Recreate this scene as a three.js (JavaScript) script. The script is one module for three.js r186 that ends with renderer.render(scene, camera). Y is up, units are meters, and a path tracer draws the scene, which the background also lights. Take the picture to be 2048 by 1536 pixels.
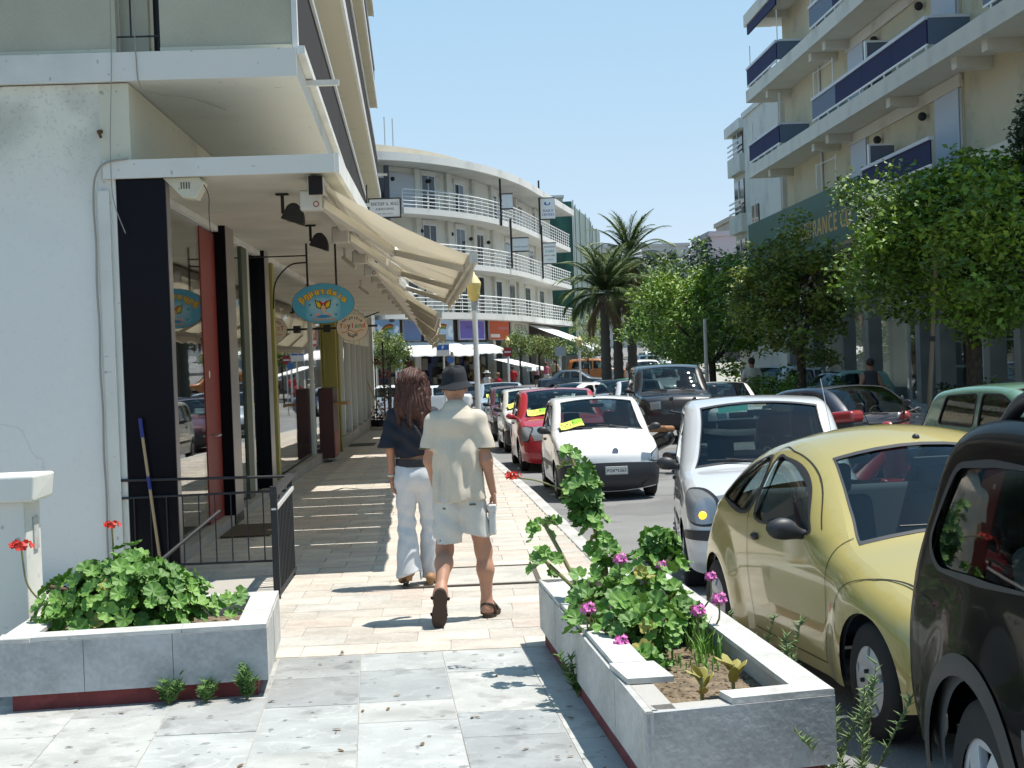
import * as THREE from 'three';
import { mergeGeometries } from 'three/addons/utils/BufferGeometryUtils.js';
import { RoundedBoxGeometry } from 'three/addons/geometries/RoundedBoxGeometry.js';
import { TessellateModifier } from 'three/addons/modifiers/TessellateModifier.js';

// ---------- camera ----------
const F = 3000, IW = 2048, IH = 1536, EYE = 1.75;            // focal length and size of the photograph in pixels
const camera = new THREE.PerspectiveCamera(2 * Math.atan(IH / 2 / F) * 180 / Math.PI, IW / IH, 0.1, 1500);
camera.position.set(0, EYE, 0);
camera.rotation.set(-Math.atan(47 / F), -Math.atan(123.5 / F), -0.037, 'YXZ');
camera.updateMatrixWorld();
const scene = new THREE.Scene();

// ---------- sky, sun, exposure ----------
const SUN = new THREE.Vector3(0.325, 0.945, -0.035).normalize();
{
  const w = 512, h = 256, d = new Float32Array(w * h * 4);
  const mix = (a, b, t) => a + (b - a) * t;
  for (let j = 0; j < h; j++) for (let i = 0; i < w; i++) {
    const v = (j + 0.5) / h, el = (v - 0.5) * Math.PI, az = ((i + 0.5) / w - 0.5) * 2 * Math.PI;
    const dir = [Math.cos(el) * Math.cos(az), Math.sin(el), Math.cos(el) * Math.sin(az)];
    const t = Math.pow(Math.max(0, Math.sin(el)), 0.52);
    const zn = mix(1, 0.72, Math.min(1, Math.max(0, (t - 0.5) * 2))); let c = [0.80 * Math.exp(-1.9 * t) * zn, 0.77 * Math.exp(-0.88 * t) * zn, 0.80 * Math.exp(-0.33 * t) * zn];
    const cs = dir[0] * SUN.x + dir[1] * SUN.y + dir[2] * SUN.z;
    const gl = 0.28 * Math.pow(Math.max(0, cs), 14);
    c = c.map((q) => q + gl);
    if (el < 0) { const k = Math.min(1, -el * 6); c = [mix(c[0], 0.3, k), mix(c[1], 0.3, k), mix(c[2], 0.3, k)]; }
    d.set([c[0], c[1], c[2], 1], (j * w + i) * 4);
  }
  const t = new THREE.DataTexture(d, w, h, THREE.RGBAFormat, THREE.FloatType);
  t.mapping = THREE.EquirectangularReflectionMapping; t.magFilter = t.minFilter = THREE.LinearFilter; t.wrapS = THREE.RepeatWrapping; t.needsUpdate = true;
  scene.background = t; scene.environment = t;
}
const sun = new THREE.DirectionalLight(new THREE.Color(1, 0.955, 0.88), 5);
sun.position.copy(SUN).multiplyScalar(120).add(new THREE.Vector3(4, 0, -40)); sun.target.position.set(4, 0, -40);
sun.castShadow = true; sun.shadow.mapSize.set(4096, 4096); sun.shadow.radius = 1;
Object.assign(sun.shadow.camera, { left: -70, right: 70, top: 90, bottom: -90, near: 1, far: 260 });
scene.add(sun, sun.target);
const renderer = new THREE.WebGLRenderer({ antialias: true });
renderer.setSize(1024, 768); renderer.toneMapping = THREE.LinearToneMapping; renderer.toneMappingExposure = 1.33;
renderer.shadowMap.enabled = true;

// ---------- helpers ----------
let seed = 12345;
const rnd = () => { seed = (seed * 1664525 + 1013904223) >>> 0; return seed / 4294967296; };
const rr = (a, b) => a + (b - a) * rnd();
const reseed = (s) => { seed = s >>> 0; };
const V = (x, y, z) => new THREE.Vector3(x, y, z);
const lerp = (a, b, t) => a + (b - a) * t, clamp = (x, a, b) => Math.min(b, Math.max(a, x));
const sstep = (a, b, x) => { const t = clamp((x - a) / (b - a), 0, 1); return t * t * (3 - 2 * t); };
const used = {};
function numbered(n) { if (!(n in used)) { used[n] = 0; return n; } used[n]++; return n + '_' + String(used[n]).padStart(3, '0'); }
function tag(o, label, category, group) { o.userData.label = label; o.userData.category = category; if (group) o.userData.group = group; return o; }
function thing(name, label, category, pos = [0, 0, 0], turn = 0, group) {
  const o = new THREE.Group(); o.name = numbered(name); o.position.set(...pos); o.rotation.y = turn; scene.add(o); return tag(o, label, category, group);
}
function structure(name, o) { o.name = numbered(name); o.userData.kind = 'structure'; scene.add(o); return o; }
function part(parent, name, geo, mat, pos, rot) {
  const m = new THREE.Mesh(geo, mat); m.name = name; if (pos) m.position.set(...pos); if (rot) m.rotation.set(...rot); parent.add(m); return m;
}
function dup(o, pos, turn, label) { const c = o.clone(); c.name = numbered(o.name.replace(/_\d{3}$/, '')); c.userData = { ...o.userData }; if (label) c.userData.label = label; c.position.set(...pos); c.rotation.y = turn; scene.add(c); return c; }
// a direction in the photograph, and where it meets a level, a depth or a side plane
function ray(px, py) { return V((px - IW / 2) / F, -(py - IH / 2) / F, -1).applyEuler(camera.rotation); }
const atY = (px, py, y = 0) => { const d = ray(px, py); return d.multiplyScalar((y - EYE) / d.y).add(camera.position); };
const atZ = (px, py, z) => { const d = ray(px, py); return d.multiplyScalar(z / d.z).add(camera.position); };
const atX = (px, py, x) => { const d = ray(px, py); return d.multiplyScalar(x / d.x).add(camera.position); };
const merge = (list) => mergeGeometries(list.map((g) => (g.index ? g.toNonIndexed() : g)).map((g) => { for (const k of Object.keys(g.attributes)) if (!['position', 'normal', 'uv'].includes(k)) g.deleteAttribute(k); return g; }));
function metreUV(g) {             // uv in metres by the dominant side of the normal
  const p = g.attributes.position, n = g.attributes.normal, uv = new Float32Array(p.count * 2);
  for (let i = 0; i < p.count; i++) {
    const a = Math.abs(n.getX(i)), b = Math.abs(n.getY(i)), c = Math.abs(n.getZ(i));
    if (b >= a && b >= c) uv.set([p.getX(i), p.getZ(i)], i * 2); else if (a >= c) uv.set([p.getZ(i), p.getY(i)], i * 2); else uv.set([p.getX(i), p.getY(i)], i * 2);
  }
  g.setAttribute('uv', new THREE.BufferAttribute(uv, 2)); return g;
}
function box(x0, x1, y0, y1, z0, z1, bevel = 0) {
  const w = Math.abs(x1 - x0), h = Math.abs(y1 - y0), d = Math.abs(z1 - z0);
  const g = bevel ? new RoundedBoxGeometry(w, h, d, 2, bevel) : new THREE.BoxGeometry(w, h, d);
  g.translate((x0 + x1) / 2, (y0 + y1) / 2, (z0 + z1) / 2); return metreUV(g);
}
function bar(a, b, r0, r1 = r0, seg = 8) {
  const A = Array.isArray(a) ? V(...a) : a, B = Array.isArray(b) ? V(...b) : b, d = B.clone().sub(A), l = d.length();
  const g = new THREE.CylinderGeometry(r1, r0, l, seg); g.translate(0, l / 2, 0);
  g.applyQuaternion(new THREE.Quaternion().setFromUnitVectors(V(0, 1, 0), d.normalize())); g.translate(A.x, A.y, A.z); return g;
}
function beam(a, b, w, h) {       // a square bar from a to b
  const A = V(...a), B = V(...b), d = B.clone().sub(A), l = d.length(), g = new THREE.BoxGeometry(w, h, l); g.translate(0, 0, l / 2);
  const m = new THREE.Matrix4().lookAt(B, A, V(0, 1, 0)); g.applyMatrix4(m); g.translate(A.x, A.y, A.z); return g;
}
const tube = (pts, r, seg = 24, rad = 6) => new THREE.TubeGeometry(new THREE.CatmullRomCurve3(pts.map((p) => (Array.isArray(p) ? V(...p) : p))), seg, r, rad);
function quad(a, b, c, d) {       // two triangles a b c d, uv in metres
  const g = new THREE.BufferGeometry(), u = V(...b).distanceTo(V(...a)), v = V(...d).distanceTo(V(...a));
  g.setAttribute('position', new THREE.Float32BufferAttribute([...a, ...b, ...c, ...a, ...c, ...d], 3));
  g.setAttribute('uv', new THREE.Float32BufferAttribute([0, 0, u, 0, u, v, 0, 0, u, v, 0, v], 2)); g.computeVertexNormals(); return g;
}
function prism(pts, y0, y1) {     // plan polygon [[x, z] ...] between two heights (numbers or functions of z)
  const s = new THREE.Shape(pts.map(([x, z]) => new THREE.Vector2(x, -z))), g = new THREE.ExtrudeGeometry(s, { depth: 1, bevelEnabled: false });
  g.rotateX(-Math.PI / 2); const p = g.attributes.position;
  const f = (q, z) => (typeof q === 'function' ? q(z) : q);
  for (let i = 0; i < p.count; i++) { const z = p.getZ(i); p.setY(i, p.getY(i) > 0.5 ? f(y1, z) : f(y0, z)); }
  g.computeVertexNormals(); return metreUV(g);
}
// ---------- periodic noise and textures ----------
function hash(i, j, s) { let n = (i * 374761393 + j * 668265263 + s * 974711) | 0; n = Math.imul(n ^ (n >>> 13), 1274126177); return ((n ^ (n >>> 16)) >>> 0) / 4294967296; }
function pn(x, y, per, s = 0) {
  const i = Math.floor(x), j = Math.floor(y), a = x - i, b = y - j, u = a * a * (3 - 2 * a), v = b * b * (3 - 2 * b), m = (k) => ((k % per) + per) % per;
  return lerp(lerp(hash(m(i), m(j), s), hash(m(i + 1), m(j), s), u), lerp(hash(m(i), m(j + 1), s), hash(m(i + 1), m(j + 1), s), u), v);
}
function fbm(u, v, base, oct, s = 0) { let t = 0, a = 0.5, n = 0, f = base; for (let o = 0; o < oct; o++) { t += a * pn(u * f, v * f, f, s + o); n += a; a *= 0.5; f *= 2; } return t / n; }
function texture(size, metres, fn, srgb = true) {
  const d = new Uint8Array(size * size * 4);
  for (let j = 0; j < size; j++) for (let i = 0; i < size; i++) { const c = fn((i + 0.5) / size, (j + 0.5) / size), k = (j * size + i) * 4; for (let q = 0; q < 3; q++) d[k + q] = clamp((Array.isArray(c) ? c[q] : c) * 255, 0, 255); d[k + 3] = 255; }
  const t = new THREE.DataTexture(d, size, size); t.wrapS = t.wrapT = THREE.RepeatWrapping; t.magFilter = THREE.LinearFilter; t.minFilter = THREE.LinearMipmapLinearFilter; t.generateMipmaps = true;
  if (srgb) t.colorSpace = THREE.SRGBColorSpace; t.repeat.set(1 / metres, 1 / metres); t.needsUpdate = true; return t;
}
const lin = (r, g, b) => new THREE.Color().setRGB(r, g, b);
const std = (c, roughness = 0.8, o = {}) => new THREE.MeshStandardMaterial({ color: c, roughness, side: THREE.DoubleSide, ...o });
function canvasTex(w, h, draw) { const c = document.createElement('canvas'); c.width = w; c.height = h; draw(c.getContext('2d'), w, h); const t = new THREE.CanvasTexture(c); t.colorSpace = THREE.SRGBColorSpace; return t; }
// grain maps (multiply a base colour)
const grain = texture(512, 3, (u, v) => 0.86 + 0.14 * fbm(u, v, 6, 6, 3) + 0.05 * (hash(Math.floor(u * 512), Math.floor(v * 512), 9) - 0.5));
const stain = texture(512, 4, (u, v) => { const a = fbm(u, v, 3, 6, 11), b = fbm(u, v * 1, 24, 4, 5), s = sstep(0.5, 0.8, a) * 0.07 * b * 2, p = sstep(0.87, 0.9, fbm(u, v, 90, 2, 21)) * 0.2; const k = 0.985 - s - p; return [k, k * 0.995, k * 0.975]; });
const bumpy = texture(512, 1.2, (u, v) => fbm(u, v, 16, 5, 7), false);
const M = {
  white: std(lin(0.64, 0.645, 0.62), 0.85, { map: stain, bumpMap: bumpy, bumpScale: 0.0025 }),
  whiteSmooth: std(lin(0.74, 0.74, 0.71), 0.7, { map: grain }),
  cream: std(lin(0.58, 0.56, 0.46), 0.85, { map: stain, bumpMap: bumpy, bumpScale: 0.002 }),
  panel: std(lin(0.45, 0.43, 0.33), 0.8, { map: grain }),
  ceiling: std(lin(0.58, 0.56, 0.48), 0.8, { map: grain }),
  black: std(lin(0.012, 0.013, 0.018), 0.25),
  blackMatt: std(lin(0.02, 0.02, 0.022), 0.7),
  brown: std(lin(0.013, 0.009, 0.009), 0.95, { map: grain }),
  steel: std(lin(0.5, 0.5, 0.5), 0.35, { metalness: 0.8 }),
  alu: std(lin(0.62, 0.62, 0.6), 0.4, { metalness: 0.3 }),
  chrome: std(lin(0.8, 0.8, 0.8), 0.12, { metalness: 1 }),
  whitePaint: std(lin(0.76, 0.76, 0.74), 0.45),
  rubber: std(lin(0.018, 0.018, 0.018), 0.85),
  plastic: std(lin(0.025, 0.026, 0.03), 0.5),
  fabric: std(lin(0.05, 0.05, 0.055), 0.95),
  glass: new THREE.MeshPhysicalMaterial({ color: lin(0.80, 0.84, 0.83), roughness: 0.01, transmission: 1, thickness: 0, ior: 1.9, side: THREE.DoubleSide }),
  carGlass: new THREE.MeshPhysicalMaterial({ color: lin(0.42, 0.50, 0.50), roughness: 0.02, transmission: 1, thickness: 0, ior: 1.52, side: THREE.DoubleSide }),
  darkPane: new THREE.MeshPhysicalMaterial({ color: lin(0.02, 0.026, 0.03), roughness: 0.06, side: THREE.DoubleSide }),
  soil: std(lin(0.30, 0.225, 0.15), 1, { map: texture(512, 0.5, (u, v) => { const a = 0.55 + 0.45 * fbm(u, v, 10, 6, 31), b = sstep(0.7, 0.76, fbm(u, v, 60, 2, 33)) * 0.35; return [a + b, a + b, a * 0.98 + b]; }), bumpMap: texture(512, 0.5, (u, v) => fbm(u, v, 14, 6, 35), false), bumpScale: 0.03 }),
};
// ---------- the lie of the land: the street dips, then climbs beyond the junction ----------
const LAND = [[40, 0], [-20, 0], [-45, -0.22], [-72, -0.6], [-90, 0.02], [-100, 0.32], [-112, 0.72], [-150, 2.3], [-250, 7], [-420, 12], [-900, 14]];
function land(z) { for (let i = 1; i < LAND.length; i++) if (z >= LAND[i][0]) { const [z0, a] = LAND[i - 1], [z1, b] = LAND[i]; return lerp(a, b, clamp((z0 - z) / (z0 - z1), 0, 1)); } return 14; }
const LIE = [[40, -0.12], [-9.5, -0.12], [-13.5, -0.27], [-25, -0.32], [-45, -0.45], [-72, -0.72], [-90, -0.1], [-100, 0.2], [-112, 0.6], [-150, 2.2], [-250, 6.9], [-420, 11.9], [-900, 13.9]];
const along = (P, z) => { for (let i = 1; i < P.length; i++) if (z >= P[i][0]) { const [z0, a] = P[i - 1], [z1, b] = P[i]; return lerp(a, b, clamp((z0 - z) / (z0 - z1), 0, 1)); } return P[P.length - 1][1]; };
const road = (z) => along(LIE, z);
const kerbX = (z) => 1.74 + 0.0336 * z;                       // the near pavement's edge
// ================= the ground =================
{
  const asphalt = std(lin(0.27, 0.27, 0.265), 0.9, { map: texture(1024, 5, (u, v) => { const f = 0.82 + 0.12 * fbm(u, v, 8, 7, 41) + 0.12 * (hash(Math.floor(u * 1024), Math.floor(v * 1024), 1) - 0.5), c = fbm(u, v, 4, 4, 44), p = sstep(0.6, 0.66, c) * 0.09; return f - p; }), bumpMap: texture(512, 0.6, (u, v) => fbm(u, v, 64, 3, 47), false), bumpScale: 0.006 });
  const xs = [], zs = []; for (let x = -220; x <= 300; x += 20) xs.push(x); for (let z = 30; z > -160; z -= 2) zs.push(z); for (let z = -160; z >= -800; z -= 20) zs.push(z);
  const pos = [], uv = [], idx = [];
  zs.forEach((z) => xs.forEach((x) => { pos.push(x, road(z), z); uv.push(x, z); }));
  for (let j = 0; j < zs.length - 1; j++) for (let i = 0; i < xs.length - 1; i++) { const a = j * xs.length + i, b = a + xs.length; idx.push(a, a + 1, b, a + 1, b + 1, b); }
  const g = new THREE.BufferGeometry(); g.setAttribute('position', new THREE.Float32BufferAttribute(pos, 3)); g.setAttribute('uv', new THREE.Float32BufferAttribute(uv, 2)); g.setIndex(idx); g.computeVertexNormals();
  structure('asphalt_road', new THREE.Mesh(g, asphalt));
}
const stoneMap = (s, amt) => texture(512, 0.9, (u, v) => { const st = fbm(u * 1, v * 1, 5, 5, s), f = fbm(u, v, 48, 3, s + 3); const k = 1 - amt + amt * (0.65 * st + 0.35 * f) * 1.6; return [k, k * 0.995, k * 0.985]; });
const tileMap = stoneMap(51, 0.22), tileBump = texture(256, 0.4, (u, v) => fbm(u, v, 24, 4, 55), false);
const tileTones = [[0.51, 0.46, 0.40], [0.55, 0.50, 0.43], [0.47, 0.43, 0.375], [0.52, 0.445, 0.385], [0.49, 0.465, 0.42], [0.57, 0.52, 0.45]].map((c) => std(lin(...c), 0.72, { map: tileMap, bumpMap: tileBump, bumpScale: 0.003 }));
{ // pavement in front of the shops
  reseed(7);
  const bed = []; for (let z = -9.1; z > -52; z -= 4) { const z1 = Math.max(-52, z - 4); bed.push([kerbX(z) - 0.155, z], [kerbX(z1) - 0.155, z1]); }
  const pl = structure('shop_pavement', new THREE.Mesh(prism([[-2.95, -9.1], ...bed, [-2.95, -52]], (z) => land(z) - 0.6, (z) => land(z) - 0.0045), std(lin(0.44, 0.41, 0.365), 0.95, { map: grain })));
  const D = 0.335, LX = 0.46, tiles = []; let row = 0;
  for (let z = -9.13; z > -51.7; z -= D, row++) {
    let x = -2.8 - (row % 2 ? LX * 0.5 : LX * rr(0, 0.15));
    while (x < kerbX(z) - 0.17) {
      const x1 = Math.min(x + LX, kerbX(z) - 0.16), x0 = Math.max(x, -2.78);
      if (x1 - x0 > 0.06 && !(x1 < -1.42 && z > -12.77)) tiles.push([x0, x1, z, Math.floor(rnd() * 6), rr(-0.0012, 0.0012), row]);
      x += LX;
    }
  }
  const geoCache = {}; const rest = [[], [], [], [], [], []];
  tiles.forEach(([x0, x1, z, t, dy, r], i) => {
    const w = Math.round((x1 - x0 - 0.004) * 200) / 200; const v = i % 3, key = w + '_' + v;
    if (i < 300) {
      if (!geoCache[key]) { const g = new RoundedBoxGeometry(w, 0.03, D - 0.004, 1, 0.002); metreUV(g); const uv = g.attributes.uv; for (let k = 0; k < uv.count; k++) uv.setXY(k, uv.getX(k) + v * 0.31, uv.getY(k) + v * 0.17); geoCache[key] = g; }
      part(pl, 'tile', geoCache[key], tileTones[t], [(x0 + x1) / 2, land(z) - 0.015 + dy, z - D / 2]);
    } else rest[t].push(box(x0 + 0.003, x1 - 0.003, land(z) - 0.03, land(z) + dy, z - 0.003, z - D + 0.004));
  });
  rest.forEach((l, t) => { const m = part(pl, 'paving_tiles', merge(l), tileTones[t]); m.userData.kind = 'stuff'; });
  // a framed manhole cover, and the dark door mat further on
  const fr = std(lin(0.12, 0.10, 0.08), 0.7, { metalness: 0.4 });
  const mh = thing('manhole_cover', 'square stone filled manhole cover in a thin rusty frame set in the pavement', 'manhole cover', [0.12, 0.0, -12.15]);
  part(mh, 'infill', box(-0.5, 0.5, 0.002, 0.008, -0.55, 0.42), tileTones[4]);
  part(mh, 'frame', merge([box(-0.55, 0.55, 0.001, 0.014, 0.42, 0.46), box(0.5, 0.54, 0.001, 0.014, -0.55, 0.42), box(-0.55, -0.51, 0.001, 0.014, -0.55, 0.42), box(-0.55, 0.55, 0.001, 0.014, -0.59, -0.55)]), fr);
  const mat = part(scene, numbered('door_mat'), box(-2.46, -1.85, land(-36) + 0.004, land(-36) + 0.016, -36.6, -35.4), M.fabric); tag(mat, 'dark door mat lying before the toy shop beyond the yellow pillar', 'door mat');
  const mat2 = part(scene, numbered('door_mat'), box(-2.47, -1.95, 0.004, 0.018, -17.0, -15.8), std(lin(0.10, 0.075, 0.045), 1, { map: grain })); tag(mat2, 'brown coir door mat in front of the red shop door', 'door mat');
}
{ // kerb stones
  const kerbMat = std(lin(0.50, 0.495, 0.475), 0.85, { map: stoneMap(61, 0.25), bumpMap: tileBump, bumpScale: 0.004 });
  const k = new THREE.Group(); structure('kerb', k);
  for (let z = 2; z > -51; z -= 1.0) { const g = new RoundedBoxGeometry(0.15, 0.5, 0.988, 2, 0.015); metreUV(g); part(k, 'kerb_stone', g, kerbMat, [kerbX(z - 0.5) - 0.075, land(z - 0.5) - 0.246, z - 0.5], [0, 0.0336, 0]); }
}
// marble forecourt: columns that run a little to the left of the street
const FA = 0.0515;                                            // lean of the forecourt's joints, metres per metre
const fcX = (c, z) => -0.135 + c * 0.49 + FA * z;              // joint c at depth z
{
  reseed(19);
  const marble = (s, a, b) => texture(512, 1.1, (u, v) => { const w = fbm(u, v, 4, 5, s), t = Math.abs(Math.sin((v * 2 + u * 1 + w * 2.2) * Math.PI * 2)), vein = Math.pow(1 - t, 5) * fbm(u, v, 3, 3, s + 9), f = fbm(u, v, 5, 6, s + 5), sp = hash(Math.floor(u * 512), Math.floor(v * 512), s) * 0.05, k = 0.80 + 0.2 * f - sp - 0.22 * sstep(0.76, 0.84, fbm(u, v, 22, 3, s + 13)) - 0.10 * sstep(0.6, 0.75, fbm(u, v, 7, 4, s + 17)); return [k * lerp(a[0], b[0], vein), k * lerp(a[1], b[1], vein), k * lerp(a[2], b[2], vein)]; });
  const maps = [marble(71, [0.90, 0.905, 0.905], [1.0, 1.0, 1.0]), marble(81, [0.85, 0.865, 0.875], [1.0, 1.0, 1.0]), marble(91, [0.94, 0.94, 0.92], [0.82, 0.84, 0.86])];
  const tones = [[0.71, 0.705, 0.665], [0.59, 0.59, 0.57], [0.77, 0.76, 0.715], [0.50, 0.505, 0.495], [0.74, 0.73, 0.69]].flatMap((c, i) => maps.slice(0, i < 3 ? 2 : 1).map((m) => std(lin(...c), 0.55, { map: m, bumpMap: tileBump, bumpScale: 0.002 })));
  const fc = structure('marble_forecourt', new THREE.Mesh(prism([[-5, 2], [kerbX(2) - 0.155, 2], [kerbX(-9.1) - 0.155, -9.1], [-2.95, -9.1], [-2.95, -13.2], [-5, -13.2]], -0.3, -0.0045), std(lin(0.46, 0.44, 0.40), 0.95, { map: grain })));
  const slab = (c, z0, z1) => {
    const a = 0.003, x00 = fcX(c, z0) + a, x10 = fcX(c + 1, z0) - a, x01 = fcX(c, z1) + a, x11 = fcX(c + 1, z1) - a;
    const rk = Math.min(x10, kerbX(z0) - 0.16), rk1 = Math.min(x11, kerbX(z1) - 0.16); if (rk - x00 < 0.05 || rk1 - x01 < 0.05) return;
    const o = rr(0, 3), g = prism([[x00, z0 - a], [rk, z0 - a], [rk1, z1 + a], [x01, z1 + a]], -0.03, rr(-0.001, 0.001)), uv = g.attributes.uv; for (let k = 0; k < uv.count; k++) uv.setXY(k, uv.getX(k) + o, uv.getY(k) + o * 1.7);
    part(fc, 'slab', g, tones[Math.floor(rnd() * tones.length)]);
  };
  const lens = { 0: [0.5, 0.8, 0.45, 1.0], 1: [0.62, 1.0, 0.5] };
  for (let c = -9; c < 5; c++) { let z = -9.1 - (c < -2 ? 0 : 0), k = 0; while (z < 1.5) { const L = Math.min((lens[c] || [])[k] || rr(0.5, 1.0), 1.5 - z + 0.01); if (!(c <= -4 && z < -8.6)) slab(c, z + L, z); z += L; k++; } }
}
{ // pavements across the street and beyond the junction
  const pm = std(lin(0.40, 0.39, 0.36), 0.85, { map: stoneMap(101, 0.3) });
  const strip = (name, pts) => structure(name, new THREE.Mesh(prism(pts, (z) => land(z) - 0.4, (z) => land(z)), pm));
  const R = [], Q = []; for (let z = 20; z >= -120; z -= 5) { R.push([9.4 - 0.0 * z + (z < -70 ? (-70 - z) * 0.16 : 0), z]); Q.push([z < -70 ? 24 + (-70 - z) * 0.16 : 24, z]); }
  strip('far_pavement', [...R, ...Q.reverse()]);
}
// ================= the shop building on the near side =================
const ZF = -12.77, GX = -2.62, ZE = -49.5, CEIL = 3.4;         // front, shop glass, far end, canopy underside
const edgeX = (z) => -1.19 - 0.0245 * (-z - 12.77);            // outer line of the upper balconies
{
  const b = thing('shop_building', 'white shop building with a canopy, solid balconies and a row of glass shopfronts', 'building');
  // end wall, pilaster with a loose cable, upper slab and balcony front
  const dirt = texture(1024, 5, (u, v) => { const y = v * 5, top = sstep(2.7, 4.1, y), a = fbm(u, v, 6, 6, 401), sp = sstep(0.68 - 0.10 * top * a, 0.84, fbm(u, v, 240, 2, 405)), sm = sstep(0.45, 0.8, fbm(u, v, 9, 5, 409)) * top * 0.16, line = sstep(0.965, 0.99, 1 - Math.abs(fbm(u, v, 5, 6, 413) - 0.5) * 3) * 0.05; const k = 0.99 - sp * (0.02 + 0.06 * top) - sm - line; return [k, k * lerp(1, 0.985, top), k * lerp(1, 0.93, top)]; }); dirt.repeat.set(0.2, 0.2);
  part(b, 'end_wall', box(-9, -2.86, -0.3, 4.2, ZF - 0.25, ZF), std(lin(0.69, 0.69, 0.655), 0.88, { map: dirt, bumpMap: bumpy, bumpScale: 0.004 }));
  part(b, 'corner_pilaster', merge([box(-2.86, -2.75, -0.3, CEIL, ZF - 0.25, ZF - 0.004), box(-2.90, -2.80, -0.3, CEIL - 0.1, ZF, ZF + 0.03)]), M.white);
  part(b, 'upper_wall', box(-2.86, -2.61, CEIL + 0.15, 4.2, ZE, ZF), M.cream);
  const slabShape = (y0, y1, in0, xl = -9) => prism([[xl, ZF + in0], [edgeX(ZF), ZF + in0], [edgeX(ZE), ZE], [xl, ZE]], y0, y1);
  part(b, 'balcony_slab', slabShape(4.21, 4.45, 0.05), M.white);
  part(b, 'fascia_trim', prism([[edgeX(ZF) + 0.002, ZF + 0.02], [edgeX(ZF) + 0.07, ZF + 0.02], [edgeX(ZE) + 0.07, ZE], [edgeX(ZE) + 0.002, ZE]], 4.40, 4.47), M.whiteSmooth);
  for (const y of [7.2, 10.2, 13.2]) { part(b, 'balcony_slab', slabShape(y, y + 0.24, 0.05), M.cream); part(b, 'fascia_trim', prism([[edgeX(ZF) + 0.002, ZF + 0.02], [edgeX(ZF) + 0.05, ZF + 0.02], [edgeX(ZE) + 0.05, ZE], [edgeX(ZE) + 0.002, ZE]], y - 0.02, y + 0.2), M.whiteSmooth); }
  // balcony fronts facing the camera: two flush panels and a slot with a thin rail
  part(b, 'front_panel', box(-2.33, edgeX(ZF) - 0.035, 4.452, 7.2, ZF - 0.09, ZF - 0.015), M.panel);
  part(b, 'front_panel', box(-9, -2.70, 4.452, 7.2, ZF - 0.13, ZF - 0.02), M.panel);
  part(b, 'corner_post', box(edgeX(ZF) - 0.033, edgeX(ZF) + 0.012, 4.452, 7.2, ZF - 0.10, ZF - 0.004), M.whiteSmooth);
  part(b, 'panel_skirting', merge([box(-2.33, edgeX(ZF) - 0.035, 4.452, 4.49, ZF - 0.014, ZF + 0.002), box(-9, -2.7, 4.452, 4.49, ZF - 0.019, ZF - 0.001)]), M.cream);
  part(b, 'slot_door', box(-2.46, -2.335, 4.452, 7.2, ZF - 0.5, ZF - 0.44), M.black);
  part(b, 'slot_wall', box(-2.70, -2.46, 4.452, 7.2, ZF - 0.3, ZF - 0.2), M.panel);
  part(b, 'slot_rail', merge([bar([-2.71, 4.6, ZF - 0.06], [-2.33, 4.6, ZF - 0.06], 0.008), bar([-2.58, 4.6, ZF - 0.06], [-2.58, 7.0, ZF - 0.06], 0.008)]), M.blackMatt);
  part(b, 'wall_above_shops', box(-3.2, -2.95, 4.45, 13.2, ZE, ZF - 0.5), M.cream);
  // brown railing panels on the street side of each balcony
  for (const y of [4.5, 7.5, 10.5]) {
    const n = 9; for (let i = 0; i < n; i++) {
      const z0 = lerp(ZF - 0.12, ZE, i / n) - 0.02, z1 = lerp(ZF - 0.12, ZE, (i + 1) / n) + 0.02;
      part(b, 'railing_panel', prism([[edgeX(z0) - 0.05, z0], [edgeX(z0) - 0.015, z0], [edgeX(z1) - 0.015, z1], [edgeX(z1) - 0.05, z1]], y, y + 0.92), M.brown);
      part(b, 'railing_post', bar([edgeX(z1) - 0.03, y - 0.06, z1 - 0.02], [edgeX(z1) - 0.03, y + 0.95, z1 - 0.02], 0.016), M.brown);
    }
    part(b, 'handrail', prism([[edgeX(ZF) - 0.075, ZF - 0.12], [edgeX(ZF) + 0.01, ZF - 0.12], [edgeX(ZE) + 0.01, ZE], [edgeX(ZE) - 0.075, ZE]], y + 0.925, y + 0.985), M.alu);
  }
  for (const z of [-13.9, -24.5, -27]) part(b, 'drain_spout', box(edgeX(z) - 0.05, edgeX(z) + 0.30, 4.34, 4.39, z - 0.03, z + 0.03), M.whiteSmooth);
  part(b, 'drain_spout', box(edgeX(-44) - 0.05, edgeX(-44) + 0.35, 7.28, 7.34, -44.05, -43.95), M.whiteSmooth);
  // canopy over the pavement
  part(b, 'canopy', merge([box(-2.86, -0.91, CEIL, CEIL + 0.145, ZE, ZF + 0.005)]), M.ceiling);
  part(b, 'canopy_front', box(-2.84, -0.905, CEIL - 0.004, CEIL + 0.15, ZF + 0.006, ZF + 0.05), M.white);
  part(b, 'canopy_fascia', box(-0.909, -0.87, CEIL - 0.006, CEIL + 0.155, ZE, ZF + 0.02), M.whiteSmooth);
  // shop interior shell
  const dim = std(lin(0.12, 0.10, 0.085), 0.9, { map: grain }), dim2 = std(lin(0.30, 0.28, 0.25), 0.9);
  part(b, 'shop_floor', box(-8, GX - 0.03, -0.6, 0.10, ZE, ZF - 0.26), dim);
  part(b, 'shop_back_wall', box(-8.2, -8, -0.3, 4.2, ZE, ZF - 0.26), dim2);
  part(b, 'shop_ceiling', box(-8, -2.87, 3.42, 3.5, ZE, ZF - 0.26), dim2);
  for (const z of [-22.0, -33.2, -41.5]) part(b, 'party_wall', box(-7.99, GX - 0.05, 0.1, 3.42, z - 0.1, z + 0.1), dim);
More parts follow.
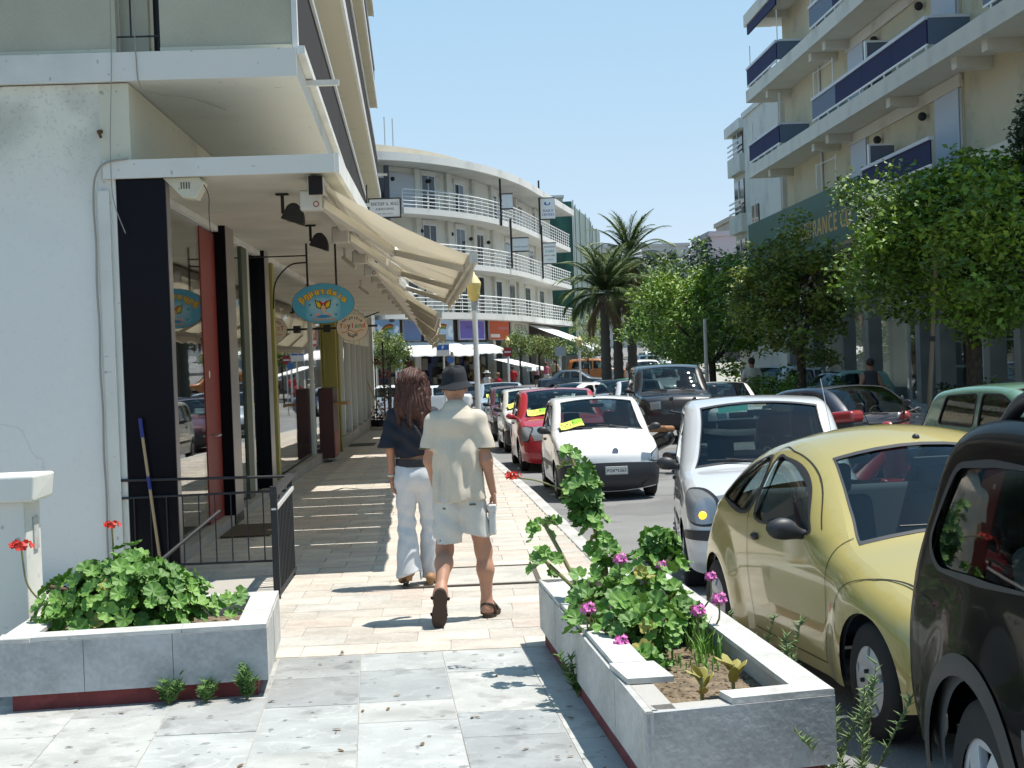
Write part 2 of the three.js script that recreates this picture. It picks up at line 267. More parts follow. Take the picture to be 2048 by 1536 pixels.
  part(b, 'far_end_wall', box(-9, -2.5, -1, 13.2, ZE - 0.25, ZE - 0.002), M.white);
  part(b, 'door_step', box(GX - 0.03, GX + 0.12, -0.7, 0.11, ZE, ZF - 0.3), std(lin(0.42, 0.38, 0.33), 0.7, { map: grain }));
  // black clad pillars
  const gloss = new THREE.MeshPhysicalMaterial({ color: lin(0.006, 0.006, 0.009), roughness: 0.2, specularIntensity: 0.18, side: THREE.DoubleSide }), clad = std(lin(0.22, 0.19, 0.18), 0.3);
  const pillar = (x0, x1, z0, z1, label) => { const p = part(b, 'pillar', box(x0, x1, 0.0, CEIL - 0.002, z1, z0), gloss); part(p, 'side_cladding', box(x1, x1 + 0.004, 0.11, CEIL - 0.004, z1 + 0.02, z0 - 0.02), clad); return p; };
  pillar(-2.748, -2.34, ZF - 0.02, ZF - 0.22); pillar(-2.70, -2.485, -17.13, -17.8); pillar(-2.70, -2.51, -20.9, -21.4);
  // glass panes with frames along the pavement
  const frame = std(lin(0.55, 0.56, 0.52), 0.4, { metalness: 0.2 }), green = std(lin(0.055, 0.075, 0.05), 0.5), red = std(lin(0.20, 0.02, 0.016), 0.5);
  const pane = (z0, z1, y1 = 3.33) => part(b, 'shop_pane', box(GX - 0.006, GX + 0.006, 0.16, y1, z1, z0), M.glass);
  const post = (z, w, mat, x1 = GX + 0.05) => part(b, 'frame_post', box(GX - 0.05, x1, 0.11, 3.36, z - w, z), mat);
  part(b, 'frame_head', box(GX - 0.05, GX + 0.06, 3.33, 3.395, ZE, -13.75), M.whiteSmooth);
  pane(-13.05, -16.1);
  const door = part(b, 'red_door_stile', box(GX - 0.04, GX + 0.014, 0.12, 3.3, -17.1, -16.1), red); door.userData.label = 'red door stile with a lever handle';
  part(door, 'handle', merge([bar([GX + 0.014, 1.05, -16.6], [GX + 0.08, 1.05, -16.6], 0.014), bar([GX + 0.08, 1.05, -16.6], [GX + 0.08, 1.05, -16.4], 0.012)]), M.steel); part(door, 'sticker', new THREE.CircleGeometry(0.045, 8), M.whitePaint, [GX + 0.017, 1.72, -16.4], [0, Math.PI / 2, 0]);
  pane(-17.8, -19.2); post(-19.2, 0.5, green, GX + 0.03); post(-19.75, 0.2, frame, GX + 0.02); pane(-20.0, -20.9); pane(-21.42, -22.4);
  const yellow = std(lin(0.27, 0.245, 0.055), 0.5);
  post(-22.4, 0.25, yellow, GX + 0.04); pane(-22.7, -28.5); post(-28.5, 0.1, frame); pane(-28.6, -32.0);
  const yp = part(b, 'yellow_pillar', box(-2.75, -2.47, -0.5, CEIL - 0.3, -33.6, -32.9), yellow); yp.userData.label = 'olive yellow pillar between the shopfronts';
  part(yp, 'pipe', bar([-2.43, -0.3, -33.1], [-2.43, 3.0, -33.1], 0.03), yellow);
  for (let z = -33.9; z > -48; z -= 2.35) { pane(z, z - 2.2); post(z - 2.2, 0.14, frame, GX + 0.08); }
  part(b, 'sun_blind', box(GX + 0.03, GX + 0.06, 2.35, 3.3, -48.5, -37), M.cream);
  // shelves and goods seen dimly through the glass are built as things below
  // wall fittings: cable along the pilaster, rusty wall hook, hanging wires
  const cable = std(lin(0.30, 0.28, 0.24), 0.8);
  const cp = [[-2.93, 0.1, ZF + 0.025]]; for (let y = 0.4; y < 3.3; y += 0.35) cp.push([-2.925 + 0.008 * Math.sin(y * 9), y, ZF + 0.04]); cp.push([-2.90, 3.42, ZF + 0.06], [-2.83, 3.52, ZF + 0.065], [-2.62, 3.56, ZF + 0.06]);
  part(b, 'cable', tube(cp, 0.009, 60, 5), cable);
  part(b, 'wall_stub', merge([bar([-2.85, 3.80, ZF], [-2.86, 3.79, ZF + 0.05], 0.018), bar([-2.86, 3.79, ZF + 0.05], [-2.84, 3.74, ZF + 0.055], 0.012)]), std(lin(0.10, 0.05, 0.02), 0.9));
  part(b, 'hanging_wire', tube([[-2.72, 7.2, ZF + 0.07], [-2.72, 4.5, ZF + 0.08], [-2.76, 3.6, ZF + 0.09], [-2.75, 3.2, ZF + 0.09], [-2.66, 2.93, ZF + 0.1]], 0.004, 40, 4), cable);
  part(b, 'hanging_wire', tube([[-2.52, 5.4, ZF + 0.07], [-2.52, 4.4, ZF + 0.07], [-2.5, 4.16, ZF + 0.02], [-2.2, 4.17, ZF - 0.6], [-2.0, 4.19, ZF - 1.4]], 0.005, 40, 4), cable);
}
// railing round the stairwell, with a broom leaning inside
{
  const r = thing('stair_railing', 'thin dark metal railing around the stairwell beside the white end wall', 'railing'), m = M.blackMatt, z = ZF + 0.01;
  part(r, 'top_rail', merge([bar([-2.8, 0.86, z], [-1.39, 0.84, z], 0.012), bar([-2.8, 0.71, z], [-1.39, 0.72, z], 0.010)]), m);
  part(r, 'bottom_rail', bar([-2.8, 0.13, z], [-1.39, 0.13, z], 0.010), m);
  for (let x = -2.7; x < -1.45; x += 0.135) part(r, 'bar', bar([x, 0.13, z], [x, 0.715, z], 0.006, 0.006, 5), m);
  part(r, 'post', box(-1.41, -1.37, -0.1, 0.86, z - 0.02, z + 0.02), m); part(r, 'post', box(-1.40, -1.35, -0.1, 0.86, -11.5, -11.45), m);
  part(r, 'handrail', beam([-1.375, 0.85, z], [-1.375, 0.80, -11.45], 0.06, 0.03), M.plastic);
  part(r, 'side_rail', beam([-1.375, 0.74, z], [-1.375, 0.68, -11.45], 0.035, 0.03), M.alu);
  part(r, 'side_bottom_rail', beam([-1.375, 0.06, z], [-1.375, 0.04, -11.45], 0.035, 0.03), m);
  for (let k = 1; k < 13; k++) { const zz = lerp(z, -11.45, k / 13); part(r, 'bar', box(-1.39, -1.36, 0.05, lerp(0.74, 0.69, k / 13), zz - 0.012, zz + 0.012), m); }
  part(r, 'stair_handrail', bar([-1.9, 0.62, -12.2], [-2.5, 0.12, -11.0], 0.014), m);
  const br = thing('broom', 'broom with a pale wooden handle and blue grip leaning against the black pillar', 'broom', [-2.6, 0, ZF + 0.06]);
  part(br, 'handle', bar([0.12, 0.05, 0.0], [0.0, 1.25, 0.0], 0.013), std(lin(0.35, 0.25, 0.14), 0.7)); part(br, 'grip', bar([0.002, 1.22, 0], [-0.012, 1.38, 0], 0.017), std(lin(0.01, 0.02, 0.16), 0.5)); part(br, 'collar', bar([0.047, 0.78, 0.0], [0.036, 0.89, 0.0], 0.016), std(lin(0.01, 0.02, 0.16), 0.5));
  const led = thing('low_parapet', 'low white parapet of the stairwell behind the left planter', 'wall', [0, 0, 0]); part(led, 'coping', box(-2.7, -1.42, -0.1, 0.13, -10.25, -10.0, 0.01), M.white);
}
// floodlights and speaker under the canopy
{
  const lampAt = (px, py, z) => { const p = atZ(px, py, z); return [p.x, p.y, p.z]; };
  const mk = () => { const t = new THREE.Group(); part(t, 'bracket', merge([box(-0.015, 0.015, -0.02, 0.16, -0.01, 0.01), box(-0.06, 0.06, 0.15, 0.165, -0.03, 0.03)]), M.blackMatt);
    const s = new THREE.Shape(); s.moveTo(0, -0.06); s.lineTo(0.19, -0.13); s.quadraticCurveTo(0.20, 0.0, 0.13, 0.055); s.quadraticCurveTo(0.08, 0.07, 0.05, 0.03); s.closePath();
    const g = new THREE.ExtrudeGeometry(s, { depth: 0.11, bevelEnabled: true, bevelSize: 0.012, bevelThickness: 0.012, bevelSegments: 2 }); g.translate(0.0, 0, -0.055); part(t, 'housing', g, M.blackMatt); part(t, 'lens', quad([0.0, -0.075, 0.05], [0.185, -0.145, 0.05], [0.185, -0.145, -0.05], [0.0, -0.075, -0.05]), M.glass); return t; };
  for (const [px, py, z, nth] of [[566, 432, -14.2, 'first'], [622, 497, -17.4, 'second']]) { const t = mk(), p = lampAt(px, py, z); t.name = numbered('floodlight'); t.position.set(p[0], CEIL - 0.17, p[2]); scene.add(t); tag(t, `black floodlight under the canopy, ${nth} from its front edge`, 'floodlight'); }
  const p = lampAt(375, 372, ZF - 0.05), t = thing('canopy_spotlight', 'cream wedge shaped spotlight with slots under the canopy beside the black pillar', 'spotlight', [p[0] - 0.02, CEIL, ZF - 0.12]);
  const s = new THREE.Shape([[-0.17, 0], [0.12, 0], [0.16, -0.04], [0.09, -0.17], [-0.02, -0.155]].map((q) => new THREE.Vector2(...q))), g = new THREE.ExtrudeGeometry(s, { depth: 0.2, bevelEnabled: true, bevelSize: 0.006, bevelThickness: 0.006, bevelSegments: 1 }); g.translate(0, -0.008, -0.1);
  part(t, 'housing', g, M.cream); for (let k = 0; k < 4; k++) part(t, 'slot', box(-0.03 + k * 0.022, -0.022 + k * 0.022, -0.10, -0.045, 0.107, 0.111), M.blackMatt);
  part(t, 'wire', tube([[0.15, -0.05, 0.08], [0.19, -0.15, 0.05], [0.18, -0.3, 0.0], [0.13, -0.5, -0.4]], 0.004, 20, 4), M.plastic);
  for (const [px, py, z] of [[690, 535, -21], [722, 592, -29]]) { const q = atZ(px, py, z), tt = thing('canopy_spotlight', z > -25 ? 'cream canopy spotlight hanging tilted above the oval blue sign' : 'cream canopy spotlight hanging tilted above the round toy shop sign', 'spotlight', [q.x, CEIL, z]); part(tt, 'stem', bar([0, 0, 0], [0, -0.12, 0], 0.015), M.alu); const hb = part(tt, 'housing', new RoundedBoxGeometry(0.24, 0.05, 0.16, 2, 0.012), M.cream, [0.06, -0.2, 0], [0, 0, -0.7]); part(hb, 'lens', box(-0.1, 0.1, -0.029, -0.026, -0.07, 0.07), M.glass); }
}
// awnings
{
  const cloth = new THREE.MeshPhysicalMaterial({ color: lin(0.86, 0.77, 0.56), roughness: 0.95, transmission: 0.36, thickness: 0, side: THREE.DoubleSide, map: grain });
  const metal = std(lin(0.60, 0.57, 0.50), 0.5, { map: grain });
  const awn = (z0, z1, x1a, x1b, yo, slits, label, armsN) => {
    const a = thing('awning', label, 'awning', [0, 0, 0], 0, 'awnings along the canopy'); const xi = -1.08, yi = 3.27;
    part(a, 'cassette', merge([box(xi - 0.07, xi + 0.07, yi - 0.03, yi + 0.11, z1, z0, 0.02)]), metal);
    part(a, 'end_cap', box(xi - 0.06, xi + 0.06, yi - 0.05, yi + 0.11, z0, z0 + 0.03, 0.01), M.brown);
    const cuts = [z0 - 0.02, ...slits, z1]; const X1 = (z) => lerp(x1a, x1b, (z - z0) / (z1 - z0));
    for (let k = 0; k < cuts.length - 1; k++) {
      const za = cuts[k] - (k ? 0.028 : 0), zb = cuts[k + 1] + (k < cuts.length - 2 ? 0.028 : 0), nu = 12, nv = Math.max(2, Math.round((za - zb) / 0.35)), pos = [], uv = [], idx = [];
      for (let j = 0; j <= nv; j++) for (let i = 0; i <= nu; i++) { const u = i / nu, z = lerp(za, zb, j / nv), sag = -0.10 * Math.sin(Math.PI * u) * (0.8 + 0.3 * Math.sin(z * 2.1)) ; pos.push(lerp(xi + 0.02, X1(z), u), lerp(yi + 0.06, yo, u) + sag + 0.012 * Math.sin(z * 5.3 + u * 3), z); uv.push(u * 1.5, z); }
      for (let j = 0; j < nv; j++) for (let i = 0; i < nu; i++) { const q = j * (nu + 1) + i; idx.push(q, q + 1, q + nu + 2, q, q + nu + 2, q + nu + 1); }
      const g = new THREE.BufferGeometry(); g.setAttribute('position', new THREE.Float32BufferAttribute(pos, 3)); g.setAttribute('uv', new THREE.Float32BufferAttribute(uv, 2)); g.setIndex(idx); g.computeVertexNormals(); part(a, 'cloth_panel', g, cloth);
    }
    part(a, 'front_bar', beam([X1(z0), yo - 0.02, z0 + 0.02], [X1(z1), yo - 0.02, z1], 0.07, 0.09), metal);
    const L = z0 - z1, n = armsN; for (let k = 0; k < n; k++) {
      const zs = z0 - 0.25 - (L - 0.6) * k / Math.max(1, n - 1) * 0.86, ze = zs - L * 0.10, zm = zs - L * 0.22; const el = [lerp(xi, X1(zm), 0.45), lerp(yi, yo, 0.45) - 0.12, zm];
      const arm = part(a, 'arm', merge([beam([xi + 0.02, yi - 0.10, zs], el, 0.055, 0.075), beam(el, [X1(ze) - 0.03, yo - 0.04, ze], 0.045, 0.06)]), metal);
      part(arm, 'elbow', new THREE.SphereGeometry(0.055, 10, 8), M.alu, el); part(arm, 'bracket', box(xi - 0.16, xi + 0.03, yi - 0.16, yi + 0.02, zs - 0.06, zs + 0.06, 0.02), metal);
    }
    // valance hanging from the bar
    const vp = [], vi = []; const nv = 40; for (let j = 0; j <= nv; j++) { const z = lerp(z0, z1, j / nv), s = 0.13 + 0.018 * Math.sin(z * 9); vp.push(X1(z) + 0.01, yo - 0.05, z, X1(z) + 0.015 * Math.sin(z * 4), yo - 0.06 - s, z); if (j < nv) vi.push(2 * j, 2 * j + 1, 2 * j + 3, 2 * j, 2 * j + 3, 2 * j + 2); }
    const g = new THREE.BufferGeometry(); g.setAttribute('position', new THREE.Float32BufferAttribute(vp, 3)); g.setAttribute('uv', new THREE.Float32BufferAttribute(new Float32Array(vp.length / 3 * 2), 2)); g.setIndex(vi); g.computeVertexNormals(); part(a, 'valance', g, cloth);
    const cr = part(a, 'crank_eye', new THREE.TorusGeometry(0.022, 0.005, 6, 14), std(lin(0.25, 0.06, 0.03), 0.6), [xi, yi - 0.13, z0 + 0.03]); return a;
  };
  awn(-12.85, -21.6, 0.24, 0.0, 2.66, [-15.0, -16.4, -17.9, -19.1, -20.3], 'wide cream awning at the front end of the canopy', 3);
  awn(-22.6, -30.4, -0.12, -0.25, 2.50, [], 'cream awning beside the round toy shop sign, second along the canopy', 4);
  awn(-31.4, -39.6, -0.2, -0.42, 2.44, [], 'cream awning over the yellow pillar, third along the canopy', 4);
  awn(-40.4, -48.6, -0.3, -0.55, 2.40, [], 'cream awning at the far end of the canopy', 3);
}
// hanging signs
{
  const face = (w, h, draw) => std(0xffffff, 0.45, { map: canvasTex(w, h, draw) });
  const bent = (c, str, cx, cy, r, a0, a1, size, fill, stroke) => { c.font = `bold ${size}px sans-serif`; c.textAlign = 'center'; c.lineWidth = size * 0.16; for (let i = 0; i < str.length; i++) { const a = lerp(a0, a1, str.length > 1 ? i / (str.length - 1) : 0.5); c.save(); c.translate(cx + Math.sin(a) * r[0], cy - Math.cos(a) * r[1]); c.rotate(a * 0.75 + (i % 2 ? 0.1 : -0.08)); if (stroke) { c.strokeStyle = stroke; c.strokeText(str[i], 0, 0); } c.fillStyle = fill; c.fillText(str[i], 0, 0); c.restore(); } };
  const ovalDisc = (t, rx, ry, th, matFace, matEdge) => {
    const e = new THREE.CylinderGeometry(1, 1, th, 56); e.rotateX(Math.PI / 2); e.scale(rx, ry, 1); part(t, 'rim', e, matEdge);
    const mk = (s) => { const g = new THREE.CircleGeometry(1, 56); g.scale(rx * 0.985, ry * 0.985, 1); if (s < 0) g.rotateY(Math.PI); g.translate(0, 0, s * (th / 2 + 0.002)); return g; };
    part(t, 'printed_face', mk(1), matFace); part(t, 'printed_face', mk(-1), matFace);
  };
  { const z = -20, p = atZ(647, 607, z), t = thing('hanging_sign', 'oval blue hanging sign with yellow Greek lettering and a small butterfly', 'sign', [p.x, p.y, z]);
    const f = face(1024, 660, (c, w, h) => { c.fillStyle = '#4fa6c9'; c.fillRect(0, 0, w, h); for (let k = 0; k < 500; k++) { c.fillStyle = `rgba(190,225,235,${0.02 + 0.02 * hash(k, 1, 1)})`; c.beginPath(); c.arc(w / 2 + (hash(k, 2, 3) - 0.5) * 500, h * 0.62 + (hash(k, 4, 5) - 0.5) * 330, 60, 0, 7); c.fill(); }
      bent(c, 'βηματάκια', w / 2, 470, [395, 300], -0.98, 0.98, 128, '#f2c722', '#a8781a');
      c.fillStyle = '#1d1a14'; c.beginPath(); c.moveTo(512, 330); c.lineTo(372, 262); c.lineTo(398, 400); c.lineTo(470, 428); c.closePath(); c.fill(); c.beginPath(); c.moveTo(512, 330); c.lineTo(652, 262); c.lineTo(626, 400); c.lineTo(554, 428); c.closePath(); c.fill();
      c.fillStyle = '#e6cf2a'; c.beginPath(); c.moveTo(478, 338); c.lineTo(390, 284); c.lineTo(412, 386); c.lineTo(462, 410); c.closePath(); c.fill(); c.beginPath(); c.moveTo(546, 338); c.lineTo(634, 284); c.lineTo(612, 386); c.lineTo(562, 410); c.closePath(); c.fill();
      c.fillStyle = '#c8281e'; c.beginPath(); c.moveTo(440, 268); c.lineTo(512, 330); c.lineTo(584, 268); c.lineTo(560, 350); c.lineTo(464, 350); c.closePath(); c.fill();
      c.fillStyle = '#e8b48c'; c.beginPath(); c.arc(512, 400, 38, 0, 7); c.fill(); c.fillRect(492, 420, 40, 80); c.fillStyle = '#2c86c0'; c.beginPath(); c.ellipse(512, 548, 130, 26, 0, 0, 7); c.fill(); c.fillStyle = '#e9a08a'; c.beginPath(); c.ellipse(410, 520, 48, 20, -0.3, 0, 7); c.fill(); c.beginPath(); c.ellipse(612, 520, 48, 20, 0.3, 0, 7); c.fill();
      c.fillStyle = '#2f84b4'; for (const [x, y] of [[285, 348], [742, 362], [300, 520], [720, 520]]) { c.beginPath(); c.arc(x, y, 20, 0, 7); c.fill(); }
      c.fillStyle = '#d9822c'; c.font = 'bold 60px sans-serif'; c.textAlign = 'center'; c.fillText('παιδικά είδη', 512, 615); });
    ovalDisc(t, 0.41, 0.265, 0.10, f, std(lin(0.06, 0.16, 0.17), 0.5)); part(t, 'rod', bar([-0.2, 0.22, 0], [-0.2, CEIL - p.y, 0], 0.014), M.blackMatt); part(t, 'rod', bar([0.18, 0.22, 0], [0.18, CEIL - p.y, 0], 0.014), M.blackMatt);
    part(t, 'scroll_bracket', merge([tube([[-0.21, CEIL - p.y - 0.25, 0], [-0.42, CEIL - p.y - 0.28, 0], [-0.62, CEIL - p.y - 0.5, 0], [-0.66, CEIL - p.y - 0.85, 0]], 0.011, 20, 5), bar([-0.95, CEIL - p.y - 0.16, 0], [-0.2, CEIL - p.y - 0.16, 0], 0.009)]), M.blackMatt); }
  { const z = -29, p = atZ(705, 655, z), t = thing('hanging_sign', 'round cream toy shop sign with coloured letters and a dark rim', 'sign', [p.x, p.y, z]);
    const f = face(768, 640, (c, w, h) => { c.fillStyle = '#e9d9c4'; c.fillRect(0, 0, w, h); bent(c, 'παιχνίδια', w / 2, 330, [270, 215], -0.85, 0.85, 92, '#3a2c26'); c.font = 'bold 150px sans-serif'; c.textAlign = 'center'; const cols = ['#b02a22', '#e0932a', '#3a3230', '#c22d25', '#2f9a72', '#3aa05a', '#d4542a']; [...'Toyland'].forEach((ch, i) => { c.fillStyle = cols[i]; c.fillText(ch, 112 + i * 92, 330); }); c.strokeStyle = '#d2772e'; c.lineWidth = 18; c.beginPath(); for (let x = 110; x <= 660; x += 6) c.lineTo(x, 410 + 26 * Math.sin((x - 110) / 44)); c.stroke(); bent(c, 'δώρα', w / 2, 250, [170, -300], -0.45, 0.45, 120, '#2a2320'); });
    ovalDisc(t, 0.305, 0.265, 0.07, f, std(lin(0.05, 0.03, 0.025), 0.5)); part(t, 'side_rod', bar([-0.85, 0, 0], [-0.3, 0, 0], 0.02), M.blackMatt); part(t, 'side_rod', bar([0.3, 0.02, 0], [0.48, 0.02, 0], 0.02), M.blackMatt); part(t, 'wall_plate', box(-0.56, -0.42, -0.07, 0.07, -0.05, 0.05), M.blackMatt); part(t, 'stay', bar([0.24, 0.18, 0], [0.52, 0.28, 0], 0.012), M.blackMatt); }
  { const z = -27.5, a = atZ(736, 397, z), bq = atZ(803, 435, z), w = bq.x - a.x, h = 0.37, t = thing('lawyer_sign', 'small framed white plate with black Greek lettering on the balcony edge', 'sign', [a.x, a.y - h, z]);
    part(t, 'frame', merge([box(0, w, 0, 0.022, -0.02, 0.02), box(0, w, h - 0.022, h, -0.02, 0.02), box(0, 0.022, 0.022, h - 0.022, -0.02, 0.02), box(w - 0.022, w, 0.022, h - 0.022, -0.02, 0.02)]), M.blackMatt);
    const pl = new THREE.PlaneGeometry(w - 0.04, h - 0.04); pl.translate(w / 2, h / 2, 0.008); part(t, 'printed_face', pl, face(768, 460, (c, W, H) => { c.fillStyle = '#dfe0e0'; c.fillRect(0, 0, W, H); c.fillStyle = '#20242c'; c.textAlign = 'center'; c.font = 'bold 108px serif'; c.fillText('ΒΙΚΤΩΡ Α. ΜΑΣ', W / 2, 160, W * 0.92); c.font = 'bold 78px serif'; c.fillText('ΔΙΚΗΓΟΡΟΣ', W / 2, 280, W * 0.7); c.font = '46px serif'; c.fillText('ΠΑΡ\' ΑΡΕΙΩ ΠΑΓΩ', W / 2, 390, W * 0.8); }));
    part(t, 'backing', box(0.02, w - 0.02, 0.02, h - 0.02, -0.012, 0.004), M.whitePaint); part(t, 'post', bar([-0.02, -0.1, 0], [-0.02, h + 0.25, 0], 0.012), M.blackMatt); }
}
// ================= the two planters =================
const planterStone = std(lin(0.42, 0.43, 0.44), 0.6, { map: stoneMap(121, 0.25), bumpMap: tileBump, bumpScale: 0.002 });
const planterCap = std(lin(0.56, 0.555, 0.53), 0.65, { map: stoneMap(131, 0.2), bumpMap: tileBump, bumpScale: 0.002 });
const planterPale = std(lin(0.52, 0.52, 0.50), 0.65, { map: stoneMap(141, 0.25), bumpMap: tileBump, bumpScale: 0.002 });
const plinthRed = std(lin(0.20, 0.045, 0.045), 0.85, { map: texture(256, 0.7, (u, v) => { const a = fbm(u, v, 6, 5, 151), k = 0.8 + 0.25 * a, w = sstep(0.62, 0.7, fbm(u, v, 10, 4, 155)); return [k + w * 0.4, k * (1 - w * 0.1) + w * 0.4, k + w * 0.4]; }) });
function planterBox(t, c, h, joints, capW, capGaps = []) {   // c: corners front-left, front-right, back-right, back-left on plan
  const [FL, FR, BR, BL] = c.map((q) => V(q[0], 0, q[1]));
  const cen = FL.clone().add(FR).add(BR).add(BL).multiplyScalar(0.25), inset = (q, d) => { const k = cen.clone().sub(q).normalize(); return q.clone().addScaledVector(k, d * 1.35); };
  const pts = (d) => [FL, FR, BR, BL].map((q) => { const p = inset(q, d); return [p.x, p.z]; });
  part(t, 'plinth', prism(pts(0.06), -0.02, 0.1), plinthRed); part(t, 'soil', prism(pts(0.05), 0.1, h - 0.09), M.soil);
  const side = (A, B, y0, y1, th, n, mat, name, off = 0) => {     // facing slabs along an edge
    const d = B.clone().sub(A), L = d.length(); d.normalize(); const nrm = V(d.z, 0, -d.x); if (nrm.dot(cen.clone().sub(A)) < 0) nrm.negate(); const cuts = [0, ...n, L];
    for (let k = 0; k < cuts.length - 1; k++) { const a = A.clone().addScaledVector(d, cuts[k] + 0.0015), b = A.clone().addScaledVector(d, cuts[k + 1] - 0.0015), o = rr(-0.0015, 0.0015) + off, P = (q, s) => { const r = q.clone().addScaledVector(nrm, s); return [r.x, r.z]; };
      part(t, name, prism([P(a, o), P(b, o), P(b, th), P(a, th)], y0, y1), mat); }
  };
  side(FL, FR, 0.09, h, 0.03, joints[0], planterStone, 'facing_slab'); side(FR, BR, 0.09, h, 0.03, joints[1], planterPale, 'facing_slab', 0.0); side(BL, BR, 0.09, h, 0.03, joints[2], planterStone, 'facing_slab'); side(FL, BL, 0.09, h, 0.03, joints[3], planterPale, 'facing_slab');
  const inner = std(lin(0.50, 0.48, 0.44), 0.95, { map: grain });
  for (const [A, B] of [[FL, FR], [FR, BR], [BL, BR], [FL, BL]]) { const d = B.clone().sub(A).normalize().multiplyScalar(0.06); side(A.clone().add(d), B.clone().sub(d), 0.1, h - 0.002, capW - 0.02, [], inner, 'inner_wall', 0.032); }
  return side;
}
{
  reseed(33);
  const t = thing('flower_planter', 'low grey marble planter with a red plinth and a bushy red geranium', 'planter');
  const c = [[-2.42, -7.92], [-1.03, -8.06], [-1.10, -9.26], [-2.45, -9.2]];
  const side = planterBox(t, c, 0.365, [[0.44, 0.90], [0.6], [0.7], [0.6]], 0.16);
  const [FL, FR, BR, BL] = c.map((q) => V(q[0], 0, q[1]));
  side(FL, FR, 0.367, 0.39, 0.17, [0.37, 0.95], planterCap, 'cap_slab', 0.004); side(FR, BR, 0.3665, 0.3895, 0.16, [0.5], planterCap, 'cap_slab', 0.003); side(BL, BR, 0.3662, 0.389, 0.15, [0.7], planterCap, 'cap_slab', 0.002); side(FL, BL, 0.366, 0.388, 0.17, [0.62], planterCap, 'cap_slab', 0.002);
  const p = part(t, 'label_stick', merge([bar([-1.27, 0.26, -8.25], [-1.27, 0.36, -8.25], 0.008), tube([[-1.27, 0.36, -8.25], [-1.24, 0.385, -8.24], [-1.19, 0.35, -8.24]], 0.008, 10, 5)]), M.whitePaint);
}
{
  reseed(35);
  const t = thing('flower_planter', 'long pale marble planter at the kerb with pink geraniums and bare soil', 'planter');
  const c = [[0.71, -5.76], [1.49, -5.92], [1.30, -9.50], [0.50, -9.25]];
  const side = planterBox(t, c, 0.365, [[], [1.2, 2.4], [], [0.75, 1.95, 2.75]], 0.15);
  const [FL, FR, BR, BL] = c.map((q) => V(q[0], 0, q[1]));
  side(FR, BR, 0.367, 0.39, 0.15, [1.4, 2.5], planterCap, 'cap_slab', 0.003);
  // worn caps: a gap at the near left corner where slabs are missing
  const capAt = (A, B, a, b, w, off, y, yaw = 0) => { const d = B.clone().sub(A), L = d.length(); d.normalize(); const n = V(-d.z, 0, d.x); const m = new THREE.Vector3().addVectors(FL, BR).multiplyScalar(0.5).sub(A); if (n.dot(m) < 0) n.negate(); const P = (s, o) => { const q = A.clone().addScaledVector(d, s).addScaledVector(n, o); return [q.x, q.z]; }; part(t, 'cap_slab', prism([P(a, off + yaw), P(b, off), P(b, off + w), P(a, off + w + yaw)], 0.367, y), planterCap); };
  capAt(FL, FR, 0.36, 0.79, 0.14, 0.006, 0.392); capAt(FL, BL, 0.52, 0.86, 0.20, 0.0, 0.391, 0.02); capAt(FL, BL, 0.87, 1.75, 0.15, 0.02, 0.390); capAt(FL, BL, 1.76, 2.55, 0.15, 0.012, 0.392); capAt(FL, BL, 2.56, 3.48, 0.16, 0.004, 0.389);
  side(BL, BR, 0.3662, 0.389, 0.15, [0.4], planterCap, 'cap_slab', 0.002);
}
// white gate pier beside the left planter
{
  const t = thing('gate_pier', 'stout white plastered pier with a chipped overhanging cap beside the left planter', 'pier');
  part(t, 'shaft', box(-3.6, -2.49, -0.1, 1.04, -9.12, -8.8, 0.012), M.white);
  const g = new RoundedBoxGeometry(1.35, 0.15, 0.42, 4, 0.02), p = g.attributes.position; for (let i = 0; i < p.count; i++) { const k = pn(p.getX(i) * 22, p.getY(i) * 22 + p.getZ(i) * 17, 64, 5) - 0.5; if (p.getX(i) > 0.5) p.setX(i, p.getX(i) + k * 0.03); p.setY(i, p.getY(i) + (p.getX(i) > 0.6 ? k * 0.02 : 0)); } g.computeVertexNormals(); g.translate(-3.095, 1.11, -8.95); part(t, 'cap', metreUV(g), M.white);
  part(t, 'plaque', box(-2.489, -2.48, 0.74, 0.93, -9.04, -8.94), planterPale);
}
// ---------- geraniums ----------
const leafGreens = [[0.11, 0.25, 0.028], [0.14, 0.30, 0.035], [0.085, 0.20, 0.024], [0.18, 0.34, 0.05], [0.13, 0.28, 0.035]].map((c) => new THREE.MeshPhysicalMaterial({ color: lin(...c), roughness: 0.6, transmission: 0.22, thickness: 0, side: THREE.DoubleSide }));
const leafYellow = new THREE.MeshPhysicalMaterial({ color: lin(0.34, 0.30, 0.05), roughness: 0.65, transmission: 0.22, thickness: 0, side: THREE.DoubleSide });
function geraniumLeaf(s) {         // round scalloped leaf, cupped and pleated, stalk at the notch
  const n = 27, rings = [0.35, 0.7, 1], pos = [0, 0, 0], idx = [];
  rings.forEach((q, k) => { for (let i = 0; i < n; i++) { const a = lerp(0.16, 2 * Math.PI - 0.16, i / (n - 1)), lobe = 1 - 0.16 * Math.pow(Math.abs(Math.sin(a * 3.5)), 2) * q + 0.05 * Math.sin(a * 13 + s), rad = q * lobe; pos.push(Math.sin(a) * rad, 0.26 * q * q + 0.10 * q * Math.cos(a * 7 + s * 2) + 0.05 * Math.sin(a * 2 + s * 3) * q, Math.cos(a) * rad); } });
  for (let i = 0; i < n - 1; i++) { idx.push(0, 1 + i, 2 + i); for (let k = 0; k < 2; k++) { const a = 1 + k * n + i, b = a + n; idx.push(a, b, b + 1, a, b + 1, a + 1); } }
  const g = new THREE.BufferGeometry(); g.setAttribute('position', new THREE.Float32BufferAttribute(pos, 3)); g.setAttribute('uv', new THREE.Float32BufferAttribute(new Float32Array(pos.length / 3 * 2), 2)); g.setIndex(idx); g.computeVertexNormals(); return g;
}
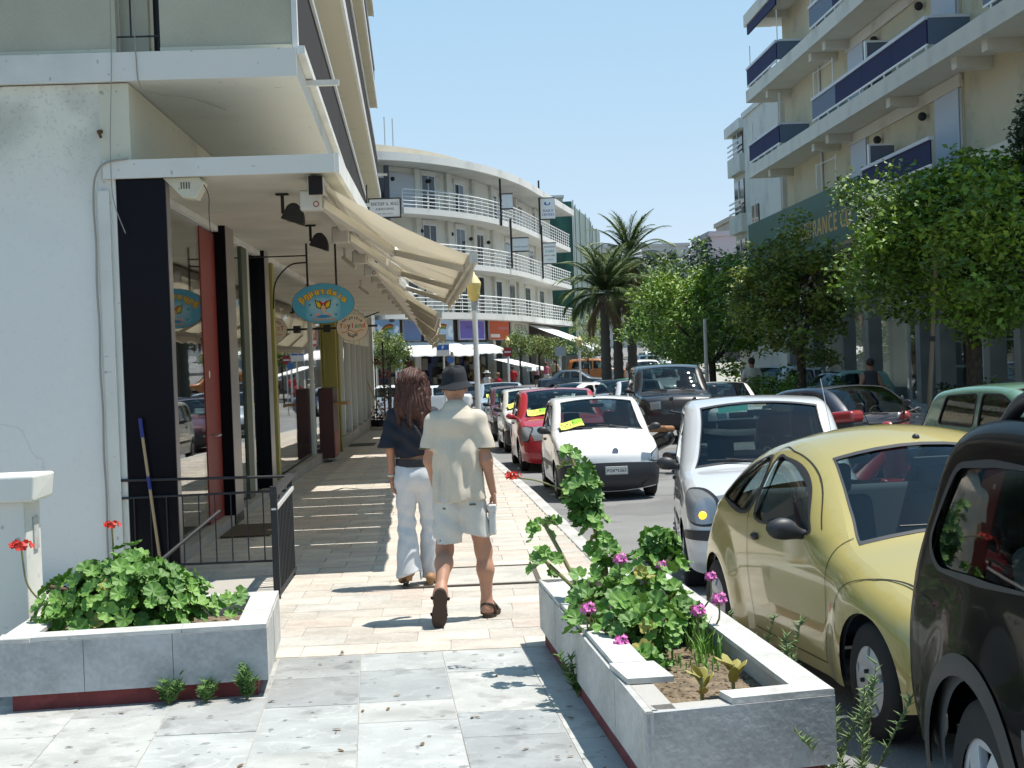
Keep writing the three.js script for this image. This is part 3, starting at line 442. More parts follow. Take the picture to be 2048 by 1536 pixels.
const gLeaves = [0, 1, 2, 3, 4].map(geraniumLeaf);
function innerLeaves(t, list, n) {   // the crowded leaves inside a bush
  const gs = []; for (let k = 0; k < n; k++) { const [c, sx, sy, sz, r] = list[k % list.length]; const d = V(rr(-1, 1), rr(-1, 1), rr(-1, 1)).normalize().multiplyScalar(Math.cbrt(rnd())); const g = gLeaves[k % 5].clone(); const s = r * rr(0.8, 1.2); g.scale(s, s, s); g.applyQuaternion(new THREE.Quaternion().setFromUnitVectors(V(0, 1, 0), V(d.x + rr(-0.4, 0.4), rr(0.4, 1), d.z + rr(-0.4, 0.4)).normalize())); g.rotateY(0); g.translate(c[0] + d.x * sx, Math.max(0.02, c[1] + d.y * sy), c[2] + d.z * sz); gs.push(g); }
  const m = part(t, 'inner_foliage', merge(gs), leafGreens[2]); m.userData.kind = 'stuff';
}
function flowerHead(r, seedv) {     // a dome of five-petalled florets
  reseed(seedv); const pet = []; const base = new THREE.CircleGeometry(1, 6);
  for (let k = 0; k < 17; k++) { const d = V(rr(-1, 1), rr(-0.35, 1), rr(-1, 1)).normalize(), Q = new THREE.Quaternion().setFromUnitVectors(V(0, 0, 1), d.clone().add(V(rr(-0.4, 0.4), rr(-0.1, 0.5), rr(-0.4, 0.4))).normalize()), R = r * rr(0.55, 1.1), ps = r * rr(0.18, 0.25);
    for (let q = 0; q < 5; q++) { const g = base.clone(), a = q * 1.2566 + rr(-0.2, 0.2); g.scale(ps * 0.75, ps, 1); const p = g.attributes.position; for (let i = 0; i < p.count; i++) p.setZ(i, (p.getX(i) ** 2) * 9 + rr(-0.0015, 0.0015)); g.translate(0, ps * 0.95, 0); g.rotateX(rr(0.1, 0.5)); g.rotateZ(a); g.applyQuaternion(Q); g.translate(d.x * R, d.y * R * 0.8, d.z * R); pet.push(g); } }
  return merge(pet);
}
const fHeads = [flowerHead(0.05, 3), flowerHead(0.05, 9)];
const redPetal = new THREE.MeshPhysicalMaterial({ color: lin(0.62, 0.03, 0.012), roughness: 0.6, transmission: 0.2, thickness: 0, side: THREE.DoubleSide }), pinkPetal = new THREE.MeshPhysicalMaterial({ color: lin(0.70, 0.17, 0.50), roughness: 0.6, transmission: 0.2, thickness: 0, side: THREE.DoubleSide });
const stemMat = std(lin(0.20, 0.19, 0.075), 0.85), woodStem = std(lin(0.13, 0.075, 0.055), 0.95);
function leafAt(t, p, size, out, yellow) {
  const m = part(t, 'leaf', gLeaves[Math.floor(rnd() * 5)], yellow ? leafYellow : leafGreens[Math.floor(rnd() * 5)]); m.position.copy(p); const s = size; m.scale.set(s, s, s);
  const up = V(out.x * 0.9 + rr(-0.5, 0.5), rr(0.45, 1.2), out.z * 0.9 + rr(-0.5, 0.5) + 0.15).normalize(); m.quaternion.setFromUnitVectors(V(0, 1, 0), up).multiply(new THREE.Quaternion().setFromAxisAngle(V(0, 1, 0), rr(0, 6.28))); return m;
}
{ // the red geranium: a dense mound
  reseed(77); const t = thing('red_geranium', 'dense green geranium bush with two red flower heads in the left planter', 'plant', [-1.9, 0.27, -8.62]);
  part(t, 'stem', tube([[-0.02, 0, 0.28], [-0.12, 0.10, 0.2], [-0.26, 0.16, 0.1], [-0.3, 0.26, 0.0]], 0.022, 16, 7), woodStem); for (let k = 0; k < 5; k++) part(t, 'stem', tube([[rr(-0.25, 0.2), 0, rr(-0.15, 0.15)], [rr(-0.3, 0.3), 0.15, rr(-0.1, 0.1)], [rr(-0.4, 0.45), 0.3, rr(-0.15, 0.15)]], 0.014, 12, 6), woodStem);
  let n = 0, tries = 0; while (n < 285 && tries++ < 4000) {
    const a = rr(0, 6.28), e = Math.acos(rr(-0.1, 1)), R = rr(0.72, 1.0), d = V(Math.sin(e) * Math.cos(a), Math.cos(e), Math.sin(e) * Math.sin(a));
    const p = V(d.x * 0.54 * R + 0.0, 0.05 + d.y * 0.47 * R * (0.88 + 0.12 * Math.sin(d.x * 7 + 1)), d.z * 0.38 * R); if (p.x > 0.48) continue; if (p.y < 0.04) continue;
    leafAt(t, p, rr(0.038, 0.066), d, rnd() < 0.015); n++;
  }
  innerLeaves(t, [[[0, 0.2, 0], 0.44, 0.24, 0.28, 0.05]], 420);
  for (let k = 0; k < 14; k++) leafAt(t, V(rr(0.45, 0.68), rr(0.10, 0.22), rr(-0.1, 0.2)), rr(0.035, 0.055), V(0.6, 0.5, 0.2));
  for (const [x, y, z, r] of [[-0.54, 0.53, 0.1, 1.2], [-0.10, 0.60, -0.2, 0.9]]) { part(t, 'flower_stalk', tube([[x * 0.8, 0.2, z * 0.8], [x * 0.95, 0.32, z], [x, y, z]], 0.006, 10, 5), stemMat); const f = part(t, 'flower_head', fHeads[0], redPetal, [x, y, z]); f.scale.setScalar(r); }
}
{ // the pink geranium: sprawling stems
  reseed(101); const t = thing('pink_geranium', 'sprawling geranium with long bare stems and pink flower heads in the right planter', 'plant', [0.86, 0.275, -7.9]);
  const stems = [
    [[-0.05, 0, -0.3], [-0.05, 0.35, -0.5], [-0.12, 0.72, -0.55]], [[-0.1, 0, -0.2], [-0.26, 0.35, -0.4], [-0.36, 0.55, -0.5]], [[-0.05, 0, 0], [-0.2, 0.2, -0.1], [-0.38, 0.38, -0.2]],
    [[0.1, 0, -0.2], [0.18, 0.25, -0.3], [0.26, 0.46, -0.35]], [[0.15, 0, -0.1], [0.20, 0.22, -0.15], [0.30, 0.38, -0.2]], [[0, 0, 0.2], [0.06, 0.12, 0.5], [0.12, 0.22, 0.85]], [[0.1, 0, 0.2], [0.2, 0.15, 0.3], [0.32, 0.2, 0.4]], [[-0.1, 0, 0.1], [-0.18, 0.12, 0.35], [-0.22, 0.2, 0.5]]];
  const top = [[-0.06, 0.52, -0.5], [-0.12, 0.70, -0.55], [-0.17, 0.84, -0.58], [-0.20, 0.95, -0.6]];
  part(t, 'stem', tube([[-0.02, 0.2, -0.4], ...top], 0.011, 20, 6), stemMat);
  for (const s of stems) { part(t, 'stem', tube(s, 0.012, 16, 6), stemMat); }
  const put = (c, n, sp, sz) => { for (let k = 0; k < n; k++) { const d = V(rr(-1, 1), rr(-0.6, 1), rr(-1, 1)).normalize(); leafAt(t, V(c[0] + d.x * sp * rr(0.5, 1), c[1] + d.y * sp * rr(0.4, 1), c[2] + d.z * sp * rr(0.5, 1)), sz * rr(0.75, 1.2), d, rnd() < 0.03); } };
  put([-0.08, 0.55, -0.52], 14, 0.10, 0.05); put([-0.14, 0.73, -0.55], 24, 0.14, 0.046); put([-0.19, 0.90, -0.6], 13, 0.09, 0.04); put([-0.04, 0.40, -0.45], 14, 0.1, 0.05);
  put([-0.36, 0.52, -0.5], 14, 0.10, 0.042); put([-0.38, 0.37, -0.2], 12, 0.09, 0.045); put([0.26, 0.44, -0.33], 14, 0.10, 0.058); put([0.30, 0.35, -0.2], 8, 0.09, 0.056);
  innerLeaves(t, [[[-0.05, 0.14, 0], 0.26, 0.16, 0.3, 0.05], [[0.15, 0.15, 0.2], 0.2, 0.16, 0.3, 0.05], [[0, 0.12, 0.55], 0.16, 0.12, 0.25, 0.05], [[-0.13, 0.70, -0.55], 0.09, 0.2, 0.09, 0.045], [[0.27, 0.42, -0.3], 0.09, 0.09, 0.09, 0.05]], 520);
  put([-0.1, 0.16, -0.1], 34, 0.22, 0.05); put([-0.04, 0.30, -0.35], 14, 0.11, 0.048); put([0.16, 0.32, -0.2], 14, 0.11, 0.05); put([0.12, 0.2, 0.05], 34, 0.25, 0.05); put([0.25, 0.13, 0.3], 26, 0.16, 0.045); put([-0.05, 0.14, 0.5], 24, 0.17, 0.055); put([0.1, 0.16, 0.75], 18, 0.13, 0.055); put([-0.22, 0.14, 0.35], 14, 0.12, 0.05); put([0.02, 0.05, 0.95], 8, 0.08, 0.06);
  for (const [x, y, z] of [[0.0, 0.40, 0.0], [0.22, 0.36, 0.0], [-0.22, 0.22, 0.45], [-0.08, 0.24, 0.52], [-0.10, 0.12, 0.82], [0.42, 0.34, 0.35], [0.44, 0.24, 0.45], [0.30, 0.22, 0.65]]) { part(t, 'flower_stalk', tube([[x * 0.8, Math.max(0.02, y - 0.22), z - 0.05], [x, y - 0.1, z], [x, y, z]], 0.005, 8, 5), stemMat); const f = part(t, 'flower_head', fHeads[1], pinkPetal, [x, y, z]); f.scale.setScalar(rr(0.62, 0.85)); }
  const f = part(t, 'flower_head', fHeads[0], redPetal, [-0.52, 0.80, -0.75]); f.scale.setScalar(0.95); f.userData.label = 'small red flower head'; part(t, 'flower_stalk', tube([[-0.22, 0.72, -0.6], [-0.38, 0.78, -0.68], [-0.52, 0.80, -0.75]], 0.005, 8, 5), stemMat);
}
{ // young plants, grass tufts and weeds
  reseed(140);
  const spatula = (() => { const g = new THREE.SphereGeometry(1, 8, 6); g.scale(0.5, 0.09, 1); g.translate(0, 0, 0.9); return g; })();
  const succ = (x, z, s, label) => { const t = thing('young_plant', label, 'plant', [x, 0.28, z]); for (let k = 0; k < 7; k++) { const m = part(t, 'leaf', spatula, leafYellow); m.scale.setScalar(0.045 * s); m.rotation.set(-rr(0.3, 1.1), k * 0.9, 0, 'YXZ'); m.position.y = 0.05 * s + k * 0.012; } part(t, 'stem', bar([0, 0, 0], [0, 0.12 * s, 0], 0.008), stemMat); };
  succ(1.0, -6.2, 1, 'small yellow green seedling with broad leaves near the missing caps'); succ(1.16, -6.35, 1.15, 'broad leaved seedling beside dark litter in the bare soil');
  const blade = (x, z, h) => { const a = rr(0, 6.28), l = rr(0.2, 0.6) * h, p = [], w = 0.004; const g = new THREE.BufferGeometry(); const pts = [[x, 0.28, z], [x + Math.cos(a) * l * 0.4, 0.28 + h * 0.7, z + Math.sin(a) * l * 0.4], [x + Math.cos(a) * l, 0.28 + h, z + Math.sin(a) * l]]; const n = [-Math.sin(a) * w, Math.cos(a) * w]; g.setAttribute('position', new THREE.Float32BufferAttribute([pts[0][0] - n[0], pts[0][1], pts[0][2] - n[1], pts[0][0] + n[0], pts[0][1], pts[0][2] + n[1], pts[1][0] + n[0], pts[1][1], pts[1][2] + n[1], pts[0][0] - n[0], pts[0][1], pts[0][2] - n[1], pts[1][0] + n[0], pts[1][1], pts[1][2] + n[1], pts[1][0] - n[0], pts[1][1], pts[1][2] - n[1], pts[1][0] - n[0], pts[1][1], pts[1][2] - n[1], pts[1][0] + n[0], pts[1][1], pts[1][2] + n[1], ...pts[2]], 3)); g.computeVertexNormals(); g.setAttribute('uv', new THREE.Float32BufferAttribute(new Float32Array(18), 2)); return g; };
  const bl = []; for (let k = 0; k < 160; k++) bl.push(blade(rr(1.12, 1.24), rr(-7.9, -7.0), rr(0.04, 0.16))); for (let k = 0; k < 60; k++) bl.push(blade(rr(0.9, 1.2), rr(-7.3, -6.8), rr(0.03, 0.07)));
  const gr = part(scene, numbered('planter_grass'), merge(bl), leafGreens[1]); gr.userData.kind = 'stuff'; tag(gr, 'tuft of thin green grass along the kerb side of the right planter', 'grass');
  const clod = []; for (let k = 0; k < 260; k++) { const g = new THREE.IcosahedronGeometry(rr(0.004, 0.013), 0); g.scale(1, 0.6, 1); const z = rr(-7.5, -6.0); g.translate(lerp(0.86, 1.3, rnd()), 0.276, z); clod.push(g); } for (let k = 0; k < 160; k++) { const g = new THREE.IcosahedronGeometry(rr(0.004, 0.012), 0); g.translate(rr(-2.2, -1.3), 0.276, rr(-9.0, -8.2)); clod.push(g); }
  const cl = part(scene, numbered('soil_clods'), metreUV(merge(clod)), M.soil); cl.userData.kind = 'stuff'; tag(cl, 'loose crumbs of dry soil lying in both planters', 'soil');
  // weeds with needle leaves
  const weed = (x, y, z, h, n, label, mat, spread = 0.6) => { const t = thing('weed', label, 'weed', [x, y, z]); const nl = [], st = []; for (let s = 0; s < n; s++) { const a = rr(0, 6.28), lean = rr(0.1, spread) * h, top = V(Math.cos(a) * lean, h * rr(0.6, 1), Math.sin(a) * lean); st.push(bar([0, 0, 0], [top.x, top.y, top.z], 0.004, 0.002, 5)); for (let k = 0; k < 52; k++) { const q = rr(0.12, 1), c = top.clone().multiplyScalar(q), b = rr(0, 6.28), l = rr(0.03, 0.065); const g = new THREE.ConeGeometry(0.0065, l, 3); g.translate(0, l / 2, 0); g.applyQuaternion(new THREE.Quaternion().setFromUnitVectors(V(0, 1, 0), V(Math.cos(b), rr(0.2, 1), Math.sin(b)).normalize())); g.translate(c.x, c.y, c.z); nl.push(g); } } part(t, 'foliage', merge(nl), mat); part(t, 'stem', merge(st), stemMat); return t; };
  const grey = std(lin(0.13, 0.20, 0.075), 0.8), dk = std(lin(0.08, 0.16, 0.035), 0.8);
  weed(1.60, -0.1, -6.0, 0.55, 9, 'tall grey green weed with fine leaves growing at the kerb by the wheel', grey); weed(1.58, -0.06, -6.35, 0.42, 7, 'bushy weed between the long planter and the yellow car', grey); weed(1.52, -0.05, -7.0, 0.52, 4, 'thin weed with dry seed heads behind the planter corner', grey, 0.3); weed(1.5, -0.05, -7.7, 0.5, 4, 'thin weed with pale seed heads beside the middle of the long planter', grey, 0.3);
  weed(0.60, 0, -7.7, 0.30, 8, 'small leafy weed at the foot of the long planter', dk, 0.5);
  weed(-1.55, 0, -7.97, 0.15, 7, 'low green weed under the middle of the left planter', dk); weed(-1.14, 0, -8.0, 0.2, 7, 'green weed at the near right corner of the left planter', dk, 0.3); weed(-1.36, 0, -7.98, 0.12, 4, 'tiny green weed between two weeds under the left planter', dk);
  const db = []; for (let k = 0; k < 70; k++) { const g = new THREE.CircleGeometry(rr(0.012, 0.03), 5); g.rotateX(-Math.PI / 2 + rr(-0.3, 0.3)); g.translate(rr(1.5, 1.75), -0.098, rr(-6.2, -5.4)); db.push(g); } for (let k = 0; k < 45; k++) { const g = new THREE.CircleGeometry(rr(0.006, 0.016), 5); g.scale(1.8, 0.7, 1); g.rotateZ(rr(0, 6)); g.rotateX(-Math.PI / 2 + rr(-0.15, 0.15)); g.translate(rr(-2.2, 0.7), 0.007, rr(-9.3, -6.3)); db.push(g); }
  const d = part(scene, numbered('leaf_litter'), merge(db), std(lin(0.16, 0.10, 0.05), 0.95)); d.userData.kind = 'stuff'; tag(d, 'dry brown leaf litter scattered on the pavement and gutter', 'litter');
}
// ================= people =================
function surfaceNet(sdf, min, max, cell) {        // smooth closed surface of a distance field
  const n = [0, 1, 2].map((k) => Math.ceil((max[k] - min[k]) / cell) + 1), [nx, ny, nz] = n, f = new Float32Array(nx * ny * nz), I = (i, j, k) => i + nx * (j + ny * k);
  for (let k = 0; k < nz; k++) for (let j = 0; j < ny; j++) for (let i = 0; i < nx; i++) f[I(i, j, k)] = sdf(min[0] + i * cell, min[1] + j * cell, min[2] + k * cell);
  const vid = new Int32Array(nx * ny * nz).fill(-1), pos = [], idx = [];
  for (let k = 0; k < nz - 1; k++) for (let j = 0; j < ny - 1; j++) for (let i = 0; i < nx - 1; i++) {
    let sx = 0, sy = 0, sz = 0, c = 0; const e = (a, b, c0, d, e1, f1) => { const u = f[I(i + a, j + b, k + c0)], v = f[I(i + d, j + e1, k + f1)]; if ((u < 0) !== (v < 0)) { const t = u / (u - v); sx += a + (d - a) * t; sy += b + (e1 - b) * t; sz += c0 + (f1 - c0) * t; c++; } };
    for (let a = 0; a < 2; a++) for (let b = 0; b < 2; b++) { e(0, a, b, 1, a, b); e(a, 0, b, a, 1, b); e(a, b, 0, a, b, 1); }
    if (c) { vid[I(i, j, k)] = pos.length / 3; pos.push(min[0] + (i + sx / c) * cell, min[1] + (j + sy / c) * cell, min[2] + (k + sz / c) * cell); }
  }
  const quadF = (a, b, c, d, flip) => { if (a < 0 || b < 0 || c < 0 || d < 0) return; if (flip) idx.push(a, c, b, a, d, c); else idx.push(a, b, c, a, c, d); };
  for (let k = 1; k < nz - 1; k++) for (let j = 1; j < ny - 1; j++) for (let i = 1; i < nx - 1; i++) {
    const u = f[I(i, j, k)] < 0;
    if (u !== f[I(i + 1, j, k)] < 0) quadF(vid[I(i, j - 1, k - 1)], vid[I(i, j, k - 1)], vid[I(i, j, k)], vid[I(i, j - 1, k)], !u);
    if (u !== f[I(i, j + 1, k)] < 0) quadF(vid[I(i - 1, j, k - 1)], vid[I(i - 1, j, k)], vid[I(i, j, k)], vid[I(i, j, k - 1)], !u);
    if (u !== f[I(i, j, k + 1)] < 0) quadF(vid[I(i - 1, j - 1, k)], vid[I(i, j - 1, k)], vid[I(i, j, k)], vid[I(i - 1, j, k)], !u);
  }
  const g = new THREE.BufferGeometry(); g.setAttribute('position', new THREE.Float32BufferAttribute(pos, 3)); g.setIndex(idx);
  const nr = new Float32Array(pos.length), h = cell * 0.6; for (let q = 0; q < pos.length; q += 3) { const [x, y, z] = [pos[q], pos[q + 1], pos[q + 2]], a = sdf(x + h, y, z) - sdf(x - h, y, z), b = sdf(x, y + h, z) - sdf(x, y - h, z), c = sdf(x, y, z + h) - sdf(x, y, z - h), l = Math.hypot(a, b, c) || 1; nr.set([a / l, b / l, c / l], q); }
  g.setAttribute('normal', new THREE.BufferAttribute(nr, 3)); const uv = new Float32Array(pos.length / 3 * 2); for (let q = 0; q < pos.length / 3; q++) { uv[q * 2] = pos[q * 3]; uv[q * 2 + 1] = pos[q * 3 + 1]; } g.setAttribute('uv', new THREE.BufferAttribute(uv, 2)); return g;
}
const smin = (a, b, k) => { const h = Math.max(k - Math.abs(a - b), 0) / k; return Math.min(a, b) - h * h * k * 0.25; };
// tapered capsule, optionally flattened: [ax,ay,az, bx,by,bz, ra, rb, sx, sz]
function cone(x, y, z, c) {
  const [ax, ay, az, bx, by, bz, ra, rb, sx = 1, sz = 1] = c, dx = bx - ax, dy = by - ay, dz = bz - az, t = clamp(((x - ax) * dx + (y - ay) * dy + (z - az) * dz) / (dx * dx + dy * dy + dz * dz || 1), 0, 1), ex = (x - ax - dx * t) / sx, ey = y - ay - dy * t, ez = (z - az - dz * t) / sz, l = Math.hypot(ex, ey, ez);
  return (l - lerp(ra, rb, t)) * Math.min(sx, sz, 1);
}
const blob = (list, k) => (x, y, z) => { let d = 1e9; for (const c of list) d = smin(d, cone(x, y, z, c), k); return d; };
function bounds(list, pad) { const a = [1e9, 1e9, 1e9], b = [-1e9, -1e9, -1e9]; for (const c of list) { const s = Math.max(c[6], c[7]) * Math.max(1, c[8] || 1, c[9] || 1) + pad; for (let q = 0; q < 3; q++) { a[q] = Math.min(a[q], c[q] - s, c[q + 3] - s); b[q] = Math.max(b[q], c[q] + s, c[q + 3] + s); } } return [a, b]; }
const skinMat = (c) => new THREE.MeshPhysicalMaterial({ color: lin(...c), roughness: 0.55, sheen: 0.15, side: THREE.DoubleSide });
function handChain(w, dir, thumbSide, curl, s = 1) {     // palm and five fingers: w wrist, dir down the arm; returns capsules
  const d = V(...dir).normalize(), side = V(0, 0, 1).cross(d).normalize(), out = [], W = V(...w); let nrm = d.clone().cross(side).normalize();
  const P = (a, b, c) => W.clone().addScaledVector(d, a * s).addScaledVector(nrm, b * s).addScaledVector(side, c * s), push = (A, B, r0, r1) => out.push([A.x, A.y, A.z, B.x, B.y, B.z, r0 * s, r1 * s]);
  for (const o of [-0.026, -0.009, 0.009, 0.026]) push(P(0.01, o * 0.55, 0), P(0.082, o, 0), 0.016, 0.0125);
  [[-0.030, 0.86], [-0.0105, 1], [0.0095, 0.95], [0.029, 0.76]].forEach(([o, l], i) => { let A = P(0.085, o, 0), ang = 0.25; for (const [q, r0, r1] of [[0.038, 0.0098, 0.009], [0.026, 0.009, 0.008], [0.02, 0.008, 0.0066]]) { ang += curl * (0.5 + 0.08 * i); const B = A.clone().addScaledVector(d, Math.cos(ang) * q * l * s).addScaledVector(side, -thumbSide * Math.sin(ang) * q * l * s); push(A, B, r0, r1); A = B; } });
  const t0 = P(0.018, -0.022, 0), t1 = P(0.05, -0.044, -thumbSide * 0.018), t2 = P(0.083, -0.046, -thumbSide * 0.03); push(t0, t1, 0.0135, 0.0105); push(t1, t2, 0.0105, 0.008); return out;
}
function ellip(x, y, z, cx, cy, cz, a, b, c) { const q = Math.hypot((x - cx) / a, (y - cy) / b, (z - cz) / c); return (q - 1) * Math.min(a, b, c); }
function headMesh(cx, cy, cz, s, turn) {           // face towards -z; ears, nose, jaw, brow, lips
  const c = Math.cos(turn), sn = Math.sin(turn);
  const f = (X, Y, Z) => { let x = X - cx, y = (Y - cy) / s, z = Z - cz; [x, z] = [(x * c - z * sn) / s, (x * sn + z * c) / s];
    let d = ellip(x, y, z, 0, 0.02, 0.01, 0.076, 0.108, 0.095); d = smin(d, ellip(x, y, z, 0, -0.055, -0.03, 0.056, 0.062, 0.06), 0.05); d = smin(d, cone(x, y, z, [0, 0.005, -0.088, 0, -0.03, -0.106, 0.009, 0.013]), 0.02); d = smin(d, cone(x, y, z, [-0.035, 0.022, -0.078, 0.035, 0.022, -0.078, 0.011, 0.011]), 0.02);
    d = smin(d, cone(x, y, z, [-0.018, -0.062, -0.083, 0.018, -0.062, -0.083, 0.008, 0.008]), 0.012); for (const q of [-1, 1]) { d = Math.max(d, -ellip(x, y, z, q * 0.031, 0.0, -0.092, 0.014, 0.009, 0.012)); d = smin(d, ellip(x, y, z, q * 0.031, -0.001, -0.080, 0.012, 0.011, 0.012), 0.004); d = smin(d, ellip(x, y, z, q * 0.081, -0.008, 0.012, 0.011, 0.031, 0.020), 0.008); } return d * s; };
  return surfaceNet(f, [cx - 0.11 * s, cy - 0.14 * s, cz - 0.14 * s], [cx + 0.11 * s, cy + 0.15 * s, cz + 0.13 * s], 0.005);
}
const weave = texture(256, 0.25, (u, v) => 0.93 + 0.07 * fbm(u, v, 64, 2, 201));
{ // ---- the walker in the bucket hat, seen from behind (faces -z) ----
  const t = thing('person', 'person in a black bucket hat, cream t-shirt, pale cargo shorts and brown sandals walking away', 'person', [0.03, 0, -10.2], 0, 'couple walking along the pavement');
  const skin = skinMat([0.42, 0.215, 0.135]);
  const hipL = [-0.085, 0.86, 0.0], hipR = [0.085, 0.86, 0.0], kneeR = [0.155, 0.46, -0.06], ankR = [0.165, 0.09, -0.06], kneeL = [-0.11, 0.47, -0.02], ankL = [-0.145, 0.24, 0.26];
  const shL = [-0.155, 1.355, 0.02], shR = [0.155, 1.355, 0.02], elR = [0.195, 1.08, 0.06], wrR = [0.235, 0.855, 0.0], elL = [-0.19, 1.09, -0.02], wrL = [-0.16, 0.90, -0.17];
  const body = [[0, 0.95, 0, 0, 1.15, 0.0, 0.105, 0.10, 1.35, 0.9], [0, 1.15, 0, 0, 1.36, 0.02, 0.10, 0.105, 1.45, 0.9], [...shL, ...shR, 0.045, 0.045], [0, 1.36, 0.03, 0, 1.52, 0.0, 0.055, 0.05],
    [...hipL, ...kneeL, 0.085, 0.055], [...kneeL, -0.118, 0.40, 0.09, 0.052, 0.055], [-0.118, 0.40, 0.09, ...ankL, 0.055, 0.034], [...hipR, ...kneeR, 0.085, 0.054], [...kneeR, 0.163, 0.33, -0.035, 0.051, 0.053], [0.163, 0.33, -0.035, ...ankR, 0.053, 0.034],
    [...ankR, 0.17, 0.045, -0.09, 0.036, 0.03], [0.17, 0.05, -0.03, 0.205, 0.03, -0.20, 0.034, 0.026, 1.25, 1], [...ankL, -0.15, 0.19, 0.29, 0.036, 0.036], [-0.15, 0.20, 0.28, -0.16, 0.05, 0.24, 0.034, 0.028, 1.25, 1],
    [...shR, ...elR, 0.044, 0.036], [...elR, ...wrR, 0.036, 0.024], [...shL, ...elL, 0.044, 0.036], [...elL, ...wrL, 0.037, 0.025]];
  const bb = bounds(body, 0.03); const hands = [...handChain(wrR, [0.1, -1, -0.1], 1, 0.75), ...handChain(wrL, [0.1, -0.9, -0.4], -1, 0.6)];
  const hr = bounds(hands.slice(0, hands.length / 2), 0.02), hl = bounds(hands.slice(hands.length / 2), 0.02);
  part(t, 'body', merge([surfaceNet(blob(body, 0.045), bb[0], bb[1], 0.013), surfaceNet(blob(hands.slice(0, hands.length / 2), 0.008), hr[0], hr[1], 0.0042), surfaceNet(blob(hands.slice(hands.length / 2), 0.008), hl[0], hl[1], 0.0045), headMesh(0, 1.585, -0.02, 0.96, 0)]), skin);
  // t-shirt with vertical drape
  const tee = [[0, 0.72, 0.01, 0, 1.12, 0.005, 0.142, 0.122, 1.30, 1.05], [0, 1.12, 0.0, 0, 1.30, 0.02, 0.122, 0.105, 1.38, 0.95], [-0.13, 1.365, 0.025, 0.13, 1.365, 0.025, 0.06, 0.06], [0, 1.36, 0.035, 0, 1.425, 0.025, 0.112, 0.088], [...shR, 0.195, 1.13, 0.05, 0.058, 0.072], [...shL, -0.19, 1.13, 0.0, 0.058, 0.072]];
  const torso = blob(tee.slice(0, 4), 0.05), slv = blob(tee.slice(4), 0.02);
  const teeS = (x, y, z) => { let d = torso(x, y, z); const back = sstep(1.32, 1.0, y); d += back * (0.011 * Math.sin(x * 40 + Math.sin(y * 6) * 1.8) + 0.005 * Math.sin(x * 83 - y * 9)) + 0.004 * Math.sin(y * 26 + x * 14) * sstep(0.95, 0.85, y); d = smin(d, Math.max(slv(x, y, z) + 0.003 * Math.sin(y * 40 + x * 25), (x < 0 ? 1.172 : 1.162) - y), 0.04); d = Math.max(d, 0.815 + 0.012 * Math.sin(x * 18) - y); return Math.max(d, -(Math.hypot(x, (y - 1.525) * 0.8, z - 0.0) - 0.064)); };
  part(t, 't_shirt', surfaceNet(teeS, [-0.36, 0.78, -0.2], [0.36, 1.52, 0.24], 0.009), std(lin(0.63, 0.55, 0.44), 0.95, { map: weave }));
  part(t, 'sleeve_hem', merge([[0.192, 1.166, 0.045, 0.070], [-0.187, 1.176, 0.0, 0.070]].map(([x, y, z, r]) => { const g = new THREE.TorusGeometry(r, 0.006, 6, 26); g.rotateX(Math.PI / 2); g.translate(x, y, z); return g; })), std(lin(0.10, 0.08, 0.035), 0.9));
  // cargo shorts
  const sh = [[-0.03, 0.90, 0, 0.03, 0.90, 0, 0.115, 0.115, 1.15, 0.95], [-0.07, 0.82, 0.01, -0.10, 0.42, 0.0, 0.105, 0.096], [0.07, 0.82, 0.0, 0.135, 0.42, -0.03, 0.105, 0.098]];
  const shF = blob(sh, 0.035), shS = (x, y, z) => { let d = shF(x, y, z) + 0.006 * Math.sin(y * 40 + x * 26) * Math.sin(z * 22 + x * 12); d = Math.max(d, (x < 0.02 ? 0.525 : 0.565 - (x - 0.14) * 0.25) - y, y - 0.87); const leg = x < 0.015 ? [-0.105, 0.53, 0.0] : [0.14, 0.54, -0.03]; const inside = Math.hypot(x - leg[0], z - leg[2]) - 0.084; if (y < 0.57) d = Math.max(d, -Math.max(inside, y - 0.56)); return d; };
  const shorts = part(t, 'shorts', surfaceNet(shS, [-0.25, 0.49, -0.2], [0.27, 0.9, 0.2], 0.01), std(lin(0.60, 0.585, 0.54), 0.95, { map: weave }));
  part(shorts, 'cargo_pocket', merge([new RoundedBoxGeometry(0.05, 0.17, 0.15, 3, 0.018).translate(0.222, 0.655, -0.03), new RoundedBoxGeometry(0.062, 0.05, 0.16, 2, 0.014).translate(0.222, 0.755, -0.03)]), std(lin(0.64, 0.63, 0.60), 0.9, { map: weave }));
  for (const [x, y] of [[-0.09, 0.765], [0.09, 0.785]]) part(shorts, 'back_pocket', box(x - 0.022, x + 0.022, y, y + 0.012, 0.085, 0.112), std(lin(0.12, 0.12, 0.115), 0.9));
  // bucket hat
  const hatP = [[0.001, 0.128], [0.05, 0.126], [0.080, 0.112], [0.090, 0.07], [0.094, 0.022], [0.099, 0.012], [0.138, -0.022], [0.142, -0.028], [0.136, -0.027], [0.09, 0.006], [0.086, 0.03], [0.078, 0.10], [0.001, 0.12]].map((q) => new THREE.Vector2(...q));
  const hg = new THREE.LatheGeometry(hatP, 40), hp = hg.attributes.position; for (let i = 0; i < hp.count; i++) { const a = Math.atan2(hp.getZ(i), hp.getX(i)), y = hp.getY(i); hp.setY(i, y - (y > 0.10 ? 0.02 * Math.abs(Math.sin(a * 1.5 + 0.4)) : 0) + (y < 0 ? 0.006 * Math.sin(a * 3) : 0)); hp.setX(i, hp.getX(i) * 0.93); hp.setZ(i, hp.getZ(i) * 1.08); } hg.computeVertexNormals();
  const hat = part(t, 'bucket_hat', hg, std(lin(0.016, 0.018, 0.022), 0.95, { map: weave }), [0, 1.605, -0.01], [0.06, 0, 0.04], );
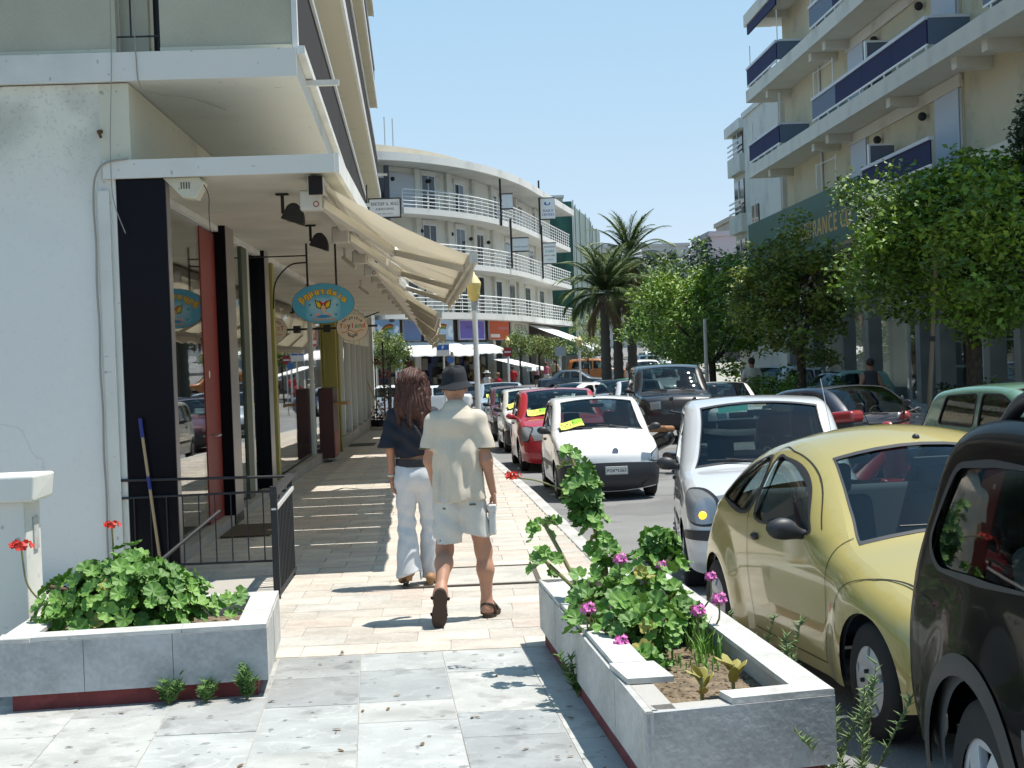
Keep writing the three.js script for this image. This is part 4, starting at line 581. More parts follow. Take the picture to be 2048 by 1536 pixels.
  part(t, 'hair', surfaceNet((x, y, z) => Math.max(ellip(x, y, z, 0, 1.59, -0.008, 0.079, 0.105, 0.090), 1.565 - y, -(z + 0.045)), [-0.1, 1.5, -0.1], [0.1, 1.72, 0.12], 0.008), std(lin(0.05, 0.03, 0.015), 0.9));
  // sandals: right flat, left heel up with the sole showing
  const sole = (() => { const s = new THREE.Shape(); s.moveTo(0, -0.12); s.bezierCurveTo(0.05, -0.12, 0.045, -0.03, 0.042, 0.0); s.bezierCurveTo(0.06, 0.05, 0.055, 0.15, 0.0, 0.155); s.bezierCurveTo(-0.05, 0.15, -0.05, 0.06, -0.036, 0.0); s.bezierCurveTo(-0.042, -0.03, -0.05, -0.12, 0, -0.12); const g = new THREE.ExtrudeGeometry(s, { depth: 0.024, bevelEnabled: true, bevelSize: 0.004, bevelThickness: 0.004, bevelSegments: 2, curveSegments: 14 }); g.rotateX(-Math.PI / 2); return g; })();
  const leather = std(lin(0.055, 0.032, 0.02), 0.75, { map: grain });
  const sR = part(t, 'sandal', sole, leather, [0.19, 0.004, -0.11], [0, -0.22, 0]); part(sR, 'strap', merge([tube([[-0.05, 0.02, 0.06], [-0.035, 0.085, 0.095], [0.035, 0.085, 0.095], [0.05, 0.02, 0.06]], 0.011, 16, 6), tube([[-0.045, 0.07, 0.06], [0.0, 0.10, -0.01], [0.05, 0.07, 0.06]], 0.011, 14, 6), tube([[-0.052, 0.02, -0.05], [0, 0.075, -0.06], [0.055, 0.02, -0.05]], 0.013, 14, 6)]), leather);
  const sL = part(t, 'sandal', sole, leather, [-0.155, 0.145, 0.325], [-1.38, 0.10, 0.0]); part(sL, 'strap', merge([tube([[-0.05, 0.02, -0.06], [-0.035, 0.075, -0.09], [0.035, 0.075, -0.09], [0.05, 0.02, -0.06]], 0.011, 16, 6), tube([[-0.055, 0.02, 0.05], [0, 0.075, 0.06], [0.058, 0.02, 0.05]], 0.013, 14, 6)]), leather);
}
{ // ---- the walker with long auburn hair ----
  const t = thing('person', 'person with long auburn hair, navy top and white flared trousers walking away', 'person', [-0.30, 0, -11.85], 0, 'couple walking along the pavement');
  const skin = skinMat([0.40, 0.19, 0.11]);
  const shL = [-0.15, 1.35, 0.0], shR = [0.15, 1.35, 0.0], elL = [-0.19, 1.10, 0.03], wrL = [-0.19, 0.85, 0.02], elR = [0.21, 1.10, 0.0], wrR = [0.20, 0.88, -0.1];
  const body = [[0, 0.95, 0, 0, 1.12, 0, 0.105, 0.085, 1.25, 0.9], [0, 1.12, 0, 0, 1.33, 0.01, 0.085, 0.10, 1.3, 0.85], [...shL, ...shR, 0.045, 0.045], [0, 1.36, 0.02, 0, 1.50, 0, 0.05, 0.045], [...shL, ...elL, 0.043, 0.035], [...elL, ...wrL, 0.035, 0.022], [...shR, ...elR, 0.043, 0.035], [...elR, ...wrR, 0.035, 0.022],
    [-0.078, 0.82, 0.01, -0.085, 0.5, -0.02, 0.07, 0.045], [-0.085, 0.5, -0.02, -0.075, 0.12, 0.07, 0.045, 0.034], [0.078, 0.82, 0, 0.095, 0.5, -0.06, 0.07, 0.045], [0.095, 0.5, -0.06, 0.09, 0.1, -0.09, 0.045, 0.034], [-0.07, 0.13, 0.08, -0.10, 0.05, -0.05, 0.035, 0.028], [0.09, 0.1, -0.05, 0.09, 0.045, -0.2, 0.035, 0.028]];
  const bb = bounds(body, 0.03), hL = handChain(wrL, [0.06, -1, 0.0], -1, 0.45, 0.92), hR = handChain(wrR, [0, -1, -0.2], 1, 0.5, 0.92), b1 = bounds(hL, 0.02), b2 = bounds(hR, 0.02);
  part(t, 'body', merge([surfaceNet(blob(body, 0.04), bb[0], bb[1], 0.014), surfaceNet(blob(hL, 0.008), b1[0], b1[1], 0.0045), surfaceNet(blob(hR, 0.008), b2[0], b2[1], 0.0055), headMesh(0.0, 1.585, -0.02, 0.95, 0.1)]), skin);
  const top = [[0, 0.95, 0, 0, 1.32, 0.01, 0.112, 0.112, 1.32, 0.95], [-0.13, 1.355, 0.01, 0.13, 1.355, 0.01, 0.052, 0.052], [...shL, -0.205, 1.10, 0.03, 0.058, 0.085], [...shR, 0.205, 1.10, 0.0, 0.058, 0.082], [0, 1.36, 0.02, 0, 1.42, 0.01, 0.07, 0.06]], topF = blob(top, 0.05);
  part(t, 'navy_top', surfaceNet((x, y, z) => { let d = topF(x, y, z) + 0.007 * Math.sin(x * 34 + y * 22) * Math.cos(y * 16 - x * 9) + 0.004 * Math.sin(y * 55 + x * 40); return Math.max(d, (Math.abs(x) > 0.16 ? 1.10 : 1.025 + 0.01 * Math.sin(x * 20)) - y, -(Math.hypot(x, y - 1.46, z) - 0.06)); }, [-0.36, 1.0, -0.18], [0.36, 1.47, 0.2], 0.009), std(lin(0.011, 0.014, 0.024), 0.8, { map: weave }));
  part(t, 'belt', surfaceNet((x, y, z) => Math.max(Math.abs(ellip(x, y, z, 0, 0.97, 0, 0.145, 10, 0.11)) - 0.006, Math.abs(y - 0.975) - 0.032), [-0.18, 0.93, -0.15], [0.18, 1.02, 0.15], 0.007), M.blackMatt);
  const tr = [[-0.05, 0.93, 0.0, 0.05, 0.93, 0.0, 0.10, 0.10, 1.2, 0.95], [-0.03, 0.86, 0.025, 0.03, 0.86, 0.025, 0.115, 0.115, 1.15, 0.9], [-0.078, 0.82, 0.01, -0.085, 0.5, -0.02, 0.095, 0.066], [-0.085, 0.5, -0.02, -0.075, 0.10, 0.07, 0.066, 0.105], [0.078, 0.82, 0.0, 0.095, 0.5, -0.06, 0.095, 0.066], [0.095, 0.5, -0.06, 0.095, 0.08, -0.09, 0.066, 0.10]], trF = blob(tr, 0.022);
  part(t, 'white_trousers', surfaceNet((x, y, z) => { let d = trF(x, y, z) + 0.005 * Math.sin(y * 60 + x * 20 + z * 10) * sstep(0.75, 0.5, y) * sstep(0.25, 0.45, y) + 0.003 * Math.sin(y * 34 - x * 50); return Math.max(d, (x < 0.01 ? 0.105 + (x + 0.08) * 0.35 : 0.055) - y, y - 0.96); }, [-0.24, 0.04, -0.24], [0.24, 1.0, 0.24], 0.01), std(lin(0.62, 0.62, 0.62), 0.9, { map: weave }));
  const tan = std(lin(0.30, 0.155, 0.06), 0.6), shoe = surfaceNet(blob([[0, 0.045, 0.09, 0, 0.05, -0.02, 0.036, 0.038], [0, 0.045, -0.02, 0.0, 0.03, -0.14, 0.038, 0.026, 1.2, 1]], 0.03), [-0.08, -0.02, -0.2], [0.08, 0.11, 0.15], 0.007);
  const heel = bar([0, -0.02, 0.085], [0, 0.03, 0.085], 0.022, 0.028, 12); const s1 = part(t, 'shoe', shoe, tan, [-0.10, 0.055, 0.06], [-0.35, 0.3, 0]); part(s1, 'heel', heel, tan); const s2 = part(t, 'shoe', shoe, tan, [0.095, 0.02, -0.03], [0, -0.1, 0]); part(s2, 'heel', heel, tan);
  // hair: a field with strands
  const hair = [[0, 1.62, -0.01, 0, 1.58, 0.02, 0.105, 0.115], [0, 1.58, 0.03, 0.0, 1.40, 0.06, 0.118, 0.125, 1.05, 0.8], [0.0, 1.43, 0.07, 0.02, 1.33, 0.085, 0.11, 0.06, 1.1, 0.7], [-0.07, 1.50, 0.05, -0.08, 1.33, 0.06, 0.06, 0.03], [0.07, 1.50, 0.05, 0.085, 1.36, 0.06, 0.06, 0.03]], hF = blob(hair, 0.05);
  const hairMat = std(lin(0.085, 0.026, 0.014), 0.62, { map: texture(256, 0.3, (u, v) => 0.55 + 0.6 * fbm(u * 1, v * 1, 32, 3, 231)) });
  const hairMesh = part(t, 'hair', surfaceNet((x, y, z) => { let d = hF(x, y, z); const w = y * 30; d += 0.006 * Math.sin(x * 110 + 1.6 * Math.sin(w * 0.8 + x * 9)) * (0.4 + 0.6 * Math.sin(w * 0.37 + x * 23)) + 0.004 * Math.sin(x * 230 + z * 120 + 2.2 * Math.sin(y * 37 + x * 40)); d += 0.02 * sstep(1.40, 1.31, y) * Math.sin(x * 70); return Math.max(d, -ellip(x, y, z, 0, 1.56, -0.10, 0.066, 0.10, 0.07)); }, [-0.18, 1.2, -0.14], [0.18, 1.76, 0.22], 0.006), hairMat);
  reseed(311); const st = []; for (let k = 0; k < 170; k++) { const a = rr(-1.5, 1.5), x = Math.sin(a) * rr(0.10, 0.13), z = 0.03 + Math.cos(a) * 0.10, y0 = rr(1.47, 1.68), L = rr(0.12, 0.26), ph = rr(0, 6); const pts = []; for (let q = 0; q <= 6; q++) pts.push([x * (1 + 0.12 * q / 6) + 0.009 * Math.sin(ph + q * 1.1), y0 - L * q / 6, z * (1 + 0.06 * Math.sin(q)) + 0.012 * Math.cos(ph + q * 1.7)]); st.push(tube(pts, rr(0.0018, 0.0035), 10, 3)); }
  part(hairMesh, 'curls', merge(st), hairMat);
  part(t, 'wrist_watch', (() => { const g = new THREE.TorusGeometry(0.026, 0.008, 8, 20); g.rotateX(Math.PI / 2); g.translate(wrL[0] - 0.001, wrL[1] + 0.03, wrL[2]); return g; })(), std(lin(0.6, 0.56, 0.48), 0.4, { metalness: 0.4 }));
  part(t, 'bag_strap', tube([[-0.12, 1.40, 0.085], [0.0, 1.28, 0.155], [0.12, 1.05, 0.14], [0.18, 0.9, 0.10], [0.205, 0.82, 0.06]], 0.011, 30, 5), M.blackMatt); part(t, 'bag', new RoundedBoxGeometry(0.05, 0.16, 0.16, 3, 0.02), M.blackMatt, [0.215, 0.82, 0.03]);
}
// ================= cars =================
// A car's outline is given in side view: s metres back from the nose, y metres up. Its flanks are the outline's area mapped on a curved
// half-width function, its top a sheet along the outline, with real window openings, glass, lamps, wheels, seats and trim as parts.
const paint = (r, g, b, o = {}) => new THREE.MeshPhysicalMaterial({ color: lin(r, g, b), roughness: 0.42, clearcoat: 1, clearcoatRoughness: 0.05, side: THREE.DoubleSide, ...o });
const lampGlass = new THREE.MeshPhysicalMaterial({ color: lin(0.92, 0.93, 0.93), roughness: 0.05, transmission: 1, thickness: 0, ior: 1.5, side: THREE.DoubleSide });
const reflector = std(lin(0.36, 0.38, 0.40), 0.25, { metalness: 0.5 }), amber = std(lin(0.75, 0.24, 0.01), 0.3), redLamp = std(lin(0.35, 0.012, 0.01), 0.2), paper = std(lin(0.62, 0.66, 0.10), 0.9), seatMat = std(lin(0.06, 0.065, 0.075), 0.95, { map: weave }), trimMat = std(lin(0.07, 0.075, 0.08), 0.85), seam = std(lin(0.015, 0.014, 0.01), 0.9);
function wheelParts(r, w, style) {
  const g = new THREE.Group(); const pr = [[r * 0.60, -w / 2], [r * 0.86, -w / 2], [r * 0.97, -w * 0.40], [r, -w * 0.28], [r, w * 0.28], [r * 0.97, w * 0.40], [r * 0.86, w / 2], [r * 0.60, w / 2]].map((q) => new THREE.Vector2(...q));
  const ty = new THREE.LatheGeometry(pr, 40); ty.rotateZ(-Math.PI / 2); part(g, 'tyre', ty, M.rubber);
  const c = new THREE.Shape(); c.absarc(0, 0, r * 0.64, 0, Math.PI * 2); const nh = style === 'round' ? 8 : style === 'steel' ? 9 : 5, cover = style === 'cover';
  for (let k = 0; k < nh; k++) { const a = k * 6.2832 / nh + 0.3, h = new THREE.Path(), rc = r * (cover ? 0.49 : style === 'round' ? 0.46 : 0.42), rw = cover ? r * 0.09 : r * (style === 'steel' ? 0.05 : style === 'round' ? 0.085 : 0.12); if (style === 'spoke') { const p = (ang, q) => [Math.cos(a + ang) * q * r, Math.sin(a + ang) * q * r]; h.moveTo(...p(-0.36, 0.55)); h.lineTo(...p(0.36, 0.55)); h.lineTo(...p(0.22, 0.28)); h.lineTo(...p(-0.22, 0.28)); h.closePath(); } else h.absellipse(Math.cos(a) * rc, Math.sin(a) * rc, rw * 1.25, rw, 0, Math.PI * 2, false, a); c.holes.push(h); }
  const hub = new THREE.ExtrudeGeometry(c, { depth: 0.02, bevelEnabled: true, bevelSize: 0.006, bevelThickness: 0.008, bevelSegments: 2, curveSegments: 20 }); const p = hub.attributes.position; for (let i = 0; i < p.count; i++) p.setZ(i, p.getZ(i) + 0.03 * (1 - Math.hypot(p.getX(i), p.getY(i)) / (r * 0.64))); hub.rotateY(Math.PI / 2); hub.computeVertexNormals(); hub.translate(w * 0.36 - 0.01, 0, 0);
  part(g, 'hubcap', hub, style === 'steel' ? std(lin(0.16, 0.16, 0.16), 0.5, { metalness: 0.4 }) : std(lin(0.50, 0.505, 0.51), 0.42, { metalness: 0.2 }));
  const bk = new THREE.CylinderGeometry(r * 0.62, r * 0.62, 0.02, 28); bk.rotateZ(Math.PI / 2); bk.translate(w * 0.2, 0, 0); part(g, 'brake_shield', bk, M.blackMatt);
  for (let k = 0; k < 4; k++) { const b = new THREE.CylinderGeometry(0.011, 0.011, 0.02, 8); b.rotateZ(Math.PI / 2); b.translate(w * 0.36 + 0.035, Math.cos(k * 1.57) * r * 0.18, Math.sin(k * 1.57) * r * 0.18); part(g, 'wheel_nut', b, M.blackMatt); }
  return g;
}
function buildCar(o) {
  const { L, W, prof, axles, wr, belt, roofK } = o, HW = W / 2, H = Math.max(...prof.map((p) => p[1])), detail = o.detail || 1, body = o.paint;
  const curve = new THREE.CatmullRomCurve3(prof.map(([s, y]) => V(s, y, 0)), false, 'centripetal', 0.5), N = Math.round(110 * detail) + 40, raw = curve.getSpacedPoints(N);
  const sil = raw.map((p, i) => { const a = raw[Math.max(0, i - 1)], b = raw[Math.min(N, i + 1)], tx = b.x - a.x, ty = b.y - a.y, l = Math.hypot(tx, ty); const nx = -ty / l, ny = tx / l; return { s: p.x, y: p.y, nx, ny, r: lerp(o.rTop || 0.10, o.rEnd || 0.22, Math.pow(Math.abs(nx), 1.5)) }; });
  const wide = (s, y) => { const q = Math.abs(s - L * 0.5) / (L * 0.5), plan = 1 - (o.taper || 0.06) * q * q * q; let v = 1; if (y < belt) { const k = (belt * 0.72 - y) / (belt * 0.72); v = 1 - (k > 0 ? 0.085 * k * k : 0.05 * k * k); } else { const k0 = (belt * 0.72 - belt) / (belt * 0.72), at = 1 - 0.05 * k0 * k0; v = at - (at - roofK) * Math.pow(clamp((y - belt) / (H - belt), 0, 1), 1.12); } let add = 0; for (const ax of axles) { const d = Math.hypot(s - ax, y - wr); add = Math.max(add, (o.flare || 0.015) * sstep(wr * 2.1, wr * 1.25, d)); } return HW * plan * v + add; };
  // signed distance to the outline and its corner radius, tabulated and smoothed
  const GS = 0.03, gx = Math.ceil((L + 0.3) / GS) + 1, gy = Math.ceil((H + 0.3) / GS) + 1; let tabD = new Float32Array(gx * gy), tabR = new Float32Array(gx * gy);
  const ring = [[sil[0].s, -2], ...sil.map((q) => [q.s, q.y]), [sil[N].s, -2]], inRing = (s, y) => { let c = false; for (let i = 0, k = ring.length - 1; i < ring.length; k = i++) { const [a, b] = ring[i], [d, e] = ring[k]; if ((b > y) !== (e > y) && s < (d - a) * (y - b) / (e - b) + a) c = !c; } return c; };
  for (let j = 0; j < gy; j++) for (let i = 0; i < gx; i++) { const s = i * GS - 0.15, y = j * GS - 0.15; let best = 1e9, bi = 0; for (let q = 0; q <= N; q++) { const d = (sil[q].s - s) ** 2 + (sil[q].y - y) ** 2; if (d < best) { best = d; bi = q; } } let d = Math.sqrt(best); for (const k of [bi - 1, bi]) { if (k < 0 || k >= N) continue; const a = sil[k], b = sil[k + 1], dx = b.s - a.s, dy = b.y - a.y, t = clamp(((s - a.s) * dx + (y - a.y) * dy) / (dx * dx + dy * dy), 0, 1); d = Math.min(d, Math.hypot(s - a.s - dx * t, y - a.y - dy * t)); } tabD[j * gx + i] = inRing(s, y) ? d : -d; tabR[j * gx + i] = sil[bi].r; }
  const blur = (T, n) => { for (let q = 0; q < n; q++) { const o2 = new Float32Array(T.length); for (let j = 0; j < gy; j++) for (let i = 0; i < gx; i++) { let a = 0; for (let dj = -1; dj < 2; dj++) for (let di = -1; di < 2; di++) a += T[clamp(j + dj, 0, gy - 1) * gx + clamp(i + di, 0, gx - 1)]; o2[j * gx + i] = a / 9; } T = o2; } return T; };
  tabD = blur(tabD, 2); tabR = blur(tabR, 8);
  const look = (T, s, y) => { const a = clamp((s + 0.15) / GS, 0, gx - 1.01), b = clamp((y + 0.15) / GS, 0, gy - 1.01), i = Math.floor(a), j = Math.floor(b), u = a - i, v = b - j, k = j * gx + i; return lerp(lerp(T[k], T[k + 1], u), lerp(T[k + gx], T[k + gx + 1], u), v); };
  const X = (s, y) => { const d = look(tabD, s, y), r = look(tabR, s, y), q = clamp(1 - d / r, 0, 1.35); return wide(s, y) - r * 0.85 * (q < 0.95 ? 1 - Math.sqrt(1 - q * q) : 0.688 + (q - 0.95) * 3.04); };
  const ex = sil.map((c) => X(c.s, c.y)); sil.forEach((c, i) => { let a = 0, n = 0; for (let k = Math.max(0, i - 2); k <= Math.min(N, i + 2); k++) { a += ex[k]; n++; } c.x = lerp(ex[i], a / n, 0.5); });
  const zOf = (s) => L / 2 - s;
  // a flat outline mapped on the flank
  const flank = (shape, edge, off = 0, both = true) => {
    let g = new THREE.ShapeGeometry(shape, 10); g = new TessellateModifier(edge, 12).modify(g.index ? g.toNonIndexed() : g);
    const p = g.attributes.position, n = p.count, out = []; const P = new Float32Array(n * 3), Nn = new Float32Array(n * 3), U = new Float32Array(n * 2), cache = new Map();
    for (let i = 0; i < n; i++) { const s = p.getX(i), y = p.getY(i), key = Math.round(s * 5e3) + '_' + Math.round(y * 5e3); let c = cache.get(key); if (!c) { const e = 0.02, x = X(s, y), ds = (X(s + e, y) - X(s - e, y)) / (2 * e), dy = (X(s, y + e) - X(s, y - e)) / (2 * e), l = Math.hypot(1, ds, dy); c = [x, 1 / l, -dy / l, ds / l]; cache.set(key, c); }
      P.set([c[0] + off * c[1], y + off * c[2], zOf(s) + off * c[3]], i * 3); Nn.set([c[1], c[2], c[3]], i * 3); U.set([s, y], i * 2); }
    const mk = (sg) => { const q = new THREE.BufferGeometry(), a = P.slice(), b = Nn.slice(); if (sg < 0) for (let i = 0; i < n; i++) { a[i * 3] *= -1; b[i * 3] *= -1; } if (sg < 0) { for (let i = 0; i < n; i += 3) for (const arr of [a, b]) for (let k = 0; k < 3; k++) { const t = arr[(i + 1) * 3 + k]; arr[(i + 1) * 3 + k] = arr[(i + 2) * 3 + k]; arr[(i + 2) * 3 + k] = t; } } q.setAttribute('position', new THREE.BufferAttribute(a, 3)); q.setAttribute('normal', new THREE.BufferAttribute(b, 3)); q.setAttribute('uv', new THREE.BufferAttribute(U.slice(), 2)); return q; };
    return { R: mk(1), L: mk(-1) };
  };
  const poly = (pts, smooth) => { const v = (smooth ? new THREE.CatmullRomCurve3(pts.map(([a, b]) => V(a, b, 0)), true, 'centripetal').getPoints(pts.length * 6).slice(0, -1).map((q) => [q.x, q.y]) : pts).map(([a, b]) => new THREE.Vector2(a, b)); return v; };
  const sill = o.sill || 0.2, outline = new THREE.Shape(); sil.forEach((q, i) => (i ? outline.lineTo(q.s, q.y) : outline.moveTo(q.s, q.y)));
  const arch = (ax) => { const R = wr * (o.archK || 1.2); const y = sill, a = Math.asin(clamp((y - wr) / R, -1, 1)); const pts = []; for (let k = 0; k <= 22; k++) { const t = lerp(a, Math.PI - a, k / 22); pts.push([ax + Math.cos(t) * R, wr + Math.sin(t) * R]); } return pts; };
  outline.lineTo(L - 0.28, sill + 0.02); for (const ax of [...axles].reverse()) for (const [a, b] of arch(ax)) outline.lineTo(a, b); outline.lineTo(0.25, sill + 0.02); outline.closePath();
  const rounded = (pts, r) => { const out = []; const n = pts.length; pts.forEach((p, i) => { const a = pts[(i + n - 1) % n], b = pts[(i + 1) % n], da = Math.hypot(a[0] - p[0], a[1] - p[1]), db = Math.hypot(b[0] - p[0], b[1] - p[1]), k = Math.min(r, da * 0.45, db * 0.45); for (let q = 0; q <= 4; q++) { const t = q / 4, A = [p[0] + (a[0] - p[0]) * k / da, p[1] + (a[1] - p[1]) * k / da], B = [p[0] + (b[0] - p[0]) * k / db, p[1] + (b[1] - p[1]) * k / db]; out.push(new THREE.Vector2((1 - t) ** 2 * A[0] + 2 * t * (1 - t) * p[0] + t * t * B[0], (1 - t) ** 2 * A[1] + 2 * t * (1 - t) * p[1] + t * t * B[1])); } }); return out; };
  const wins = (o.windows || []).map((w) => (o.smoothWin ? poly(w, true) : rounded(w, 0.07))); wins.forEach((w) => { const h = new THREE.Path(); h.setFromPoints(w); outline.holes.push(h); });
  const edge = o.edge || 0.06, sides = flank(outline, edge);
  // the sheet along the outline
  const QS = [-1, -0.975, -0.93, -0.86, -0.7, -0.5, -0.25, 0, 0.25, 0.5, 0.7, 0.86, 0.93, 0.975, 1], iw = (s0, after = 0) => { let b = after; for (let i = after; i <= N; i++) if (Math.abs(sil[i].s - s0) < Math.abs(sil[b].s - s0)) b = i; return b; };
  const topIdx = sil.reduce((b, q, i) => (q.y > sil[b].y ? i : b), 0), w0 = iw(o.ws[0], Math.round(N * 0.1)), w1 = iw(o.ws[1], w0 + 1), r0 = iw(o.rw[0], topIdx), r1 = (() => { let b = r0; for (let i = r0; i <= N; i++) if (Math.abs(sil[i].y - o.rw[1]) < Math.abs(sil[b].y - o.rw[1])) b = i; return b; })();
  const pt = (i, q, off = 0) => { const c = sil[i], x = c.x, cr = lerp(o.crownTop || 0.03, o.crownEnd || 0.10, Math.abs(c.nx)) * (1 - q * q), k = cr + off; return [q * x, c.y + c.ny * k, zOf(c.s + c.nx * k)]; };
  const sheet = (i0, i1, qs, off = 0) => { const pos = [], uv = [], idx = [], m = qs.length; for (let i = i0; i <= i1; i++) qs.forEach((q) => { const p = pt(i, q, off); pos.push(...p); uv.push(p[0], i * 0.03); }); for (let i = 0; i < i1 - i0; i++) for (let k = 0; k < m - 1; k++) { const a = i * m + k; idx.push(a, a + 1, a + m + 1, a, a + m + 1, a + m); } const g = new THREE.BufferGeometry(); g.setAttribute('position', new THREE.Float32BufferAttribute(pos, 3)); g.setAttribute('uv', new THREE.Float32BufferAttribute(uv, 2)); g.setIndex(idx); g.computeVertexNormals(); return g; };
  const inner = QS.filter((q) => Math.abs(q) <= 0.931), span = (a, b, n = 5) => Array.from({ length: n + 1 }, (_, k) => lerp(a, b, k / n)), rail = [[-1, -0.975, -0.93], [0.93, 0.975, 1]];
  const iy = (y) => { let b = 0; for (let i = 0; i < w0; i++) if (Math.abs(sil[i].y - y) < Math.abs(sil[b].y - y)) b = i; return b; };      // on the nose
  const ir = (y) => { let b = N; for (let i = N; i > r1; i--) if (Math.abs(sil[i].y - y) < Math.abs(sil[b].y - y)) b = i; return b; };      // on the tail
  const t = new THREE.Group();
  part(t, 'body', merge([sides.L, sides.R, sheet(0, w0, QS), ...rail.map((q) => sheet(w0, w1, q)), sheet(w1, r0, QS), ...rail.map((q) => sheet(r0, r1, q)), sheet(r1, N, QS)]), body);
  // dark lining of the cabin, floor and wheel wells
  const lining = merge([sides.L.clone(), sides.R.clone(), sheet(w1, r0, QS)]); lining.scale(0.955, 0.985, 0.975); part(t, 'cabin_lining', lining, o.lining || trimMat);
  const zf = zOf(axles[0]), zr = zOf(axles[1]);
  part(t, 'underbody', merge([box(-HW * 0.78, HW * 0.78, sill - 0.02, sill + 0.06, zOf(L - 0.2), zOf(0.2)), box(-HW * 0.62, HW * 0.62, sill, wr * 2.05, zf - wr * 1.2, zOf(0.22)), box(-HW * 0.62, HW * 0.62, sill, wr * 2.05, zOf(L - 0.22), zr + wr * 1.2)]), M.blackMatt);
  // glazing
  part(t, 'windscreen', sheet(w0, w1, inner, -0.006), o.glass || M.carGlass); part(t, 'windscreen_seal', merge([sheet(w0, w0 + 1, inner, 0.003), sheet(w1 - 1, w1, inner, 0.003), sheet(w0, w1, [-0.945, -0.925], 0.003), sheet(w0, w1, [0.925, 0.945], 0.003)]), M.plastic);
  part(t, 'rear_window', sheet(r0, r1, inner, -0.006), o.glass || M.carGlass);
  const shrink = (v, d) => { const c = v.reduce((a, q) => a.add(q), new THREE.Vector2()).multiplyScalar(1 / v.length); return v.map((q) => { const k = q.clone().sub(c), l = k.length(); return c.clone().addScaledVector(k, (l - d) / l); }); };
  wins.forEach((w) => { const gs = flank(new THREE.Shape(shrink(w, -0.004)), edge * 1.6, -0.012), ringS = new THREE.Shape(shrink(w, -0.012)); ringS.holes.push(new THREE.Path().setFromPoints(shrink(w, 0.018))); const rg = flank(ringS, edge, 0.003); for (const k of ['L', 'R']) { const m = part(t, 'side_window', gs[k], o.glass || M.carGlass); part(m, 'window_seal', rg[k], M.plastic); } });
  // seams, handles, mirrors
  const strip = (pts, wd, mat, name, off = 0.003) => { const v = pts.map((q) => new THREE.Vector2(...q)), L2 = [], R2 = []; v.forEach((q, i) => { const a = v[Math.max(0, i - 1)], b = v[Math.min(v.length - 1, i + 1)], d = b.clone().sub(a).normalize(); L2.push(new THREE.Vector2(q.x - d.y * wd / 2, q.y + d.x * wd / 2)); R2.push(new THREE.Vector2(q.x + d.y * wd / 2, q.y - d.x * wd / 2)); }); const f = flank(new THREE.Shape([...L2, ...R2.reverse()]), edge, off); for (const k of ['L', 'R']) part(t, name, f[k], mat); };
  const patch = (pts, mat, name, off = 0.004, smooth = true) => { const f = flank(new THREE.Shape(poly(pts, smooth)), Math.min(edge, 0.04), off); return ['L', 'R'].map((k) => part(t, name, f[k], mat)); };
  for (const d of o.seams || []) strip(d.length > 2 ? new THREE.CatmullRomCurve3(d.map((q) => V(q[0], q[1], 0)), false, 'centripetal').getPoints(d.length * 5).map((q) => [q.x, q.y]) : d, 0.0045, seam, 'door_seam'); for (const d of o.strips || []) strip(d[0], d[1], d[2] || M.plastic, 'side_moulding', 0.006);
  for (const [s, y] of o.handles || []) for (const q of [-1, 1]) { const g = new THREE.SphereGeometry(1, 12, 8); g.scale(0.022, 0.022, 0.055); part(t, 'door_handle', g, o.handleMat || M.plastic, [q * (X(s, y) + 0.006), y, zOf(s)]); }
  if (o.mirror) for (const q of [-1, 1]) { const [s, y] = o.mirror, x = X(s, y); const arm = part(t, 'door_mirror', merge([surfaceNet((a, b, c) => smin(ellip(a, b, c, 0.13, 0.02, 0, 0.085, 0.058, 0.05), cone(a, b, c, [0, -0.02, -0.01, 0.1, 0.0, 0, 0.028, 0.03]), 0.03), [-0.05, -0.08, -0.08], [0.25, 0.1, 0.08], 0.012)].map((g) => { if (q < 0) { g.scale(-1, 1, 1); const a = g.index.array; for (let i = 0; i < a.length; i += 3) { const b = a[i]; a[i] = a[i + 1]; a[i + 1] = b; } } return g; })), o.mirrorMat || M.plastic, [q * (x - 0.01), y, zOf(s)]); part(arm, 'mirror_glass', new THREE.CircleGeometry(1, 20).scale(0.072, 0.045, 1).rotateY(Math.PI).translate(q * 0.13, 0.02, -0.0505), M.chrome); }
  // lamps, bumper, plate, wipers
  const front = (y0, y1, q0, q1, mat, name, off = 0.004) => part(t, name, sheet(iy(y0), iy(y1), span(q0, q1, 6), off), mat);
  const back = (y0, y1, q0, q1, mat, name, off = 0.004) => part(t, name, sheet(ir(y1), ir(y0), span(q0, q1, 6), off), mat);
  if (o.headlight) for (const q of [-1, 1]) { const [y0, y1, a, b, sm] = o.headlight; const m = front(y0, y1, q * a, q * b, reflector, 'headlight', 0.005); part(m, 'lens', sheet(iy(y0), iy(y1), span(q * a, q * b, 6), 0.012), lampGlass); if (o.lampBowl) { const bw = new THREE.TorusGeometry(o.lampBowl[2], 0.012, 8, 24), i = iy(o.lampBowl[0]), pp = pt(i, q * o.lampBowl[1], 0.004); part(m, 'bowl', bw, M.steel, pp); } }
  if (o.headSide) { patch(o.headSide, reflector, 'headlight', 0.006); const cx = o.headSide.reduce((a, q) => a + q[0], 0) / o.headSide.length, cy = o.headSide.reduce((a, q) => a + q[1], 0) / o.headSide.length; patch(o.headSide.map(([a, b]) => [cx + (a - cx) * 1.1, cy + (b - cy) * 1.13]), M.plastic, 'headlight_surround', 0.003); }
